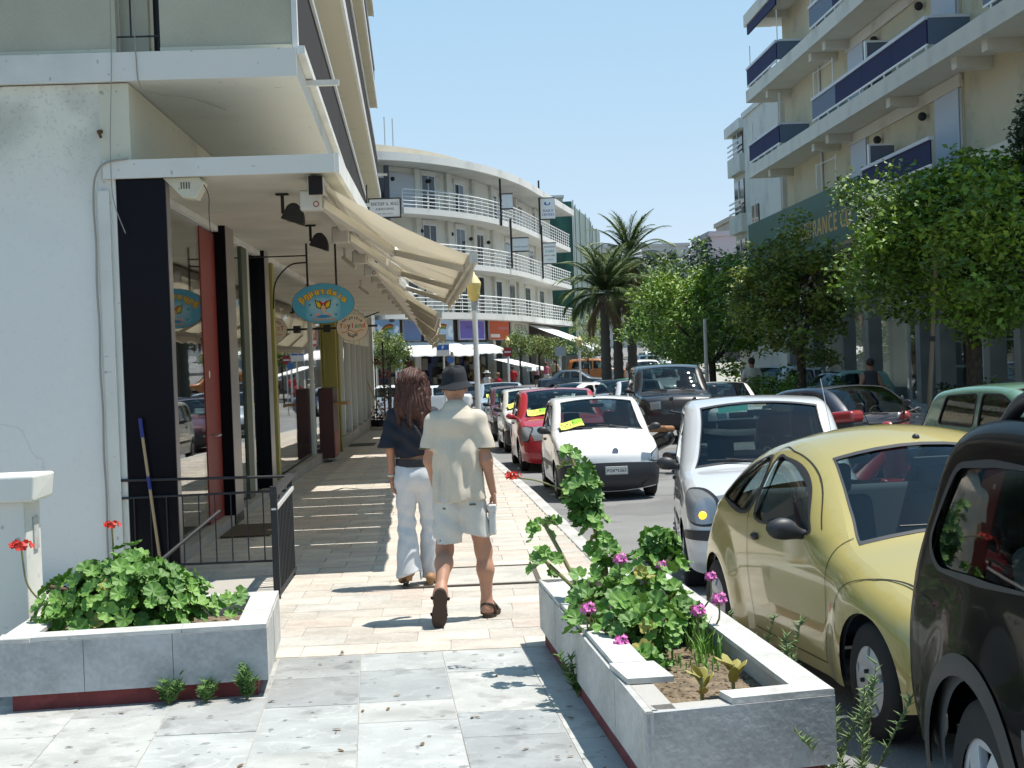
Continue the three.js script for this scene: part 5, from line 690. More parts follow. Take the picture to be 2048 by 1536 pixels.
  if (o.bumper) { front(o.bumper[0], o.bumper[1], -1, 1, o.bumperMat || M.plastic, 'front_bumper', 0.014); const [y0, y1] = o.bumper; patch([[0.0, y0], [0.0, y1], [axles[0] - wr * 1.25, y1 - 0.01], [axles[0] - wr * 1.25, y0 + 0.01]], o.bumperMat || M.plastic, 'bumper_side', 0.012, false); back(o.bumperRear ? o.bumperRear[0] : y0, o.bumperRear ? o.bumperRear[1] : y1, -1, 1, o.bumperMat || M.plastic, 'rear_bumper', 0.014); }
  for (const g of o.grilles || []) front(...g.slice(0, 4), g[4] || M.blackMatt, g[5] || 'grille', g[6] || 0.006);
  for (const g of o.rearBits || []) back(...g.slice(0, 4), g[4], g[5], g[6] || 0.006); for (const g of o.sideBits || []) patch(g[0], g[1], g[2], g[3] || 0.005, g[4] !== false);
  if (o.plate) { const [y, w, h, txt, q] = o.plate, i = iy(y), p = pt(i, q || 0, 0.022); const g = new RoundedBoxGeometry(w, h, 0.012, 2, 0.004), m = part(t, 'number_plate', g, M.whitePaint, p); const f = new THREE.PlaneGeometry(w * 0.97, h * 0.93); f.translate(0, 0, 0.0075); part(m, 'plate_face', f, txt ? std(0xffffff, 0.5, { map: canvasTex(512, 192, (c, a, b) => { c.fillStyle = '#d9d9d4'; c.fillRect(0, 0, a, b); c.strokeStyle = '#222'; c.lineWidth = 8; c.strokeRect(6, 6, a - 12, b - 12); c.fillStyle = '#181818'; c.font = 'bold 116px sans-serif'; c.textAlign = 'center'; c.fillText(txt, a / 2, 138, a * 0.9); }) }) : std(lin(0.6, 0.6, 0.58), 0.5)); }
  if (o.wipers) for (const a of o.wipers) part(t, 'wiper', merge([bar(pt(w0, a[0], 0.02), pt(w0 + Math.max(2, Math.round((w1 - w0) * 0.09)), a[1], 0.02), 0.008, 0.006, 6), bar(pt(w0 - 1, a[0], 0.025), pt(w0 + Math.max(1, Math.round((w1 - w0) * 0.05)), lerp(a[0], a[1], 0.6), 0.035), 0.007, 0.006, 6)]), M.plastic);
  if (o.flyer) { const [q, k, w, rot] = o.flyer, i = w0 + Math.round((w1 - w0) * k), p = pt(i, q, 0.03); const c = sil[i]; const g = new THREE.PlaneGeometry(w, w * 0.45, 6, 2), gp = g.attributes.position; for (let n = 0; n < gp.count; n++) gp.setZ(n, 0.02 * Math.sin(gp.getX(n) * 14)); g.computeVertexNormals(); const m = part(t, 'leaflet', g, std(0xffffff, 0.85, { map: canvasTex(256, 116, (cc, a, b) => { cc.fillStyle = '#dfe36a'; cc.fillRect(0, 0, a, b); cc.fillStyle = '#8fc43a'; cc.fillRect(a * 0.55, 0, a * 0.45, b * 0.7); cc.fillStyle = '#3c4a1c'; for (let n = 0; n < 5; n++) cc.fillRect(18 + n * 30, 34 + (n % 2) * 26, 18, 14); cc.fillStyle = '#e9d24c'; cc.fillRect(a * 0.78, b * 0.55, 46, 26); }) }), p); m.rotation.set(-Math.atan2(Math.abs(c.nx), 0.6) * 0 - Math.atan2(c.ny, -c.nx), 0, 0); m.rotateZ(rot); }
  if (o.sticker) for (const [q, k, w, h, mat] of o.sticker) { const i = w0 + Math.round((w1 - w0) * k), i2 = Math.min(w1, i + 3); part(t, 'windscreen_sticker', sheet(i, i2, span(q - w, q + w, 2), -0.012), mat); }
  if (o.aerial) { const i = iw(o.aerial[0], topIdx - 20), p = pt(i, 0, 0.0), rake = o.aerial[2] ?? -0.18, m = part(t, 'aerial', bar(p, [p[0], p[1] + o.aerial[1], p[2] + rake], 0.006, 0.003, 6), M.plastic); part(m, 'base', new THREE.SphereGeometry(0.022, 10, 6), M.plastic, p); }
  // cabin
  const fl = sill + 0.08, seatX = HW * 0.42, seat = (x, s, y = fl) => { const m = part(t, 'seat', merge([new RoundedBoxGeometry(0.46, 0.14, 0.5, 3, 0.05).translate(x, y + 0.17, zOf(s) + 0.05), new RoundedBoxGeometry(0.46, 0.56, 0.13, 3, 0.05).rotateX(-0.25).translate(x, y + 0.47, zOf(s) - 0.23)]), o.seatMat || seatMat); part(m, 'headrest', new RoundedBoxGeometry(0.25, 0.17, 0.09, 3, 0.035).translate(x, y + 0.84, zOf(s) - 0.33), o.seatMat || seatMat); };
  if (o.cabin !== false) { const sf = o.cabin || (o.ws[0] + 0.95); seat(-seatX, sf); seat(seatX, sf); part(t, 'rear_bench', merge([new RoundedBoxGeometry(HW * 1.5, 0.14, 0.45, 3, 0.05).translate(0, fl + 0.22, zOf(sf + 0.8)), new RoundedBoxGeometry(HW * 1.5, 0.5, 0.12, 3, 0.05).rotateX(-0.25).translate(0, fl + 0.48, zOf(sf + 0.8) - 0.25)]), o.seatMat || seatMat);
    const yb = sil[w0].y; part(t, 'dashboard', new RoundedBoxGeometry(HW * 1.62, 0.22, 0.42, 3, 0.08).translate(0, yb - 0.13, zOf(o.ws[0] + 0.26)), o.dash || trimMat); const sw = new THREE.TorusGeometry(0.18, 0.014, 8, 30); sw.rotateX(-0.45); part(t, 'steering_wheel', sw, M.plastic, [seatX, yb - 0.01, zOf(o.ws[0] + 0.58)]); part(t, 'rear_mirror', new RoundedBoxGeometry(0.22, 0.06, 0.03, 2, 0.012), M.plastic, [0, pt(w1, 0)[1] - 0.10, pt(w1, 0)[2] + 0.12]); }
  // wheels
  const wg = wheelParts(wr, o.tyreW || 0.165, o.wheel || 'round'); for (const ax of axles) for (const q of [-1, 1]) { const w = wg.clone(); w.name = 'wheel'; w.position.set(q * (HW - (o.tyreW || 0.165) / 2 - 0.015 + (o.trackAdd || 0)), wr, zOf(ax)); if (q < 0) w.rotation.y = Math.PI; w.rotation.x = rr(0, 6) * 0; t.add(w); }
  t.userData.api = { wide, X, pt, zOf, sil, iy, ir, w0, w1, sheet, span };
  return t;
}
function addCar(t, name, label, cat, x, z, turn, group) { t.name = numbered(name); t.position.set(x, road(z), z); t.rotation.set(-Math.atan((road(z + 1.2 * Math.cos(turn)) - road(z - 1.2 * Math.cos(turn))) / 2.4), turn, 0, 'YXZ'); delete t.userData.api; scene.add(t); return tag(t, label, cat, group); }
reseed(500);
const KA = (p, o = {}) => ({ L: 3.62, W: 1.64, axles: [0.66, 3.106], wr: 0.28, belt: 0.90, roofK: 0.76, smoothWin: true, sill: 0.19, rTop: 0.13, rEnd: 0.30, crownTop: 0.075, taper: 0.10, flare: 0.03, archK: 1.16,
  prof: [[0.16, 0.18], [0.03, 0.30], [0.0, 0.45], [0.06, 0.56], [0.20, 0.64], [0.48, 0.71], [0.80, 0.79], [1.10, 0.86], [1.34, 1.00], [1.60, 1.15], [1.86, 1.275], [2.15, 1.335], [2.50, 1.315], [2.85, 1.22], [3.14, 1.06], [3.36, 0.90], [3.50, 0.72], [3.60, 0.52], [3.62, 0.38], [3.50, 0.20]],
  ws: [1.10, 1.80], rw: [2.78, 0.93], windows: [[[1.42, 0.91], [1.50, 0.98], [1.68, 1.12], [1.90, 1.215], [2.12, 1.25], [2.26, 1.25], [2.30, 0.925], [1.85, 0.91]], [[2.40, 0.945], [2.36, 1.24], [2.60, 1.20], [2.82, 1.10], [3.0, 0.975], [2.92, 0.955]]],
  seams: [[[1.16, 0.90], [1.17, 0.55], [1.22, 0.26]], [[2.40, 0.93], [2.42, 0.6], [2.36, 0.3]], [[1.22, 0.26], [2.36, 0.26]], [[1.34, 0.93], [1.60, 1.12], [1.84, 1.235], [2.1, 1.288], [2.33, 1.285], [2.42, 0.93]], [[0.98, 0.34], [1.03, 0.46], [1.02, 0.60], [0.92, 0.70], [0.72, 0.755], [0.50, 0.74], [0.30, 0.66]]],
  handles: [[2.26, 0.80]], mirror: [1.48, 0.91], sideBits: [[[[1.06, 0.55], [1.04, 0.575], [1.06, 0.60], [1.08, 0.575]], std(lin(0.55, 0.10, 0.015), 0.3), 'side_indicator', 0.01]], headlight: [0.57, 0.70, 0.55, 0.97], grilles: [[0.40, 0.47, -0.5, 0.5, M.blackMatt, 'grille']], wipers: [[0.0, -0.62], [0.62, -0.02]], aerial: [1.88, 0.05, -0.42], wheel: 'cover', cabin: 1.95, ...o, paint: p });
// yellow three-door hatchback beside the long planter
{ const f = atY(1762, 1369, 0.16), r = atY(1442, 1209, 0.16); const a = Math.atan2(f.x - r.x, f.z - r.z) * 0.92;
  const mid = f.clone().add(r).multiplyScalar(0.5), c = buildCar({ ...KA(paint(0.40, 0.33, 0.105, { metalness: 0.15, roughness: 0.4 })), edge: 0.045, seatMat: std(lin(0.16, 0.17, 0.19), 0.95, { map: weave }), dash: std(lin(0.20, 0.21, 0.22), 0.8) });
  addCar(c, 'yellow_car', 'rounded yellow three door hatchback parked beside the long planter', 'car', mid.x + 0.79 * Math.cos(a), mid.z - 0.79 * Math.sin(a) - 0.0, a, 'cars parked along the near kerb'); }
// silver small car with a lit indicator
const ATOS = (p, o = {}) => ({ L: 3.50, W: 1.53, axles: [0.66, 3.04], wr: 0.275, belt: 0.93, roofK: 0.84, sill: 0.2, rTop: 0.09, rEnd: 0.24, taper: 0.08, flare: 0.012,
  prof: [[0.14, 0.18], [0.02, 0.28], [0.0, 0.45], [0.03, 0.60], [0.10, 0.76], [0.26, 0.86], [0.55, 0.95], [0.85, 1.0], [1.12, 1.20], [1.38, 1.42], [1.58, 1.53], [1.90, 1.575], [2.6, 1.57], [3.05, 1.53], [3.24, 1.42], [3.38, 1.1], [3.46, 0.8], [3.50, 0.5], [3.44, 0.2]],
  ws: [0.84, 1.52], rw: [3.15, 1.0], windows: [[[1.20, 1.0], [1.42, 1.28], [1.66, 1.44], [2.05, 1.46], [2.05, 0.99]], [[2.14, 0.99], [2.14, 1.46], [2.75, 1.44], [2.82, 1.0]], [[2.92, 1.01], [2.88, 1.42], [3.08, 1.38], [3.16, 1.03]]],
  seams: [[[1.05, 0.93], [1.02, 0.6], [1.08, 0.28]], [[2.10, 1.5], [2.10, 0.3]], [[2.95, 0.98], [2.84, 0.62], [2.7, 0.3]], [[1.1, 0.27], [2.68, 0.27]]], handles: [[1.98, 0.86], [2.74, 0.87]], mirror: [1.22, 1.02], strips: [[[[0.98, 0.5], [2.72, 0.5]], 0.05]],
  headlight: [0.60, 0.80, 0.50, 1.0], headSide: [[0.03, 0.60], [0.045, 0.72], [0.10, 0.80], [0.24, 0.86], [0.34, 0.85], [0.26, 0.70], [0.14, 0.61]], lampBowl: [0.71, 0.68, 0.065], bumper: [0.46, 0.545], grilles: [[0.34, 0.42, 0.55, 0.85], [0.34, 0.42, -0.85, -0.55], [0.28, 0.38, -0.4, 0.4], [0.6, 0.68, -0.35, 0.35]], sideBits: [[[[0.84, 0.60], [0.82, 0.62], [0.84, 0.645], [0.88, 0.645], [0.90, 0.62], [0.88, 0.60]], amber, 'side_indicator', 0.01]], wipers: [[-0.15, -0.8], [0.65, 0.0]], wheel: 'spoke', cabin: 1.75, ...o, paint: p });
{ const f = atZ(1369, 1118, -12.8), c = buildCar({ ...ATOS(paint(0.60, 0.61, 0.62, { metalness: 0.2 })), edge: 0.055, sticker: [[0.02, 0.9, 0.10, 3, std(lin(0.6, 0.42, 0.25), 0.8)], [-0.42, 0.84, 0.24, 2, std(lin(0.06, 0.35, 0.28), 0.6)]] }), a = -0.12;
  const api = c.userData.api; { const y = 0.665, sx = 0.075, g = new THREE.SphereGeometry(1, 18, 12); g.scale(0.036, 0.034, 0.03); const ind = part(c, 'lit_indicator', g, std(lin(0.9, 0.35, 0.02), 0.4, { emissive: new THREE.Color(1, 0.55, 0.03), emissiveIntensity: 1.5 }), [-(api.X(sx, y) - 0.005), y, api.zOf(sx) + 0.005]); ind.rotation.y = -0.6; }
  for (const q of [-1, 1]) part(c, 'roof_strip', merge([0, 1, 2, 3, 4, 5, 6, 7].map((k) => beam([q * 0.50 * (1 - 0.00 * k), 1.57 - 0.10 * Math.pow(Math.max(0, 1 - k / 2), 2), api.zOf(1.52 + k * 0.2)], [q * 0.50, 1.572 - 0.10 * Math.pow(Math.max(0, 1 - (k + 1) / 2), 2), api.zOf(1.72 + k * 0.2)], 0.03, 0.012))), M.plastic);
  part(c, 'aerial', bar([0.60, 1.16, api.zOf(0.98)], [0.52, 1.75, api.zOf(1.12)], 0.005, 0.003, 6), M.alu);
  addCar(c, 'silver_car', 'small silver five door car with its amber indicator lit behind the yellow car', 'car', f.x + 0.87, f.z - 0.993, a, 'cars parked along the near kerb'); }
// white small car with a number plate
const SEI = (p, o = {}) => ({ L: 3.32, W: 1.51, axles: [0.68, 2.88], wr: 0.265, belt: 0.90, roofK: 0.84, sill: 0.2, rTop: 0.07, rEnd: 0.18, taper: 0.06, flare: 0.01,
  prof: [[0.12, 0.18], [0.02, 0.28], [0.0, 0.42], [0.02, 0.55], [0.05, 0.66], [0.18, 0.74], [0.55, 0.86], [0.98, 0.95], [1.26, 1.16], [1.50, 1.33], [1.66, 1.40], [2.1, 1.435], [2.75, 1.42], [3.0, 1.36], [3.14, 1.18], [3.24, 0.9], [3.30, 0.6], [3.32, 0.4], [3.25, 0.2]],
  ws: [0.98, 1.60], rw: [2.98, 0.98], windows: [[[1.28, 0.95], [1.45, 1.18], [1.68, 1.32], [2.12, 1.345], [2.14, 0.95]], [[2.23, 0.95], [2.21, 1.345], [2.72, 1.33], [2.92, 1.0], [2.86, 0.955]]], seams: [[[1.10, 0.9], [1.08, 0.28]], [[2.18, 1.37], [2.2, 0.28]], [[1.08, 0.26], [2.2, 0.26]]], handles: [[2.08, 0.82]], mirror: [1.24, 0.97], strips: [[[[1.0, 0.48], [2.55, 0.48]], 0.06]],
  headlight: [0.57, 0.655, 0.76, 1.0], headSide: [[0.03, 0.56], [0.06, 0.655], [0.20, 0.715], [0.40, 0.70], [0.30, 0.60]], bumper: [0.20, 0.53], wipers: [[-0.2, -0.85], [0.6, -0.08]], plate: [0.43, 0.32, 0.115, 'POK*5363', 0.12], aerial: [1.72, 0.06, -0.2], wheel: 'round', cabin: 1.85, ...o, paint: p });
const white = () => paint(0.80, 0.80, 0.79, { roughness: 0.5 });
const PARK = 'cars parked along the near kerb', QUEUE = 'cars queuing in the street';
const onLand = (name, car, label, px, py, z, turn, group, side = 0) => { const p = atZ(px, py, z); return addCar(car, name, label, 'car', p.x + side, z, turn, group); };
{ const c = buildCar({ ...SEI(white()), edge: 0.06, flyer: [-0.68, 0.16, 0.36, 0.18], sticker: [[0.12, 0.92, 0.05, 3, std(lin(0.6, 0.55, 0.2), 0.8)]] }); const api = c.userData.api; const bd = part(c, 'badge', new THREE.CylinderGeometry(0.045, 0.045, 0.012, 24).rotateX(Math.PI / 2), std(lin(0.35, 0.4, 0.5), 0.3, { metalness: 0.5 }), api.pt(api.iy(0.655), 0.12, 0.012)); 
  addCar(c, 'white_car', 'small white hatchback with a yellow leaflet on its windscreen', 'car', 1.46 + 0.75, -22.0 - 0.98, 0.02, PARK); }
const SWIFT = (p, o = {}) => ({ L: 3.70, W: 1.69, axles: [0.78, 3.16], wr: 0.3, belt: 0.95, roofK: 0.83, sill: 0.2, rTop: 0.08, rEnd: 0.26, taper: 0.08, flare: 0.03, prof: [[0.12, 0.18], [0.0, 0.30], [0.02, 0.5], [0.10, 0.68], [0.32, 0.82], [0.7, 0.93], [1.06, 0.99], [1.32, 1.2], [1.6, 1.41], [1.82, 1.475], [2.3, 1.5], [3.0, 1.46], [3.35, 1.38], [3.5, 1.16], [3.62, 0.9], [3.7, 0.6], [3.68, 0.4], [3.58, 0.2]],
  ws: [1.06, 1.72], rw: [3.32, 1.02], windows: [[[1.38, 1.0], [1.62, 1.28], [1.85, 1.4], [2.25, 1.41], [2.25, 0.99]], [[2.34, 0.99], [2.34, 1.41], [3.0, 1.38], [3.1, 1.02]]], seams: [[[1.15, 0.9], [1.15, 0.28]], [[2.3, 1.44], [2.3, 0.28]]], handles: [[2.2, 0.86]], mirror: [1.36, 1.0], headlight: [0.60, 0.82, 0.62, 0.99], headSide: [[0.10, 0.60], [0.22, 0.80], [0.46, 0.82], [0.34, 0.62]], grilles: [[0.3, 0.45, -0.45, 0.45], [0.34, 0.42, 0.6, 0.8], [0.34, 0.42, -0.8, -0.6]], wipers: [[0.0, -0.7]], wheel: 'spoke', cabin: 1.95, ...o, paint: p });
{ const red = paint(0.40, 0.012, 0.022); const c = buildCar({ ...SWIFT(red), edge: 0.07, mirrorMat: red, flyer: [-0.6, 0.1, 0.42, 0.0], aerial: [1.95, 0.06] }); addCar(c, 'red_car', 'red hatchback with a yellow leaflet under its wiper behind the small white car', 'car', 1.22 + 0.85, -28.3 - 1.07, 0.02, PARK); }
{ const c = buildCar({ ...SEI(paint(0.62, 0.61, 0.56)), edge: 0.09, flyer: [-0.68, 0.2, 0.36, 0.3], plate: null }); addCar(c, 'cream_car', 'pale cream small car with a yellow leaflet behind the red hatchback', 'car', 1.17 + 0.75, -35 - 0.98, 0.03, PARK); }
{ const c = buildCar({ ...SEI(paint(0.085, 0.014, 0.026)), edge: 0.1, plate: null }); addCar(c, 'maroon_car', 'dark maroon car parked behind the cream car near the lamp post', 'car', 1.0 + 0.8, -41 - 1.0, 0.03, PARK); }
{ const c = buildCar({ ...SWIFT(paint(0.42, 0.50, 0.56, { metalness: 0.3 })), edge: 0.11, flyer: [-0.5, 0.1, 0.4, 0] }); addCar(c, 'pale_blue_car', 'pale blue car with a leaflet behind the maroon car', 'car', 1.75, -52, 0.03, PARK); }
// black off-roader in front of the yellow car, its tail towards it
{
  const blk = paint(0.0012, 0.0013, 0.002, { clearcoat: 0.2, specularIntensity: 0.1 }), c = buildCar({ L: 3.85, W: 1.64, axles: [0.75, 2.95], wr: 0.34, belt: 1.02, roofK: 0.87, sill: 0.36, rTop: 0.09, rEnd: 0.16, taper: 0.05, flare: 0.05, archK: 1.22, edge: 0.05, paint: blk, tyreW: 0.21,
    prof: [[0.1, 0.35], [0.0, 0.5], [0.0, 0.75], [0.06, 0.92], [0.3, 1.0], [0.9, 1.06], [1.2, 1.10], [1.42, 1.34], [1.6, 1.50], [1.85, 1.57], [2.6, 1.60], [3.3, 1.58], [3.50, 1.50], [3.68, 1.2], [3.78, 0.98], [3.85, 0.8], [3.85, 0.5], [3.76, 0.36]],
    ws: [1.2, 1.68], rw: [3.5, 1.08], windows: [[[1.55, 1.10], [1.68, 1.34], [1.8, 1.45], [2.3, 1.47], [2.3, 1.10]], [[2.42, 1.10], [2.42, 1.47], [2.95, 1.47], [3.30, 1.44], [3.42, 1.28], [3.50, 1.14], [3.38, 1.06], [2.9, 1.07]]], seams: [[[2.36, 1.55], [2.36, 0.4]], [[1.3, 1.0], [1.3, 0.4]], [[3.40, 0.68], [3.40, 0.90], [3.43, 0.93], [3.58, 0.93], [3.60, 0.90], [3.60, 0.68], [3.57, 0.65], [3.43, 0.65], [3.40, 0.68]]], handles: [[2.28, 0.98]], mirror: [1.5, 1.14], strips: [0.75, 2.95].map((ax) => [Array.from({ length: 26 }, (_, k) => { const t = lerp(-0.02, Math.PI + 0.02, k / 25); return [ax + Math.cos(t) * 0.452, 0.34 + Math.sin(t) * 0.452]; }), 0.075, M.plastic]), bumper: [0.42, 0.66], bumperRear: [0.42, 0.66], headlight: [0.72, 0.86, 0.6, 0.9], wheel: 'spoke', cabin: 2.0, seatMat: std(lin(0.22, 0.21, 0.19), 0.95, { map: weave }),
    rearBits: [[0.72, 0.98, 0.86, 0.99, redLamp, 'tail_lamp'], [0.72, 0.98, -0.99, -0.86, redLamp, 'tail_lamp']] });
  const z = (s) => 3.85 / 2 - s;
  // grey lower cladding, wheel-arch mouldings, spare wheel, roof rails
  const api = c.userData.api;
  for (const q of [-1, 1]) { part(c, 'roof_rail', tube([[q * 0.56, 1.58, z(1.9)], [q * 0.57, 1.67, z(2.02)], [q * 0.57, 1.675, z(3.05)], [q * 0.56, 1.56, z(3.3)]], 0.028, 30, 8), M.plastic); part(c, 'sill_board', box(q * 0.74, q * 0.84, 0.34, 0.42, z(2.45), z(1.2), 0.02), M.plastic); }
  const sp = wheelParts(0.335, 0.21, 'spoke'); sp.name = 'spare_wheel'; sp.rotation.y = Math.PI / 2; sp.position.set(-0.2, 1.02, z(3.96)); c.add(sp);
  part(c, 'lower_stripe', merge([beam([-0.845, 0.62, z(2.5)], [-0.845, 0.62, z(1.2)], 0.01, 0.14), beam([0.845, 0.62, z(2.5)], [0.845, 0.62, z(1.2)], 0.01, 0.14)]), std(lin(0.10, 0.10, 0.10), 0.5));
  addCar(c, 'black_off_roader', 'glossy black off-roader with a spare wheel parked before the yellow car', 'car', 2.555, -3.92, 0.02, PARK);
}
// the other side: traffic and parked cars
const P206 = (p, o = {}) => SWIFT(p, { L: 3.83, W: 1.65, prof: [[0.12, 0.18], [0.0, 0.30], [0.02, 0.48], [0.14, 0.62], [0.42, 0.76], [0.85, 0.89], [1.2, 0.96], [1.5, 1.17], [1.82, 1.36], [2.05, 1.425], [2.5, 1.43], [3.1, 1.37], [3.5, 1.22], [3.68, 1.0], [3.8, 0.7], [3.83, 0.5], [3.7, 0.2]], ws: [1.2, 1.96], rw: [3.2, 1.0], axles: [0.82, 3.26], headSide: [[0.16, 0.52], [0.36, 0.72], [0.74, 0.80], [0.56, 0.62]], headlight: [0.5, 0.64, 0.6, 0.99], windows: [[[1.55, 1.0], [1.8, 1.22], [2.02, 1.34], [2.4, 1.35], [2.4, 0.99]], [[2.5, 0.99], [2.5, 1.35], [3.05, 1.3], [3.3, 1.08], [3.2, 1.0]]], mirror: [1.52, 1.0], cabin: 2.1, ...o });
{ const c = buildCar({ ...P206(paint(0.012, 0.017, 0.036)), edge: 0.07 }); addCar(c, 'dark_blue_car', 'dark blue hatchback in the street behind the red scooter box', 'car', 6.55, -24.0, 0.42, QUEUE); }
{ const gp = paint(0.13, 0.25, 0.175), c = buildCar({ ...SWIFT(gp), edge: 0.07, rEnd: 0.2, sideBits: [[[[3.40, 1.30], [3.47, 1.28], [3.60, 0.98], [3.56, 0.93], [3.46, 1.1]], std(lin(0.5, 0.06, 0.03), 0.3), 'tail_lamp', 0.01]], handles: [[2.2, 0.86], [3.0, 0.9]], seams: [[[1.15, 0.9], [1.15, 0.28]], [[2.3, 1.44], [2.3, 0.28]], [[3.15, 1.05], [3.0, 0.7], [2.85, 0.3]], [[3.3, 0.72], [3.3, 0.86], [3.46, 0.86], [3.46, 0.72], [3.3, 0.72]]] }); addCar(c, 'green_car', 'sage green hatchback with an orange tail lamp strip on the rear pillar', 'car', 7.45, -18.3, 0.30, QUEUE); }
const SEDAN = (p, o = {}) => SWIFT(p, { L: 4.2, W: 1.68, belt: 0.92, prof: [[0.12, 0.2], [0.0, 0.32], [0.0, 0.5], [0.06, 0.72], [0.4, 0.84], [1.0, 0.92], [1.3, 0.97], [1.55, 1.15], [1.85, 1.34], [2.1, 1.38], [2.7, 1.39], [3.0, 1.35], [3.3, 1.13], [3.5, 0.98], [3.9, 0.95], [4.14, 0.9], [4.2, 0.6], [4.18, 0.4], [4.08, 0.2]], ws: [1.3, 1.98], rw: [2.96, 1.02], axles: [0.82, 3.3], headSide: null, headlight: [0.55, 0.70, 0.6, 0.95], windows: [[[1.62, 0.97], [1.86, 1.2], [2.1, 1.31], [2.35, 1.32], [2.35, 0.96]], [[2.44, 0.96], [2.44, 1.32], [2.85, 1.3], [3.1, 1.05], [3.05, 0.97]]], mirror: [1.6, 0.98], cabin: 2.2, bumper: [0.34, 0.52], grilles: [[0.56, 0.68, -0.5, 0.5]], ...o });
{ const c = buildCar({ ...SEDAN(white()), edge: 0.08 }); addCar(c, 'white_sedan', 'old white saloon in the street beside the dark off-roader', 'car', 6.75, -37.5, 0.06, QUEUE); }
const SUV = (p, o = {}) => ATOS(p, { L: 4.1, W: 1.75, belt: 1.05, wr: 0.34, sill: 0.35, axles: [0.8, 3.3], prof: [[0.1, 0.36], [0.0, 0.5], [0.0, 0.8], [0.08, 0.98], [0.5, 1.05], [1.1, 1.1], [1.4, 1.36], [1.65, 1.6], [1.9, 1.68], [2.6, 1.72], [3.6, 1.68], [3.8, 1.6], [3.95, 1.2], [4.05, 0.9], [4.1, 0.6], [4.0, 0.36]], ws: [1.1, 1.72], rw: [3.75, 1.12], windows: [[[1.5, 1.12], [1.75, 1.45], [1.9, 1.56], [2.3, 1.58], [2.3, 1.11]], [[2.4, 1.11], [2.4, 1.58], [3.1, 1.56], [3.1, 1.11]], [[3.2, 1.12], [3.2, 1.56], [3.55, 1.54], [3.65, 1.15]]], mirror: [1.45, 1.15], cabin: 2.1, bumper: [0.42, 0.66], headlight: [0.78, 0.92, 0.6, 0.95], lampBowl: null, grilles: [[0.78, 0.9, -0.5, 0.5]], sideBits: [], handles: [[2.2, 1.0], [3.0, 1.0]], strips: [], seams: [[[2.35, 1.6], [2.35, 0.45]]], ...o });
{ const c = buildCar({ ...SUV(paint(0.006, 0.006, 0.007)), edge: 0.09 }); addCar(c, 'dark_off_roader', 'tall dark grey off-roader queuing behind the black scooter', 'car', 5.5, -37.8, -0.04, QUEUE); c.scale.setScalar(1.1); }
{ const c = buildCar({ ...P206(paint(0.60, 0.62, 0.65)), edge: 0.1 }); addCar(c, 'white_hatchback', 'white hatchback queuing behind the dark off-roader', 'car', 5.95, -47, -0.05, QUEUE); }
{ const c = buildCar({ ...P206(paint(0.28, 0.34, 0.42, { metalness: 0.4 })), edge: 0.1 }); addCar(c, 'silver_blue_car', 'silver blue hatchback queuing between two white cars', 'car', 5.75, -53, -0.05, QUEUE); }
{ const c = buildCar({ ...SEDAN(white()), edge: 0.1 }); addCar(c, 'white_taxi', 'white saloon turning out of the junction with its driver at the open window', 'car', 4.35, -53, -0.9, QUEUE);
  const d = thing('driver', 'driver leaning an arm on the open window of the turning white saloon', 'person', [c.position.x, c.position.y, c.position.z], -0.9); const f = [[0.34, 0.55, 0.1, 0.34, 0.95, 0.05, 0.15, 0.14], [0.36, 1.0, 0.05, 0.36, 1.1, 0.06, 0.05, 0.05], [0.36, 1.18, 0.08, 0.36, 1.22, 0.08, 0.09, 0.09], [0.5, 0.98, 0.08, 0.80, 0.96, 0.18, 0.05, 0.04], [0.8, 0.96, 0.18, 0.86, 0.92, -0.05, 0.04, 0.03]], b = bounds(f, 0.04); part(d, 'body', surfaceNet(blob(f, 0.04), b[0], b[1], 0.02), skinMat([0.30, 0.16, 0.10])); }
const FAR = 'cars crossing and waiting at the junction';
{ const c = buildCar({ ...SWIFT(white()), edge: 0.12, sideBits: [[[[3.40, 1.33], [3.50, 1.28], [3.60, 0.98], [3.52, 0.93]], redLamp, 'tail_lamp', 0.01]] }); addCar(c, 'white_crossing_car', 'white hatchback crossing the junction beside the flower stand', 'car', -3.3, -69, -1.57, FAR); }
{ const c = buildCar({ ...SEDAN(white()), edge: 0.12 }); addCar(c, 'white_crossing_car', 'white saloon crossing the junction behind the two walkers', 'car', -1.15, -71, -1.55, FAR); }
{ const c = buildCar({ ...SEDAN(paint(0.10, 0.13, 0.20)), edge: 0.12 }); addCar(c, 'blue_crossing_car', 'dark blue saloon crossing beyond the white saloon', 'car', 0.4, -74.5, -1.5, FAR); }
const far = (spec, p, name, label, px, py, z, turn) => { const q = atZ(px, py, z), c = buildCar({ ...spec(p), edge: 0.16, detail: 0.5, cabin: false }); addCar(c, name, label, 'car', q.x, z, turn, FAR); return c; };
far(SUV, paint(0.45, 0.16, 0.04), 'orange_van', 'orange van waiting behind the palm trunks', 1197, 735, -92, 1.4); far(SEDAN, paint(0.04, 0.07, 0.11), 'dark_blue_saloon', 'dark blue car crossing before the orange van', 1152, 740, -84, 1.45); far(SEDAN, paint(0.05, 0.22, 0.11), 'green_saloon', 'green car half hidden behind the queue near the palms', 1275, 745, -72, 0.9);
far(SUV, white(), 'white_jeep', 'white jeep in the column climbing the far street, first behind the palms', 1290, 725, -86, 0.1); far(SUV, paint(0.30, 0.38, 0.45), 'pale_jeep', 'pale blue jeep in the far column behind a white jeep', 1296, 720, -95, 0.1); far(SUV, white(), 'white_jeep', 'white jeep in the far column below the red van', 1309, 712, -103, 0.1); far(SUV, paint(0.28, 0.02, 0.05), 'red_van', 'dark red van climbing the far end of the street', 1327, 705, -112, 0.1); far(P206, paint(0.30, 0.35, 0.38), 'grey_car', 'grey car parked below the far street trees', 1325, 735, -80, 0.2);
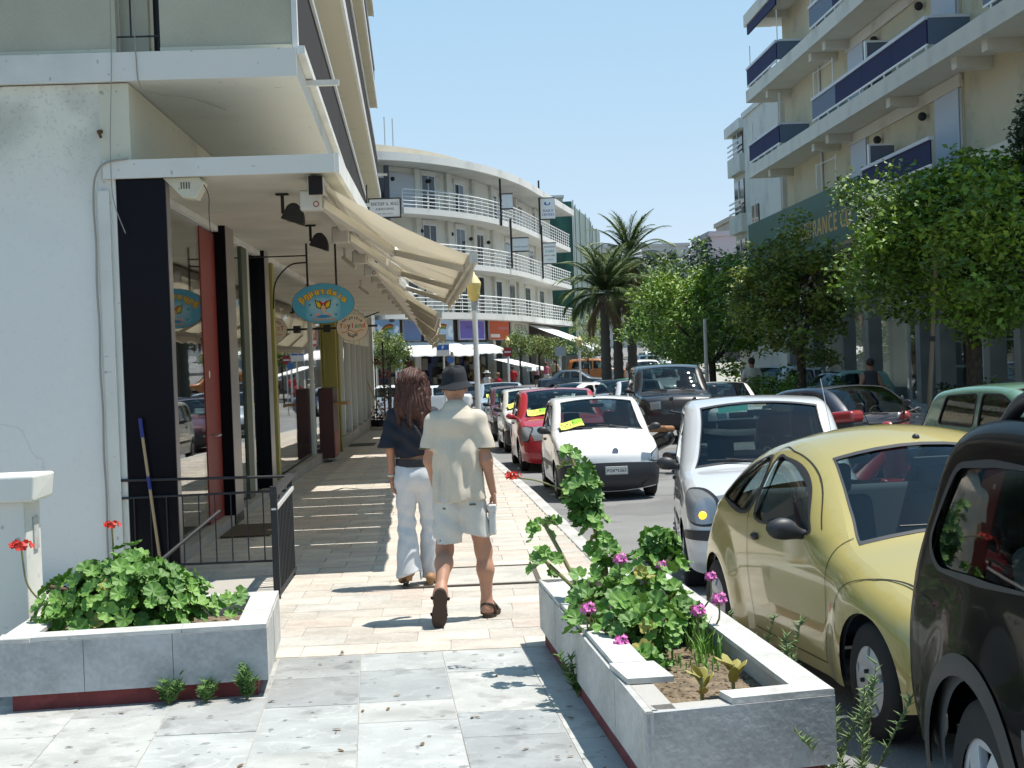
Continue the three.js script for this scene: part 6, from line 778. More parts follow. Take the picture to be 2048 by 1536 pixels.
{ const c = buildCar({ ...SUV(white()), edge: 0.12, cabin: false }); addCar(c, 'white_van', 'white van parked under the street trees before the shops', 'car', 10.9, -50, -0.9, FAR); const d = buildCar({ ...SWIFT(paint(0.30, 0.48, 0.40)), edge: 0.12, cabin: false }); addCar(d, 'mint_car', 'pale mint car parked on the far pavement behind a tree trunk', 'car', 12.3, -47.5, -1.3, FAR); }
// ---------- scooters ----------
function scooter(col, seatCol) {
  const t = new THREE.Group(), p = paint(...col); const wheel = (z) => { const w = new THREE.Group(); w.name = 'wheel'; const ty = new THREE.TorusGeometry(0.19, 0.055, 12, 32); ty.rotateY(Math.PI / 2); part(w, 'tyre', ty, M.rubber); part(w, 'rim', new THREE.CylinderGeometry(0.15, 0.15, 0.05, 20).rotateZ(Math.PI / 2), M.alu); w.position.set(0, 0.245, z); t.add(w); }; wheel(0.62); wheel(-0.62);
  const f = [[0, 0.35, -0.75, 0, 0.62, -0.15, 0.14, 0.15, 1, 1], [0, 0.30, -0.1, 0, 0.27, 0.35, 0.07, 0.07, 2.2, 1], [0, 0.35, 0.42, 0, 0.85, 0.34, 0.07, 0.09, 2.4, 0.8], [0, 0.9, 0.32, 0, 1.0, 0.30, 0.07, 0.08, 1.3, 1]], b = bounds(f, 0.06); part(t, 'fairing', surfaceNet(blob(f, 0.06), b[0], b[1], 0.022), p);
  part(t, 'front_mudguard', new THREE.SphereGeometry(1, 16, 10, 0, 6.3, 0, 1.4).scale(0.09, 0.2, 0.3).translate(0, 0.3, 0.62), p); part(t, 'fork', merge([bar([-0.08, 0.25, 0.62], [-0.05, 0.85, 0.36], 0.02), bar([0.08, 0.25, 0.62], [0.05, 0.85, 0.36], 0.02)]), M.alu);
  part(t, 'seat', new RoundedBoxGeometry(0.27, 0.12, 0.68, 4, 0.055).translate(0, 0.77, -0.38), std(lin(...seatCol), 0.6)); part(t, 'handlebar', tube([[-0.34, 1.08, 0.2], [-0.15, 1.05, 0.28], [0.15, 1.05, 0.28], [0.34, 1.08, 0.2]], 0.018, 20, 6), M.plastic); part(t, 'headlight', new THREE.SphereGeometry(0.085, 16, 10).scale(1, 0.9, 0.5), reflector, [0, 0.98, 0.395]); for (const q of [-1, 1]) { part(t, 'mirror_stalk', bar([q * 0.24, 1.07, 0.24], [q * 0.32, 1.28, 0.22], 0.007), M.plastic); part(t, 'mirror', new THREE.SphereGeometry(0.06, 12, 8).scale(1, 0.7, 0.3), M.plastic, [q * 0.33, 1.3, 0.22]); } part(t, 'tail_lamp', new RoundedBoxGeometry(0.14, 0.07, 0.05, 2, 0.02), redLamp, [0, 0.6, -0.9]); return t;
}
function addScooter(t, name, label, x, z, turn) { t.name = numbered(name); t.position.set(x, road(z), z); t.rotation.set(0, turn, -0.06, 'YXZ'); scene.add(t); return tag(t, label, 'scooter', 'scooters in the street'); }
addScooter(scooter([0.008, 0.008, 0.01], [0.30, 0.15, 0.07]), 'black_scooter', 'black scooter with a tan seat beside the dark off-roader', 3.85, -26.2, 0.75);
{ const t = scooter([0.30, 0.012, 0.012], [0.02, 0.02, 0.02]); const bx = part(t, 'top_box', new RoundedBoxGeometry(0.34, 0.15, 0.32, 4, 0.055).translate(0, 1.19, -0.80), paint(0.28, 0.01, 0.015)); part(bx, 'box_base', new RoundedBoxGeometry(0.32, 0.15, 0.30, 4, 0.04).translate(0, 1.06, -0.80), M.plastic); addScooter(t, 'red_scooter', 'red scooter carrying a red top box in front of the dark blue hatchback', 5.5, -19.0, 2.4); }
addScooter(scooter([0.30, 0.015, 0.012], [0.02, 0.02, 0.02]), 'red_scooter', 'red scooter standing behind the tail of the green hatchback', 7.2, -22.5, -2.2);
// ================= the yellow apartment block across the street =================
{
  const b = thing('apartment_block', 'pale yellow apartment block with long white balconies and navy railing panels', 'building');
  const wall = std(lin(0.58, 0.525, 0.385), 0.9, { map: stain }), slabM = std(lin(0.66, 0.65, 0.60), 0.85, { map: stain }), navy = std(lin(0.013, 0.018, 0.075), 0.85), slate = std(lin(0.10, 0.14, 0.20), 0.6), capM = std(lin(0.62, 0.64, 0.68), 0.6), screen = std(lin(0.12, 0.14, 0.19), 0.6);
  const XB = 13.0, XW = 14.2, ZN = -26, ZR = -61.5, ZT = -63.4, floors = [5.9, 9.1, 12.3, 15.5];
  part(b, 'wall', box(XW, 26, 5.9, 17.2, ZR, ZN), wall);
  // storey slabs with fascia, brackets under the overhang
  for (const y of floors) {
    part(b, 'balcony_slab', box(XB, XW - 0.002, y, y + 0.5, ZT, ZN), slabM); part(b, 'slab_end', box(XW - 0.002, 22, y + 0.02, y + 0.48, ZT, ZR + 0.2), slabM);
    for (const z of [-60.5, -53.2, -51.2, -44, -38.2, -36, -30]) part(b, 'bracket', box(XB + 0.25, XW - 0.004, y - 0.28, y - 0.002, z - 0.2, z + 0.2), slabM);
  }
  const rail = (y, z0, z1, mat, ends = true) => {
    const L = z0 - z1, n = Math.max(1, Math.round(L / 3.2)); for (let k = 0; k < n; k++) { const a = z0 - L * k / n - 0.01, c = z0 - L * (k + 1) / n + 0.01; part(b, 'railing_panel', box(XB + 0.02, XB + 0.06, y + 0.68, y + 1.32, c, a), k === n - 1 && mat === navy && L > 8 ? slate : mat); }
    part(b, 'railing_cap', box(XB - 0.02, XB + 0.14, y + 1.322, y + 1.42, z1, z0), capM); part(b, 'bottom_rail', box(XB + 0.015, XB + 0.065, y + 0.62, y + 0.678, z1, z0), M.whitePaint); for (let z = z0 - 0.1; z > z1; z -= 1.3) part(b, 'railing_post', box(XB + 0.02, XB + 0.06, y + 0.5, y + 0.62, z - 0.03, z + 0.03), M.whitePaint);
    if (ends) for (const z of [z0, z1]) { part(b, 'railing_end', box(XB + 0.06, XW, y + 0.66, y + 1.36, z - 0.02, z + 0.02), z === z0 ? slate : std(lin(0.35, 0.42, 0.46), 0.4)); part(b, 'railing_cap', box(XB + 0.14, XW, y + 1.362, y + 1.44, z - 0.04, z + 0.04), capM); }
  };
  for (const y of [9.1, 12.3]) { rail(y, -39.6, -52.2, navy); rail(y, -27, -35.4, navy); rail(y, -57.5, -63.2, navy); }
  rail(5.9, -39.6, -46.2, navy, false); rail(15.5, -38, -52, navy);
  // recessed loggias: openings, shutters, dividing screens
  for (const y of [5.9, 9.1, 12.3]) {
    const bay = (z0, z1) => { part(b, 'loggia_lining', box(XW - 0.03, XW - 0.004, y + 0.5, y + 3.0, z1, z0), wall); part(b, 'loggia_head', box(XW - 0.12, XW - 0.031, y + 2.82, y + 3.18, z1, z0), slabM); };
    bay(-40.2, -51.6); bay(-27.5, -35);
    const win = (z, w, h, y0, open) => { const f = part(b, 'window', box(XW - 0.10, XW - 0.035, y0, y0 + h, z - w / 2, z + w / 2), capM); part(f, 'pane', box(XW - 0.12, XW - 0.102, y0 + 0.06, y0 + h - (open ? 0.62 : 0.06), z - w / 2 + 0.06, z - 0.03), M.darkPane); part(f, 'pane', box(XW - 0.12, XW - 0.102, y0 + 0.06, y0 + h - (open ? 0.62 : 0.06), z + 0.03, z + w / 2 - 0.06), M.darkPane); part(f, 'shutter', box(XW - 0.135, XW - 0.122, y0 + h - (open ? 0.62 : h * 0.98), y0 + h, z - w / 2, z + w / 2), std(lin(0.50, 0.54, 0.60), 0.6)); };
    win(-41.3, 2.0, 2.3, y + 0.5, y > 12); win(-50.3, 1.9, 2.3, y + 0.5, false); win(-33.5, 2.0, 2.3, y + 0.5, false);
    part(b, 'dividing_screen', box(XB + 0.3, XW - 0.14, y + 0.5, y + 2.1, -46.3, -46.2), screen); part(b, 'screen_frame', merge([box(XB + 0.24, XB + 0.299, y + 0.5, y + 2.16, -46.33, -46.17), box(XB + 0.3, XW - 0.14, y + 2.1, y + 2.16, -46.33, -46.17)]), M.whitePaint);
    for (const z of [-43.2, -47.8]) part(b, 'balcony_lamp', new THREE.SphereGeometry(0.13, 12, 8), M.blackMatt, [XW - 0.2, y + 2.5, z]);
    part(b, 'drying_line', merge([bar([XB + 0.05, y + 1.42, -52], [XB + 0.05, y + 2.3, -52], 0.02), bar([XB + 0.05, y + 1.42, -49.4], [XB + 0.05, y + 2.3, -49.4], 0.02), bar([XB + 0.05, y + 2.25, -52], [XB + 0.05, y + 2.2, -49.4], 0.012), bar([XB + 0.1, y + 1.4, -57.6], [XB + 0.1, y + 2.6, -57.6], 0.02), bar([XB + 0.1, y + 1.4, -62.8], [XB + 0.1, y + 2.3, -62.8], 0.02)]), M.whitePaint);
  }
  part(b, 'blind', box(XB + 0.05, XB + 0.12, 15.1, 15.48, -63, -57.6), navy);
  part(b, 'drain_pipe', bar([XW - 0.06, 5.9, -55.5], [XW - 0.06, 15.4, -55.5], 0.05), capM);
  // shop storey: sign board, columns, glass and dim rooms
  const sg = part(b, 'sign_board', box(XB - 0.12, XB - 0.02, 5.25, 7.1, -63.3, -46.25), std(lin(0.012, 0.085, 0.06), 0.5)); sg.userData.label = 'long dark green shop sign board with gold letters';
  const ft = canvasTex(1024, 256, (c, w, h) => { c.fillStyle = '#0e4a3c'; c.fillRect(0, 0, w, h); c.fillStyle = '#b08a3c'; c.font = 'bold 190px sans-serif'; c.textAlign = 'right'; c.fillText('INSURANCE CO_', w - 10, 195, w - 30); });
  const pl = new THREE.PlaneGeometry(8.4, 1.1); pl.rotateY(-Math.PI / 2); pl.translate(XB - 0.125, 5.95, -50.7); part(sg, 'lettering', pl, std(0xffffff, 0.5, { map: ft }));
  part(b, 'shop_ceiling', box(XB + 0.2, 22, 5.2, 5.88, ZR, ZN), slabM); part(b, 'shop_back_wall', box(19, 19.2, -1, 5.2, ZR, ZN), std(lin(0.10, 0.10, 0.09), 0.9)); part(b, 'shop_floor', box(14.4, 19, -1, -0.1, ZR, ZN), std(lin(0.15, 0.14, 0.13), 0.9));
  const colM = std(lin(0.27, 0.26, 0.23), 0.8, { map: grain });
  for (const z of [-28, -32.6, -36.2, -38.3, -42.2, -44.0, -49.4, -52.6, -57, -61]) part(b, 'column', box(13.9, 14.35, -1, 5.2, z - 0.22, z + 0.22), colM);
  for (let z = -27; z > -60; z -= 3.3) { const f = part(b, 'shop_front', box(14.5, 14.56, 3.0, 3.1, z - 3.2, z), M.alu); part(f, 'pane', box(14.52, 14.535, -0.2, 5.1, z - 3.2, z - 0.05), M.glass); part(f, 'mullion', box(14.49, 14.57, -0.4, 5.15, z - 0.05, z), M.alu); }
  for (let k = 0; k < 6; k++) part(b, 'display_shelf', box(15.2, 15.8, 0.3 + (k % 3) * 0.75, 0.36 + (k % 3) * 0.75, -41.6 - Math.floor(k / 3) * 4, -38.8 - Math.floor(k / 3) * 4), M.whitePaint);
  part(b, 'fascia_box', box(13.7, 13.86, 3.15, 3.5, -41.6, -39.6), M.whitePaint);
  for (const z of [-38.3, -42.2]) part(b, 'wall_lamp', new THREE.ConeGeometry(0.16, 0.34, 10), M.blackMatt, [13.8, 2.8, z]);
}
{ // white houses beyond it
  const b = thing('white_house', 'white house with a blank end wall behind the yellow apartment block', 'building'); part(b, 'wall', box(14.6, 24, -1, 13.0, -72, -64.5), M.white); part(b, 'parapet', box(14.5, 24, 13.0, 13.25, -72.1, -64.4), M.whiteSmooth);
  for (let k = 0; k < 3; k++) { const w = part(b, 'window', box(14.54, 14.598, 4.2 + k * 3, 5.6 + k * 3, -70.5, -69), M.darkPane); part(w, 'sill', box(14.48, 14.598, 4.1 + k * 3, 4.198 + k * 3, -70.6, -68.9), M.whitePaint); }
  const c = thing('white_house', 'narrow white house with stacked rounded balconies further down the right side', 'building'); part(c, 'wall', box(15.2, 26, -1, 12.9, -78, -74.5), M.white); part(c, 'roof_slab', box(14.8, 26, 12.9, 13.4, -78.2, -74.2), M.whiteSmooth);
  for (let k = 0; k < 4; k++) { const y = 1.8 + k * 3.0; part(c, 'balcony_floor', box(14.85, 15.2, y, y + 0.9, -77.8, -74.6), M.white); for (let q = 0; q < 3; q++) part(c, 'balcony_rail', box(14.86, 14.92, y + 1.05 + q * 0.25, y + 1.12 + q * 0.25, -77.8, -74.7), M.whitePaint); const w = part(c, 'window', box(15.4, 16.3, y + 1.0, y + 2.6, -74.498, -74.44), M.darkPane); part(w, 'mullion', box(15.81, 15.89, y + 1.0, y + 2.6, -74.438, -74.40), M.whitePaint); const w2 = part(c, 'window', box(15.14, 15.198, y + 0.9, y + 2.7, -77.6, -75.2), M.darkPane); part(w2, 'mullion', box(15.1, 15.139, y + 0.9, y + 2.7, -76.45, -76.35), M.whitePaint); }
}
// ================= the curved white building at the junction =================
{
  const b = thing('curved_building', 'white three storey corner building with long curving balconies above shops', 'building');
  const pts = [[-22, -72], [-10, -75.6], [-5, -77.6], [-1.93, -79.5], [1.2, -83.5], [3.93, -90], [6.7, -101], [9.4, -112.5]], cv = new THREE.CatmullRomCurve3(pts.map(([x, z]) => V(x, 0, z)), false, 'centripetal');
  const NS = 120, C = cv.getSpacedPoints(NS), T = C.map((p, i) => C[Math.min(NS, i + 1)].clone().sub(C[Math.max(0, i - 1)]).normalize()), LEN = cv.getLength();
  const off = (i, d) => { const n = V(T[i].z, 0, -T[i].x); return [C[i].x + n.x * d, C[i].z + n.z * d]; };       // d > 0: into the building
  const idx = (px) => { let best = 0, e = 1e9; C.forEach((p, i) => { const q = V(p.x, EYE, p.z).sub(camera.position).applyEuler(new THREE.Euler(0, Math.atan(123.5 / F), 0)); const x = IW / 2 + F * q.x / -q.z; if (Math.abs(x - px) < e) { e = Math.abs(x - px); best = i; } }); return best; };
  const strip = (i0, i1, d0, d1, y0, y1) => { const a = [], c = []; for (let i = i0; i <= i1; i++) { a.push(off(i, d0)); c.push(off(i, d1)); } return prism([...a, ...c.reverse()], y0, y1); };
  const whiteA = std(lin(0.70, 0.70, 0.69), 0.85, { map: stain }), wallA = std(lin(0.67, 0.66, 0.62), 0.9, { map: stain });
  part(b, 'wall', strip(0, NS, 1.5, 9, -1.2, 12.4), wallA);
  part(b, 'roof_slab', strip(0, NS, -0.35, 9, 12.42, 12.85), whiteA); part(b, 'roof_parapet', strip(0, NS - 14, 2.0, 8, 12.86, 13.6), std(lin(0.50, 0.46, 0.38), 0.9, { map: stain }));
  const iB = idx(824); 
  part(b, 'flush_wing', strip(0, iB - 4, 0.3, 1.498, -1.2, 12.4), wallA);
  const slabs = [[4.15, 4.5], [6.9, 7.22], [9.72, 10.05]];
  slabs.forEach(([y0, y1], k) => {
    part(b, 'balcony_slab', strip(iB - (k === 2 ? 0 : 3), NS, 0.0, 1.498, y0, y1), whiteA);
    for (let q = 0; q < 5; q++) part(b, 'balcony_rail', tube(Array.from({ length: 50 }, (_, j) => { const i = Math.round(lerp(iB, NS, j / 49)), [x, z] = off(i, 0.06); return [x, y1 + 0.16 + q * 0.2, z]; }), q === 4 ? 0.042 : 0.024, 120, 5), M.whitePaint);
    for (let i = iB; i <= NS; i += 2) { const [x, z] = off(i, 0.08); part(b, 'balcony_post', bar([x, y1, z], [x, y1 + 0.97, z], 0.03, 0.03, 5), M.whitePaint); }
    { const [x, z] = off(iB, 0.06), [x2, z2] = off(iB, 1.4); for (let q = 0; q < 5; q++) part(b, 'balcony_rail', bar([x, y1 + 0.16 + q * 0.2, z], [x2, y1 + 0.16 + q * 0.2, z2], 0.024), M.whitePaint); }
  });
  // openings on each storey, pilasters
  const opening = (i, w, y0, h, kind) => { const [x, z] = off(i, 1.47), a = Math.atan2(T[i].z, T[i].x); const f = part(b, kind === 'blind' ? 'closed_shutter' : 'window', box(-w / 2, w / 2, 0, h, -0.06, 0.04), kind === 'blind' ? std(lin(0.50, 0.52, 0.55), 0.7) : M.whitePaint, [x, y0, z], [0, -a, 0]); if (kind !== 'blind') { for (const q of [-1, 1]) part(f, 'pane', box(q > 0 ? 0.04 : -w / 2 + 0.07, q > 0 ? w / 2 - 0.07 : -0.04, 0.07, h - 0.07, 0.041, 0.05), M.darkPane); part(f, 'lintel', box(-w / 2 - 0.1, w / 2 + 0.1, h, h + 0.22, -0.05, 0.08), whiteA); } };
  for (const [px, y, w, h, k] of [[855, 10.05, 2.1, 2.0, 'blind'], [917, 10.05, 1.3, 2.1], [980, 10.05, 1.3, 1.9], [1045, 10.05, 1.4, 1.9], [1062, 10.05, 1.4, 1.9], [1095, 10.05, 1.5, 2.0], [1122, 10.05, 1.6, 2.0], [915, 7.22, 1.3, 2.2], [982, 7.22, 1.3, 2.2], [1017, 7.22, 1.3, 2.1], [1070, 7.22, 1.6, 2.1], [1112, 7.22, 1.6, 2.1], [880, 4.5, 1.6, 2.1], [975, 4.5, 2.2, 2.3], [1013, 4.5, 1.8, 2.3], [1050, 4.5, 1.7, 2.2], [1075, 4.5, 1.8, 2.2], [1105, 4.5, 1.8, 2.2], [1130, 4.5, 1.8, 2.2], [790, 10.2, 1.4, 1.6], [800, 7.3, 1.2, 1.5]]) opening(idx(px), w, y, h, k);
  for (const px of [880, 950, 1000, 1040, 1085, 1120]) { const i = idx(px); part(b, 'pilaster', strip(Math.max(0, i), Math.min(NS, i + 1), 1.32, 1.498, 4.5, 12.4), wallA); }
  part(b, 'drain_pipe', (() => { const [x, z] = off(idx(785), 0.15); return bar([x, 4, z], [x, 12.2, z], 0.14); })(), std(lin(0.06, 0.06, 0.07), 0.8));
  for (const px of [908, 922]) { const [x, z] = off(idx(px), 4); part(b, 'aerial_mast', bar([x, 13, z], [x, 15.6, z], 0.03), M.steel); }
  for (const [px, y] of [[840, 12.0], [917, 12.1], [890, 9.3], [955, 9.3], [998, 9.2], [1030, 9.2]]) { const [x, z] = off(idx(px), 1.35); part(b, 'wall_lamp', new THREE.SphereGeometry(0.12, 8, 6), M.blackMatt, [x, y - 0.3, z]); }
  // shops: dark rooms under the first balcony
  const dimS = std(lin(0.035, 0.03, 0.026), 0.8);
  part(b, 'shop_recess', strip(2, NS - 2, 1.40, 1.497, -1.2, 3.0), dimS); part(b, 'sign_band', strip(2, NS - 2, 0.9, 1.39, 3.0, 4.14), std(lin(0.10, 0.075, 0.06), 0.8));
  for (let i = 6; i < NS; i += 7) part(b, 'shop_pillar', strip(i, i + 1, 1.0, 1.398, -1.2, 3.0), wallA);
  const boards = [[765, 820, '#8fb4dc', 'sky'], [825, 855, '#6a7fa8', ''], [875, 930, '#b9cfe6', 'rainbow'], [942, 998, '#6d5fb0', ''], [1002, 1044, '#cf5a2c', ''], [1048, 1082, '#d9d4c2', 'CERAM']];
  boards.forEach(([p0, p1, col, kind], k) => { const i0 = idx(p0), i1 = Math.max(i0 + 1, idx(p1)), im = Math.round((i0 + i1) / 2), [x, z] = off(im, 0.78), a = Math.atan2(T[im].z, T[im].x), [ax, az] = off(i0, 0.78), [bx, bz] = off(i1, 0.78), w = Math.hypot(bx - ax, bz - az) * 0.96;
    const m = part(b, 'shop_sign', box(-w / 2, w / 2, 0, 1.15, -0.05, 0.05), std(lin(0.5, 0.5, 0.5), 0.6), [x, 3.0, z], [0, -a, 0]);
    part(m, 'printed_face', new THREE.PlaneGeometry(w * 0.98, 1.1).translate(0, 0.575, 0.054), std(0xffffff, 0.6, { map: canvasTex(512, 256, (c, W, H) => { c.fillStyle = col; c.fillRect(0, 0, W, H); if (kind === 'rainbow' || kind === 'sky') { c.fillStyle = '#e4eef6'; for (let q = 0; q < 9; q++) { c.beginPath(); c.arc(hash(q, 1, 2) * W, 60 + hash(q, 3, 4) * 150, 34, 0, 7); c.fill(); } ['#8a3a20', '#b8862c', '#5a8a3a'].forEach((q, n) => { c.strokeStyle = q; c.lineWidth = 22; c.beginPath(); c.arc(W * 0.62, H * 1.05, 210 - n * 22, Math.PI, Math.PI * 1.62); c.stroke(); }); } if (kind === 'CERAM') { c.fillStyle = '#7d7d70'; c.font = 'bold 130px serif'; c.textAlign = 'center'; c.fillText('CERA', W / 2, 120); c.fillText('MICA', W / 2, 240); } if (k === 4) { c.fillStyle = '#efe3d8'; c.fillRect(20, 180, 240, 46); c.fillStyle = 'rgba(200,160,190,0.8)'; c.font = 'bold 60px sans-serif'; c.fillText('κεραμικά', 220, 110); } if (k === 3) { c.strokeStyle = '#c9bfe0'; c.lineWidth = 10; c.strokeRect(8, 8, W - 16, H - 16); c.fillStyle = '#4a3f8c'; c.font = 'bold 70px sans-serif'; c.fillText('boutique', 120, 110); } }) })); });
  const awn = (p0, p1, d, y0, y1, mat) => { const i0 = idx(p0), i1 = Math.max(i0 + 1, idx(p1)), pos = [], id = []; for (let i = i0; i <= i1; i++) { const [ax, az] = off(i, 0.9), [bx, bz] = off(i, 0.9 - d), s = 0.2 + 0.04 * (i % 2); pos.push(ax, y0, az, bx, y1, bz, bx, y1 - s, bz); } for (let k = 0; k < i1 - i0; k++) for (let q = 0; q < 2; q++) { const a = k * 3 + q; id.push(a, a + 1, a + 4, a, a + 4, a + 3); } const g = new THREE.BufferGeometry(); g.setAttribute('position', new THREE.Float32BufferAttribute(pos, 3)); g.setAttribute('uv', new THREE.Float32BufferAttribute(new Float32Array(pos.length / 3 * 2), 2)); g.setIndex(id); g.computeVertexNormals(); part(b, 'shop_awning', g, mat); };
  const wc = std(lin(0.74, 0.74, 0.72), 0.9); awn(800, 880, 1.6, 2.95, 2.35, wc); awn(882, 935, 1.8, 3.0, 2.3, wc); awn(938, 1000, 1.4, 2.9, 2.4, wc); awn(1082, 1122, 4.2, 4.1, 2.4, wc); awn(1012, 1046, 2.2, 1.9, 1.3, wc);
  // goods stacked before the shops, each a coloured panel of stock
  reseed(71); const stock = [[0.14, 0.07, 0.035], [0.16, 0.12, 0.05], [0.03, 0.04, 0.09], [0.12, 0.035, 0.03], [0.05, 0.07, 0.04], [0.22, 0.19, 0.15]].map((c) => std(lin(...c), 0.85));
  for (let i = idx(770); i < idx(1010); i += 1) for (let q = 0; q < 3; q++) { const [x, z] = off(i, 1.15 + rr(0, 0.1)), a = Math.atan2(T[i].z, T[i].x), w = rr(0.2, 0.6), y = road(z) + 0.2 + q * 0.75 + rr(-0.15, 0.2); part(b, 'shop_display', new THREE.BoxGeometry(w, rr(0.2, 0.65), 0.2), stock[Math.floor(rnd() * 6)], [x, y + 0.3, z], [0, -a, 0]); }
  // projecting signs
  const proj = (px, py0, py1, w, label, lines, ink) => { const i = idx(px), [x, z] = off(i, -0.15), a = atZ(px, py0, z), c = atZ(px, py1, z), h = a.y - c.y, t = thing('projecting_sign', label, 'sign', [x, c.y, z]); part(t, 'panel', box(0, w, 0, h, -0.06, 0.06), M.whitePaint); part(t, 'frame', merge([box(-0.06, w + 0.02, -0.06, 0, -0.08, 0.08), box(-0.06, w + 0.02, h, h + 0.06, -0.08, 0.08)]), M.blackMatt); part(t, 'pole', bar([-0.08, -1.0, 0], [-0.08, h + 1.2, 0], 0.06), M.blackMatt);
    part(t, 'printed_face', new THREE.PlaneGeometry(w * 0.96, h * 0.96).translate(w / 2, h / 2, 0.064), std(0xffffff, 0.6, { map: canvasTex(256, Math.round(256 * h / w), (g, W, H) => { g.fillStyle = '#e6e8e8'; g.fillRect(0, 0, W, H); g.textAlign = 'center'; lines.forEach(([s, y, sz, col]) => { g.fillStyle = col || ink; g.font = `bold ${sz}px serif`; g.fillText(s, W / 2, y * H, W * 0.9); }); if (ink === '#2a4a80') { g.fillStyle = '#3a66a8'; g.beginPath(); g.ellipse(W * 0.45, H * 0.24, 60, 34, 0, 0, 7); g.fill(); g.fillStyle = '#e6e8e8'; g.beginPath(); g.arc(W * 0.48, H * 0.2, 30, 0, 7); g.fill(); } }) })); };
  proj(1090, 397, 438, 0.95, 'tall white cruise sign hung from the top balcony of the curved building', [['DAILY', 0.66, 60], ['CRUISES', 0.86, 60]], '#2a4a80');
  proj(1012, 389, 417, 0.62, 'small white sign with a blue spot on the top balcony', [['●', 0.7, 150, '#3a66a8']], '#345'); proj(1033, 477, 502, 0.95, 'wide white sign hung above the middle balcony', [['▲', 0.42, 80, '#4a9aa0'], ['hotel travel', 0.75, 44, '#6a8a90']], '#567'); proj(1091, 487, 527, 0.85, 'white sign with green lettering under the cruise sign', [['ΠΡΑΚΤΟΡΕΙΟ', 0.2, 40, '#222'], ['CARS', 0.45, 70, '#3a9a7a'], ['RENT A BIKE', 0.65, 40, '#444'], ['tours', 0.85, 44, '#3a9a7a']], '#333');
}
{ // buildings behind it
  const g = thing('netted_building', 'building wrapped in green scaffold netting behind the curved building', 'building'); const net = new THREE.MeshPhysicalMaterial({ color: lin(0.045, 0.16, 0.12), roughness: 0.9, transmission: 0.25, thickness: 0, side: THREE.DoubleSide, map: texture(256, 6, (u, v) => 0.6 + 0.5 * fbm(u * 1, v * 0.2, 16, 4, 301)) });
  const A = [9.9, -116], B = [15.0, -146]; part(g, 'wall', prism([[A[0] - 0.8, A[1] - 0.8], [B[0] - 0.8, B[1]], [B[0] - 8, B[1] - 4], [A[0] - 8, A[1] - 4]], -1, 13.2), std(lin(0.2, 0.2, 0.19), 0.9));
  for (let k = 0; k < 8; k++) { const p = (t) => [lerp(A[0], B[0], t) + 0.15 * Math.sin(t * 40), lerp(A[1], B[1], t)], [x0, z0] = p(k / 8), [x1, z1] = p((k + 1) / 8); part(g, 'net_sheet', quad([x0, 2, z0], [x1, 2, z1], [x1, 13.9, z1], [x0, 13.9, z0]), net); part(g, 'scaffold_pole', bar([x0 + 0.1, 0, z0], [x0 + 0.1, 14, z0], 0.05), M.steel); }
  part(g, 'net_sheet', quad([A[0], 2, A[1]], [A[0] - 4, 2, A[1] - 1], [A[0] - 4, 13.9, A[1] - 1], [A[0], 13.9, A[1]]), net);
  const h = thing('roof_house', 'beige stair house standing on the roof behind the curved building', 'building'); part(h, 'wall', box(6.6, 9.3, 11, 14.3, -122, -117), std(lin(0.55, 0.50, 0.40), 0.9, { map: stain })); part(h, 'roof', box(6.5, 9.4, 14.3, 14.5, -122.1, -116.9), M.whiteSmooth);
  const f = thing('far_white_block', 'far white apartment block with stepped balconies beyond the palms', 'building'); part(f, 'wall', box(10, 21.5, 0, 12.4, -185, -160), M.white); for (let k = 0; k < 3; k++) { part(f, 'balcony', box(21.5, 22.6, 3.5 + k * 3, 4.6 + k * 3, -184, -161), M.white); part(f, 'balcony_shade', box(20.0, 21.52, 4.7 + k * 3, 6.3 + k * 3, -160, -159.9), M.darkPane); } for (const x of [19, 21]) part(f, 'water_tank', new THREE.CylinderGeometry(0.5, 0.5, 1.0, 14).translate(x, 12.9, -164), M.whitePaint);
  reseed(91); const rows = [[-60, -95, 18, 11], [-38, -92, 14, 12], [28, -118, 14, 11], [34, -135, 16, 13], [24, -215, 22, 13], [44, -200, 20, 12], [-6, -230, 24, 14], [10, -270, 30, 15], [60, -260, 30, 14], [75, -170, 20, 13]];
  rows.forEach(([x, z, w, h2], k) => { const t = thing('far_building', ['pale far block at the left end of the cross street', 'white far block beside the cross street', 'cream far block behind the right street trees', 'white far block behind the far right trees', 'far cream block at the head of the street', 'far white block right of the street head', 'distant pale block left of the street head', 'distant wide block closing the street', 'distant block on the hill to the right', 'far block on the right behind the yellow apartments'][k], 'building', [x, land(z) - 1, z]); const m = std(lin(rr(0.5, 0.66), rr(0.5, 0.62), rr(0.42, 0.58)), 0.9, { map: stain }); part(t, 'wall', box(-w / 2, w / 2, 0, h2, -8, 0), m); part(t, 'roof', box(-w / 2 - 0.2, w / 2 + 0.2, h2, h2 + 0.4, -8.2, 0.2), m); for (let f2 = 0; f2 < Math.floor(h2 / 3.2); f2++) for (let q = 0; q < Math.floor(w / 3); q++) part(t, 'window', box(-w / 2 + 0.8 + q * 3, -w / 2 + 2.2 + q * 3, 1.2 + f2 * 3.1, 2.8 + f2 * 3.1, 0.0, 0.03), M.darkPane); });
}
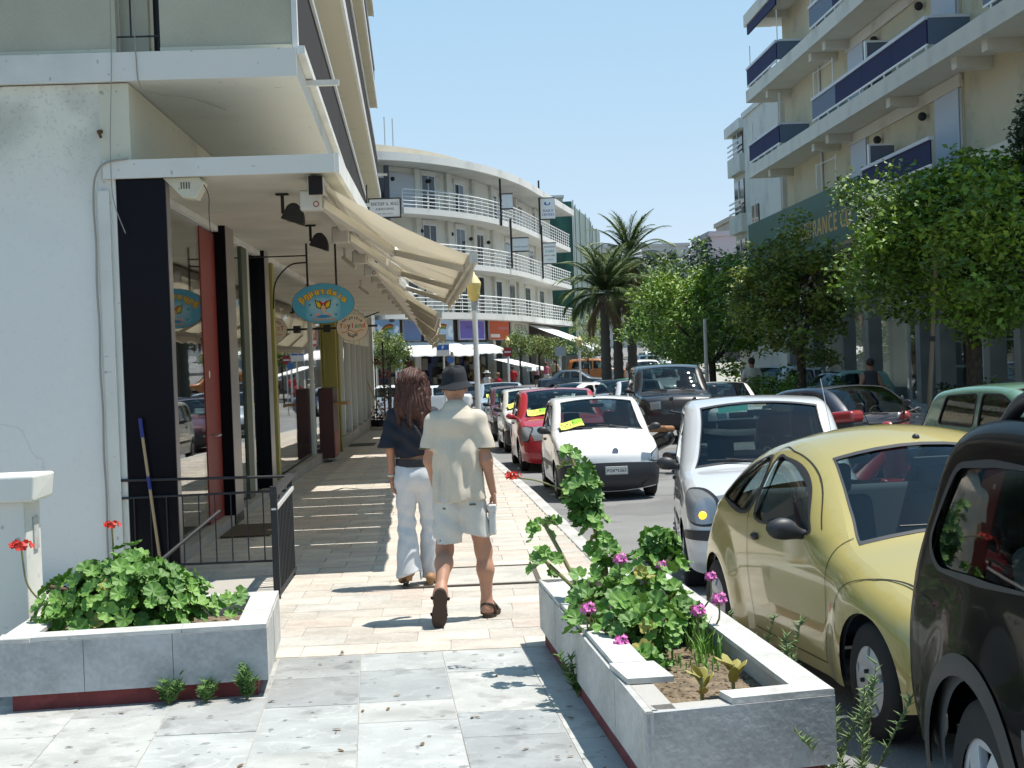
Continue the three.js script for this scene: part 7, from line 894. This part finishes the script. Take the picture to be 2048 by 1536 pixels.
// ================= trees =================
function leafCloud(clumps, perClump, leaf, tones, spread) {      // many small folded leaves round the clump centres
  const n = clumps.length * perClump, pos = new Float32Array(n * 12), col = new Float32Array(n * 12), nor = new Float32Array(n * 12), idx = new Uint32Array(n * 6); let q = 0; const a = V(), b = V(), c = V(), nn = V();
  for (const [cx, cy, cz, r] of clumps) { const ct = tones[Math.floor(rnd() * tones.length)]; for (let k = 0; k < perClump; k++) {
    const d = V(rr(-1, 1), rr(-1, 1), rr(-1, 1)); const l = d.length() || 1; d.multiplyScalar(Math.pow(rnd(), 0.45) * r * spread / l); const p = V(cx + d.x, cy + d.y * 0.8, cz + d.z), s = leaf * rr(0.45, 1.35);
    a.set(rr(-1, 1), rr(-0.5, 0.6), rr(-1, 1)).normalize(); nn.set(rr(-0.8, 0.8), rr(0.1, 1), rr(-0.8, 0.8)).normalize(); b.crossVectors(nn, a).normalize(); c.crossVectors(a, b);
    const w = s * 0.27, A = [p.x, p.y, p.z], B = [p.x + a.x * s * 0.5 + b.x * w + c.x * s * 0.06, p.y + a.y * s * 0.5 + b.y * w + c.y * s * 0.06, p.z + a.z * s * 0.5 + b.z * w + c.z * s * 0.06], C = [p.x + a.x * s, p.y + a.y * s - s * 0.12, p.z + a.z * s], D = [p.x + a.x * s * 0.5 - b.x * w + c.x * s * 0.06, p.y + a.y * s * 0.5 - b.y * w + c.y * s * 0.06, p.z + a.z * s * 0.5 - b.z * w + c.z * s * 0.06];
    pos.set([...A, ...B, ...C, ...D], q * 12); const t = rnd() < 0.25 ? tones[Math.floor(rnd() * tones.length)] : ct, v = rr(0.8, 1.2); for (let m = 0; m < 4; m++) { col.set([t[0] * v, t[1] * v, t[2] * v], q * 12 + m * 3); nor.set([c.x, c.y, c.z], q * 12 + m * 3); } idx.set([q * 4, q * 4 + 2, q * 4 + 1, q * 4, q * 4 + 3, q * 4 + 2], q * 6); q++; } }
  const g = new THREE.BufferGeometry(); g.setAttribute('position', new THREE.BufferAttribute(pos, 3)); g.setAttribute('normal', new THREE.BufferAttribute(nor, 3)); g.setAttribute('color', new THREE.BufferAttribute(col, 3)); g.setAttribute('uv', new THREE.BufferAttribute(new Float32Array(n * 8), 2)); g.setIndex(new THREE.BufferAttribute(idx, 1)); return g;
}
const leafMat = new THREE.MeshPhysicalMaterial({ color: 0xffffff, vertexColors: true, roughness: 0.6, transmission: 0.34, thickness: 0, side: THREE.DoubleSide });
const bark = std(lin(0.085, 0.065, 0.05), 0.95, { map: texture(256, 0.5, (u, v) => 0.6 + 0.5 * fbm(u, v * 0.5, 16, 4, 331)), bumpMap: bumpy, bumpScale: 0.02 });
function crownClumps(n, rx, ry, rz, r, hollow = 0.5, under = 0.35) { const out = []; while (out.length < n) { const d = V(rr(-1, 1), rr(-1, 1), rr(-1, 1)), l = d.length(); if (l > 1 || l < 0.1) continue; const k = lerp(hollow, 1, Math.pow(rnd(), 0.6)); d.multiplyScalar(k / l); if (d.y < -0.55 && rnd() < under) continue; const w = 1 + 0.14 * Math.sin(d.x * 5 + d.z * 4) + 0.1 * Math.sin(d.y * 7 + d.x * 3); out.push([d.x * rx * w, d.y * ry * w, d.z * rz * w, r * rr(0.7, 1.3)]); } return out; }
function streetTree(o) {
  const t = thing('street_tree', o.label, 'tree', [o.x, land(o.z), o.z], 0, o.group || 'street trees on the far pavement');
  const th = o.cy - o.ry * 0.75, lean = rr(-0.08, 0.08); part(t, 'trunk', tube([[0, -0.1, 0], [lean, th * 0.5, lean], [lean * 1.5, th, 0]], o.tr || 0.13, 14, 9), bark);
  for (let k = 0; k < 6; k++) { const a = k * 1.05 + rr(-0.3, 0.3), R = rr(0.45, 0.8); part(t, 'limb', tube([[lean * 1.4, th * rr(0.88, 0.99), 0], [Math.cos(a) * o.rx * 0.25, th + o.ry * 0.3, Math.sin(a) * o.rx * 0.25], [Math.cos(a) * o.rx * R, o.cy + o.ry * rr(-0.1, 0.5), Math.sin(a) * o.rx * R]], (o.tr || 0.13) * 0.4, 12, 6), bark); }
  const g = leafCloud(crownClumps(o.n, o.rx, o.ry, o.rx, o.r || 0.4, o.hollow, o.under), o.per, o.leaf, o.tones, 1); part(t, 'crown', g, leafMat, [0, o.cy, 0]);
  if (o.twigs) { const tw = []; for (let k = 0; k < o.twigs; k++) { const a = rr(0, 6.28), e = rr(-0.5, 0.9), R = rr(0.5, 1); tw.push(bar([Math.cos(a) * o.rx * 0.3, o.cy + e * o.ry * 0.3, Math.sin(a) * o.rx * 0.3], [Math.cos(a) * o.rx * R, o.cy + e * o.ry * R, Math.sin(a) * o.rx * R], 0.016, 0.006, 4)); } const m = part(t, 'twigs', merge(tw), bark); m.userData.kind = 'stuff'; }
  return t;
}
const G1 = [[0.13, 0.25, 0.013], [0.17, 0.30, 0.015], [0.09, 0.175, 0.012], [0.23, 0.36, 0.02], [0.135, 0.25, 0.015]], G2 = [[0.17, 0.26, 0.025], [0.22, 0.31, 0.03], [0.13, 0.19, 0.03], [0.17, 0.22, 0.04], [0.27, 0.34, 0.04]], G3 = [[0.16, 0.24, 0.03], [0.22, 0.29, 0.045], [0.11, 0.18, 0.03], [0.28, 0.32, 0.07]], G4 = [[0.02, 0.045, 0.018], [0.03, 0.06, 0.02]];
reseed(900);
streetTree({ x: 10.6, z: -30, cy: 3.9, rx: 2.15, ry: 1.75, n: 200, per: 165, leaf: 0.15, r: 0.52, under: 0.1, tones: G1, label: 'dense dark green street tree with a short forked trunk before the shop columns', tr: 0.15 });
streetTree({ x: 10.2, z: -43, cy: 3.6, rx: 1.75, ry: 1.95, n: 110, per: 120, leaf: 0.16, r: 0.48, tones: G2, hollow: 0.35, twigs: 150, label: 'thin yellowing street tree with many bare twigs below the green sign' });
streetTree({ x: 9.6, z: -54, cy: 3.35, rx: 2.7, ry: 2.0, n: 150, per: 110, leaf: 0.17, r: 0.52, tones: G1, label: 'round green street tree with its trunk beside the man in white' });
streetTree({ x: 10.2, z: -66, cy: 3.6, rx: 2.3, ry: 1.9, n: 80, per: 90, leaf: 0.18, r: 0.5, tones: G1, label: 'broad green street tree beyond the round one, low crown over the queue' });
streetTree({ x: 12.6, z: -72, cy: 5.2, rx: 2.8, ry: 2.6, n: 80, per: 80, leaf: 0.2, r: 0.6, tones: G4.concat(G1.slice(0, 1)), label: 'taller dark evergreen street tree rising behind the white houses' });
streetTree({ x: 12.6, z: -82, cy: 4.0, rx: 2.5, ry: 2.0, n: 70, per: 80, leaf: 0.2, r: 0.55, tones: G1, label: 'green street tree beside the climbing column of jeeps' });
streetTree({ x: 14.4, z: -96, cy: 4.2, rx: 2.6, ry: 2.2, n: 60, per: 80, leaf: 0.22, r: 0.6, tones: G1, label: 'far green street tree left of the dark red van' });
streetTree({ x: 20.5, z: -104, cy: 4.6, rx: 3.4, ry: 2.8, n: 60, per: 80, leaf: 0.25, r: 0.7, tones: G1, label: 'far broad street tree right of the dark red van' });
streetTree({ x: 18.2, z: -135, cy: 5.2, rx: 3.6, ry: 3.0, n: 60, per: 70, leaf: 0.3, r: 0.8, tones: G4.concat(G1), label: 'distant dark street tree at the head of the street' });
streetTree({ x: 27, z: -130, cy: 5.0, rx: 4, ry: 3.2, n: 60, per: 70, leaf: 0.3, r: 0.8, tones: G4.concat(G1), label: 'distant dark street tree behind the far cream block' });
const SM = 'small clipped trees before the curved building';
for (const [px, py, z, rx, ry, label, k] of [[776, 697, -60, 0.85, 0.82, 'round clipped tree with yellow green leaves beside the flower stand', 1], [1037, 690, -82, 0.75, 0.7, 'small round tree beside the no entry sign', 0], [1080, 692, -88, 0.8, 0.65, 'small round tree before the CERAMICA sign', 0], [1110, 697, -90, 0.9, 0.6, 'small round tree behind the walking group', 0], [1178, 690, -88, 1.0, 0.75, 'low yellow green tree under the big white awning', 0], [1180, 650, -100, 1.3, 1.0, 'taller yellow green tree behind the far lamp post', 0]]) { const p = atZ(px, py, z); streetTree({ x: p.x, z, cy: p.y - land(z), rx, ry, n: 44, per: k ? 110 : 60, leaf: k ? 0.1 : 0.12, r: 0.3, tones: G3, tr: 0.05, label, group: SM }); }
{ // dark conifer at the frame's right edge
  const t = thing('conifer', 'dark conifer standing behind the dense street tree by the apartment block', 'tree', [11.6, land(-29), -29]); part(t, 'trunk', bar([0, 0, 0], [0, 6.4, 0], 0.12, 0.03), bark); const cl = []; for (let k = 0; k < 70; k++) { const y = rr(3.0, 6.6), R = (6.9 - y) * 0.32, a = rr(0, 6.28); cl.push([Math.cos(a) * R * rr(0.3, 1), y, Math.sin(a) * R * rr(0.3, 1), 0.28]); } part(t, 'crown', leafCloud(cl, 70, 0.13, G4, 1), leafMat);
}
// palms
function palm(x, z, h, n, len, label, dead) {
  const t = thing('palm_tree', label, 'palm tree', [x, road(z), z], rr(0, 6), 'palms at the junction'); const prof = []; for (let k = 0; k <= 26; k++) { const y = h * k / 26; prof.push(new THREE.Vector2(lerp(0.27, 0.2, k / 26) + (k % 2 ? 0.025 : -0.01) + (k > 22 ? 0.06 : 0), y)); } part(t, 'trunk', new THREE.LatheGeometry(prof, 14), std(lin(0.10, 0.085, 0.07), 0.95, { map: grain }));
  const gm = [[0.10, 0.15, 0.03], [0.13, 0.18, 0.035], [0.08, 0.125, 0.03]].map((c) => new THREE.MeshPhysicalMaterial({ color: lin(...c), roughness: 0.55, transmission: 0.2, thickness: 0, side: THREE.DoubleSide })), dm = std(lin(0.26, 0.19, 0.10), 0.9);
  const frond = (el, L, droop) => { const pos = [], K = 40; for (let k = 1; k <= K; k++) { const s = k / K, e = el - droop * s * s, pt2 = (q) => { const m = 12; let xx = 0, yy = 0; for (let i = 0; i < m; i++) { const sv = q * (i + 0.5) / m, ee = el - droop * sv * sv; xx += Math.cos(ee) * L * q / m; yy += Math.sin(ee) * L * q / m; } return [xx, yy]; }, [cx, cy] = pt2(s), ll = L * 0.26 * Math.sin(Math.PI * Math.min(1, s * 0.9 + 0.12)) + 0.05; for (const sd of [-1, 1]) { const a = 0.55 + rr(-0.12, 0.12), dx = Math.cos(e) * Math.cos(a) * ll, dy = Math.sin(e) * Math.cos(a) * ll - ll * rr(0.1, 0.35), dz = sd * Math.sin(a) * ll, w = 0.016 * L; pos.push(cx - w, cy, 0, cx + w, cy, 0, cx + dx, cy + dy, dz); } if (k < K) { const [nx, ny] = pt2(s + 1 / K); pos.push(cx, cy - 0.015, -0.012, nx, ny - 0.015, -0.012, cx, cy + 0.015, 0.012, cx, cy + 0.015, 0.012, nx, ny - 0.015, -0.012, nx, ny + 0.015, 0.012); } } const g = new THREE.BufferGeometry(); g.setAttribute('position', new THREE.Float32BufferAttribute(pos, 3)); g.setAttribute('uv', new THREE.Float32BufferAttribute(new Float32Array(pos.length / 3 * 2), 2)); g.computeVertexNormals(); return g; };
  const kinds = [[1.25, 0.9], [0.95, 1.2], [0.6, 1.4], [0.25, 1.5], [-0.1, 1.3]].map(([e, d]) => [frond(e, len, d), frond(e + 0.1, len * 0.92, d * 1.1)]);
  for (let k = 0; k < n; k++) { const q = Math.min(4, Math.floor(5 * k / n)); part(t, 'frond', kinds[q][k % 2], gm[k % 3], [0, h + 0.05 + (4 - q) * 0.05, 0], [0, k * 2.4 + rr(-0.2, 0.2), 0]); }
  const dg = frond(-0.9, len * 0.8, 0.9); for (let k = 0; k < dead; k++) part(t, 'dead_frond', dg, dm, [0, h - 0.05, 0], [0, k * 6.28 / dead + rr(-0.3, 0.3), 0]);
}
reseed(950);
palm(7.75, -74, 5.5, 52, 2.9, 'nearest palm with a full green head leaning over the awning', 5); palm(8.7, -77, 5.6, 40, 2.7, 'middle palm with pale dry fronds under its head', 8); palm(9.8, -80, 7.4, 38, 2.9, 'tallest palm with a ragged head and hanging dead fronds', 14);
// hedge and shrubs on the far pavement
{ reseed(960); for (const [x, z, rx, ry, label] of [[9.4, -40, 1.5, 0.75, 'low dark shrub at the foot of the thin street tree'], [9.6, -44, 1.6, 0.8, 'low dark shrub behind the white saloon'], [10.5, -30, 0.7, 0.6, 'low shrub round the trunk of the dense street tree']]) { const t = thing('shrub', label, 'shrub', [x, land(z), z]); part(t, 'foliage', leafCloud(crownClumps(30, rx, ry, 0.7, 0.3, 0.4, 1), 80, 0.12, G1.concat(G4), 1), leafMat, [0, ry * 0.7, 0]); part(t, 'stem', bar([0, 0, 0], [0, ry, 0], 0.03), bark); } }
// ================= lamp posts, signs, stands =================
function lampPost(x, z, label, h = 3.35) {
  const t = thing('lamp_post', label, 'lamp post', [x, land(z), z], 0, 'yellow lantern lamp posts'); part(t, 'pole', bar([0, -0.1, 0], [0, h - 0.62, 0], 0.055, 0.045, 16), std(lin(0.62, 0.62, 0.60), 0.5)); part(t, 'collar', bar([0, h - 0.66, 0], [0, h - 0.5, 0], 0.05, 0.06, 16), std(lin(0.28, 0.30, 0.32), 0.5));
  part(t, 'lantern', new THREE.LatheGeometry([[0.055, 0], [0.07, 0.02], [0.10, 0.10], [0.108, 0.13], [0.10, 0.14], [0.12, 0.26], [0.128, 0.29], [0.12, 0.30], [0.115, 0.31]].map((q) => new THREE.Vector2(...q)), 20), new THREE.MeshPhysicalMaterial({ color: lin(0.66, 0.52, 0.16), roughness: 0.5, transmission: 0.2, thickness: 0, side: THREE.DoubleSide }), [0, h - 0.5, 0]); part(t, 'cap', new THREE.LatheGeometry([[0.13, 0], [0.125, 0.02], [0.06, 0.13], [0.03, 0.16], [0.022, 0.2], [0.001, 0.21]].map((q) => new THREE.Vector2(...q)), 20), std(lin(0.68, 0.58, 0.30), 0.5), [0, h - 0.195, 0]); return t;
}
lampPost(0.47, -26, 'yellow lantern lamp post on the pavement beside the maroon car'); lampPost(3.15, -80, 'yellow lantern lamp post behind the no entry sign'); lampPost(6.1, -70, 'yellow lantern lamp post under the big white awning'); lampPost(-3.75, -71, 'pale lantern lamp post behind the round clipped tree');
function roadSign(px, py, z, label, build, base) { const p = atZ(px, py, z), t = thing('road_sign', label, 'sign', [p.x, 0, z]); part(t, 'pole', bar([0, road(z) - 0.1, -0.03], [0, p.y + 0.3, -0.03], 0.03, 0.03, 8), M.alu); build(t, p.y); return t; }
roadSign(1015, 704, -76, 'round red no entry sign on a grey pole', (t, y) => { part(t, 'disc', new THREE.CylinderGeometry(0.24, 0.24, 0.02, 28).rotateX(Math.PI / 2), std(lin(0.35, 0.012, 0.015), 0.4), [0, y, 0]); part(t, 'bar', box(-0.16, 0.16, -0.035, 0.035, 0.012, 0.016), M.whitePaint, [0, y, 0]); });
roadSign(887, 700, -50, 'square blue parking sign below a wooden board', (t, y) => { part(t, 'plate', box(-0.24, 0.20, -0.2, 0.2, -0.01, 0.01), M.whitePaint, [0, y, 0]); part(t, 'printed_face', new THREE.PlaneGeometry(0.42, 0.38).translate(-0.02, 0, 0.014), std(0xffffff, 0.5, { map: canvasTex(256, 232, (c, W, H) => { c.fillStyle = '#e8e6e6'; c.fillRect(0, 0, W, H); c.fillStyle = '#2a6ac0'; c.fillRect(10, 12, W - 20, H * 0.45); c.fillStyle = '#fff'; c.font = 'bold 96px sans-serif'; c.textAlign = 'center'; c.fillText('P', W / 2, 100); }) }), [0, y, 0]); part(t, 'round_plate', new THREE.CylinderGeometry(0.12, 0.12, 0.02, 24).rotateX(Math.PI / 2), std(lin(0.05, 0.16, 0.45), 0.5), [0.22, y - 0.34, 0]); part(t, 'wooden_board', box(-0.3, 0.1, 0.24, 0.52, -0.06, -0.02), std(lin(0.42, 0.33, 0.2), 0.8), [0, y, 0]); });
roadSign(1121, 703, -84, 'grey rectangular sign on a thin pole before the small trees', (t, y) => part(t, 'plate', box(-0.3, 0.3, -0.25, 0.25, 0, 0.03), std(lin(0.45, 0.47, 0.48), 0.6), [0, y, 0]));
roadSign(798, 740, -64, 'narrow white notice with red marks on a pole by the clipped tree', (t, y) => { part(t, 'plate', box(-0.15, 0.15, -0.55, 0.55, 0, 0.03), M.whitePaint, [0, y, 0]); part(t, 'mark', box(-0.08, 0.08, 0.1, 0.35, 0.03, 0.034), redLamp, [0, y, 0]); part(t, 'mark', box(-0.08, 0.08, -0.35, -0.1, 0.03, 0.034), redLamp, [0, y, 0]); });
{ const p = atZ(766, 720, -48), t = thing('black_pole', 'slim black pole at the far end of the pavement', 'pole', [p.x, land(-48), -48]); part(t, 'shaft', bar([0, 0, 0], [0, 2.75, 0], 0.03, 0.025, 8), M.blackMatt); part(t, 'clamp', bar([0, 1.7, 0], [0, 1.78, 0], 0.045, 0.045, 8), M.blackMatt); }
{ const p = atZ(1413, 735, -50), t = thing('grey_pole', 'plain grey pole rising through the round street tree', 'pole', [p.x, road(-50), -50]); part(t, 'shaft', bar([0, 0, 0], [0, 3.4, 0], 0.075, 0.06, 10), std(lin(0.50, 0.48, 0.42), 0.7)); part(t, 'base_plate', bar([0, 0, 0], [0, 0.1, 0], 0.15, 0.12, 10), std(lin(0.3, 0.3, 0.28), 0.7)); }
{ const t = thing('leaning_post', 'thin wooden stake leaning beside the dense street tree', 'post', [9.3, land(-29), -29]); part(t, 'shaft', bar([0, 0, 0], [0.28, 3.4, 0], 0.05, 0.045, 8), std(lin(0.20, 0.16, 0.11), 0.9)); part(t, 'tie', bar([0.15, 1.9, 0], [0.16, 2.0, 0], 0.06, 0.06, 8), M.blackMatt); }
{ // flower stand at the end of the shops
  reseed(970); const z = -46.5, t = thing('flower_stand', 'slanted wooden flower stand with dark red flowers at the end of the shops', 'stand', [-2.55, land(z), z]); const wd = std(lin(0.42, 0.37, 0.28), 0.8); part(t, 'slanted_leg', beam([-0.1, 1.75, 0.2], [0.62, 0.05, 0.2], 0.09, 0.05), wd); part(t, 'base', box(-0.1, 0.66, 0.02, 0.1, -0.6, 0.5), wd); part(t, 'upright', box(-0.12, -0.05, 0, 1.9, 0.15, 0.25), wd);
  for (let k = 0; k < 7; k++) { const x = rr(0.1, 0.6), y = [0.25, 0.3, 0.9, 1.6, 1.1, 2.0, 0.6][k], g = leafCloud([[x, y + 0.12, rr(-0.4, 0.4), 0.22]], 90, 0.09, [[0.22, 0.015, 0.02], [0.05, 0.08, 0.03], [0.12, 0.01, 0.02]], 1); part(t, 'flower_bunch', g, leafMat); } for (let k = 0; k < 3; k++) part(t, 'pot', new THREE.CylinderGeometry(0.12, 0.09, 0.2, 14), M.blackMatt, [0.15 + k * 0.2, 0.2, rr(-0.3, 0.3)]); part(t, 'hook_pole', bar([0.25, 0, 0.0], [0.25, 2.2, 0.0], 0.02), M.blackMatt); part(t, 'hook_pole', bar([0.62, 0, -0.2], [0.62, 1.9, -0.2], 0.02), M.blackMatt); }
{ // racks before the toy shop
  const t = thing('display_rack', 'dark wooden display cabinet standing against the shopfront near the yellow pillar', 'rack', [-2.42, 0.0, -29.4]); part(t, 'cabinet', box(-0.12, 0.16, 0, 1.35, -0.6, 0.5, 0.01), std(lin(0.05, 0.012, 0.012), 0.6)); part(t, 'tray', box(-0.1, 0.42, 1.02, 1.06, -0.5, 0.4), std(lin(0.35, 0.18, 0.06), 0.7)); part(t, 'red_panel', box(0.162, 0.17, 0.05, 0.5, -0.55, 0.45), std(lin(0.25, 0.05, 0.03), 0.7));
}
// ================= distant people =================
{
  reseed(980); const cell = 0.045;
  const figure = (o) => { const f = [[0, 0.95, 0, 0, 1.3, 0, 0.12, 0.14, 1.35, 0.85], [0, 1.38, 0, 0, 1.5, 0, 0.06, 0.055], [0, 1.58, 0, 0, 1.64, 0, 0.095, 0.1], [-0.09, 0.9, 0, -0.1 - o.st, 0.48, 0.05 * o.sw, 0.1, 0.065], [-0.1 - o.st, 0.48, 0.05 * o.sw, -0.1 - o.st, 0.05, 0.15 * o.sw, 0.062, 0.05], [0.09, 0.9, 0, 0.1 + o.st, 0.48, -0.06 * o.sw, 0.1, 0.065], [0.1 + o.st, 0.48, -0.06 * o.sw, 0.1 + o.st, 0.05, -0.12 * o.sw, 0.062, 0.05], [-0.2, 1.36, 0, -0.27, 1.08, 0.06, 0.055, 0.042], [-0.27, 1.08, 0.06, -0.25, 0.85, -0.05, 0.042, 0.035], [0.2, 1.36, 0, 0.27, 1.08, 0, 0.055, 0.042], [0.27, 1.08, 0, o.arm ? 0.5 : 0.26, o.arm ? 1.0 : 0.85, -0.05, 0.042, 0.035]], b = bounds(f, 0.05);
    const p = atZ(o.px, 730, o.z), t = thing('person', o.label, 'person', [p.x, o.y ?? road(o.z), o.z], o.turn || 0, 'people at the junction'); part(t, 'body', surfaceNet(blob(f, 0.05), b[0], b[1], cell), skinMat(o.skin || [0.36, 0.19, 0.12]));
    if (o.top) { const s = [[0, 0.85, 0, 0, 1.36, 0, 0.15, 0.15, 1.32, 0.9], ...(o.sleeves ? [[-0.2, 1.36, 0, -0.25, 1.18, 0.03, 0.075, 0.075], [0.2, 1.36, 0, 0.25, 1.18, 0, 0.075, 0.075]] : [])], sf = blob(s, 0.05); part(t, 'top', surfaceNet((x, y, z) => Math.max(sf(x, y, z), 0.9 - y, y - 1.45), [-0.4, 0.85, -0.25], [0.4, 1.5, 0.25], cell), std(lin(...o.top), 0.9)); }
    const lo = o.long ? 0.1 : 0.62, q = [[0, 0.9, 0, 0, 0.95, 0, 0.15, 0.14, 1.15, 0.9], [-0.09, 0.86, 0, -0.1 - o.st, 0.48, 0.05 * o.sw, 0.12, 0.09], [-0.1 - o.st, 0.48, 0.05 * o.sw, -0.1 - o.st, 0.05, 0.15 * o.sw, 0.085, 0.075], [0.09, 0.86, 0, 0.1 + o.st, 0.48, -0.06 * o.sw, 0.12, 0.09], [0.1 + o.st, 0.48, -0.06 * o.sw, 0.1 + o.st, 0.05, -0.12 * o.sw, 0.085, 0.075]], qf = blob(q, 0.03); part(t, 'trousers', surfaceNet((x, y, z) => Math.max(qf(x, y, z), lo - y, y - 1.0), [-0.35, 0.05, -0.3], [0.35, 1.05, 0.3], cell), std(lin(...o.legs), 0.9));
    part(t, 'hair', new THREE.SphereGeometry(0.108, 14, 10).scale(1, 1.05, 1).translate(0, 1.655, 0.025), std(lin(...(o.hair || [0.03, 0.02, 0.015])), 0.8)); if (o.hat) part(t, 'hat', merge([new THREE.CylinderGeometry(0.1, 0.12, 0.12, 14).translate(0, 1.74, 0), new THREE.CylinderGeometry(0.19, 0.2, 0.02, 16).translate(0, 1.68, 0)]), std(lin(...o.hat), 0.8)); if (o.s) t.scale.setScalar(o.s); return t; };
  const W = [0.72, 0.72, 0.70];
  figure({ px: 973, z: -78, top: [0.6, 0.55, 0.5], legs: W, hat: W, st: 0, sw: 1, label: 'distant person in a white sun hat and pale top' }); figure({ px: 995, z: -76, top: [0.5, 0.03, 0.05], legs: [0.05, 0.05, 0.07], st: 0.02, sw: 1, arm: 1, label: 'distant person in a red vest reaching out an arm', hair: [0.2, 0.13, 0.06] }); figure({ px: 1024, z: -84, top: [0.42, 0.02, 0.025], legs: [0.03, 0.035, 0.06], long: 1, sleeves: 1, st: 0, sw: 0.3, label: 'distant person in a red shirt and dark trousers by the no entry sign' });
  figure({ px: 1073, z: -92, top: [0.50, 0.30, 0.36], legs: [0.02, 0.02, 0.025], st: 0.02, sw: 1, label: 'distant person in a pink top and black shorts', s: 0.9 }); figure({ px: 1092, z: -93, top: [0.55, 0.16, 0.22], legs: W, st: 0.0, sw: 1, label: 'distant person in a rose top and white shorts', s: 0.9, hair: [0.14, 0.05, 0.02] }); figure({ px: 1109, z: -95, top: [0.42, 0.33, 0.22], legs: [0.08, 0.10, 0.09], long: 1, sleeves: 1, st: 0.01, sw: 0.5, label: 'distant person in a tan shirt and dark trousers', s: 0.95 });
  figure({ px: 1173, z: -96, y: 0.5, top: W, legs: [0.1, 0.1, 0.12], long: 1, sleeves: 1, st: 0, sw: 0.5, label: 'distant person in white beside the far lamp post', s: 0.9 }); figure({ px: 1191, z: -98, y: 0.5, top: [0.5, 0.5, 0.52], legs: [0.1, 0.1, 0.14], long: 1, sleeves: 1, st: 0, sw: 0.5, label: 'distant person in grey above the orange van', s: 0.9 }); figure({ px: 1230, z: -82, top: W, legs: [0.40, 0.22, 0.15], st: 0.02, sw: 1, label: 'distant person in a white top between the palm trunks' });
  figure({ px: 1503, z: -45, y: land(-45), top: [0.58, 0.58, 0.56], legs: [0.05, 0.05, 0.07], long: 1, sleeves: 1, st: 0.02, sw: 0.5, label: 'person in a white shirt standing on the far pavement under the trees', s: 1.02 }); figure({ px: 1740, z: -36, y: land(-36) - 0.05, top: [0.05, 0.05, 0.06], legs: [0.04, 0.04, 0.05], long: 1, st: 0.02, sw: 0.3, arm: 1, label: 'person in a black top in the shade before the shop columns', s: 0.95 });
}
scene.traverse((o) => { if (o.isMesh) { o.castShadow = true; o.receiveShadow = true; } });
renderer.render(scene, camera);
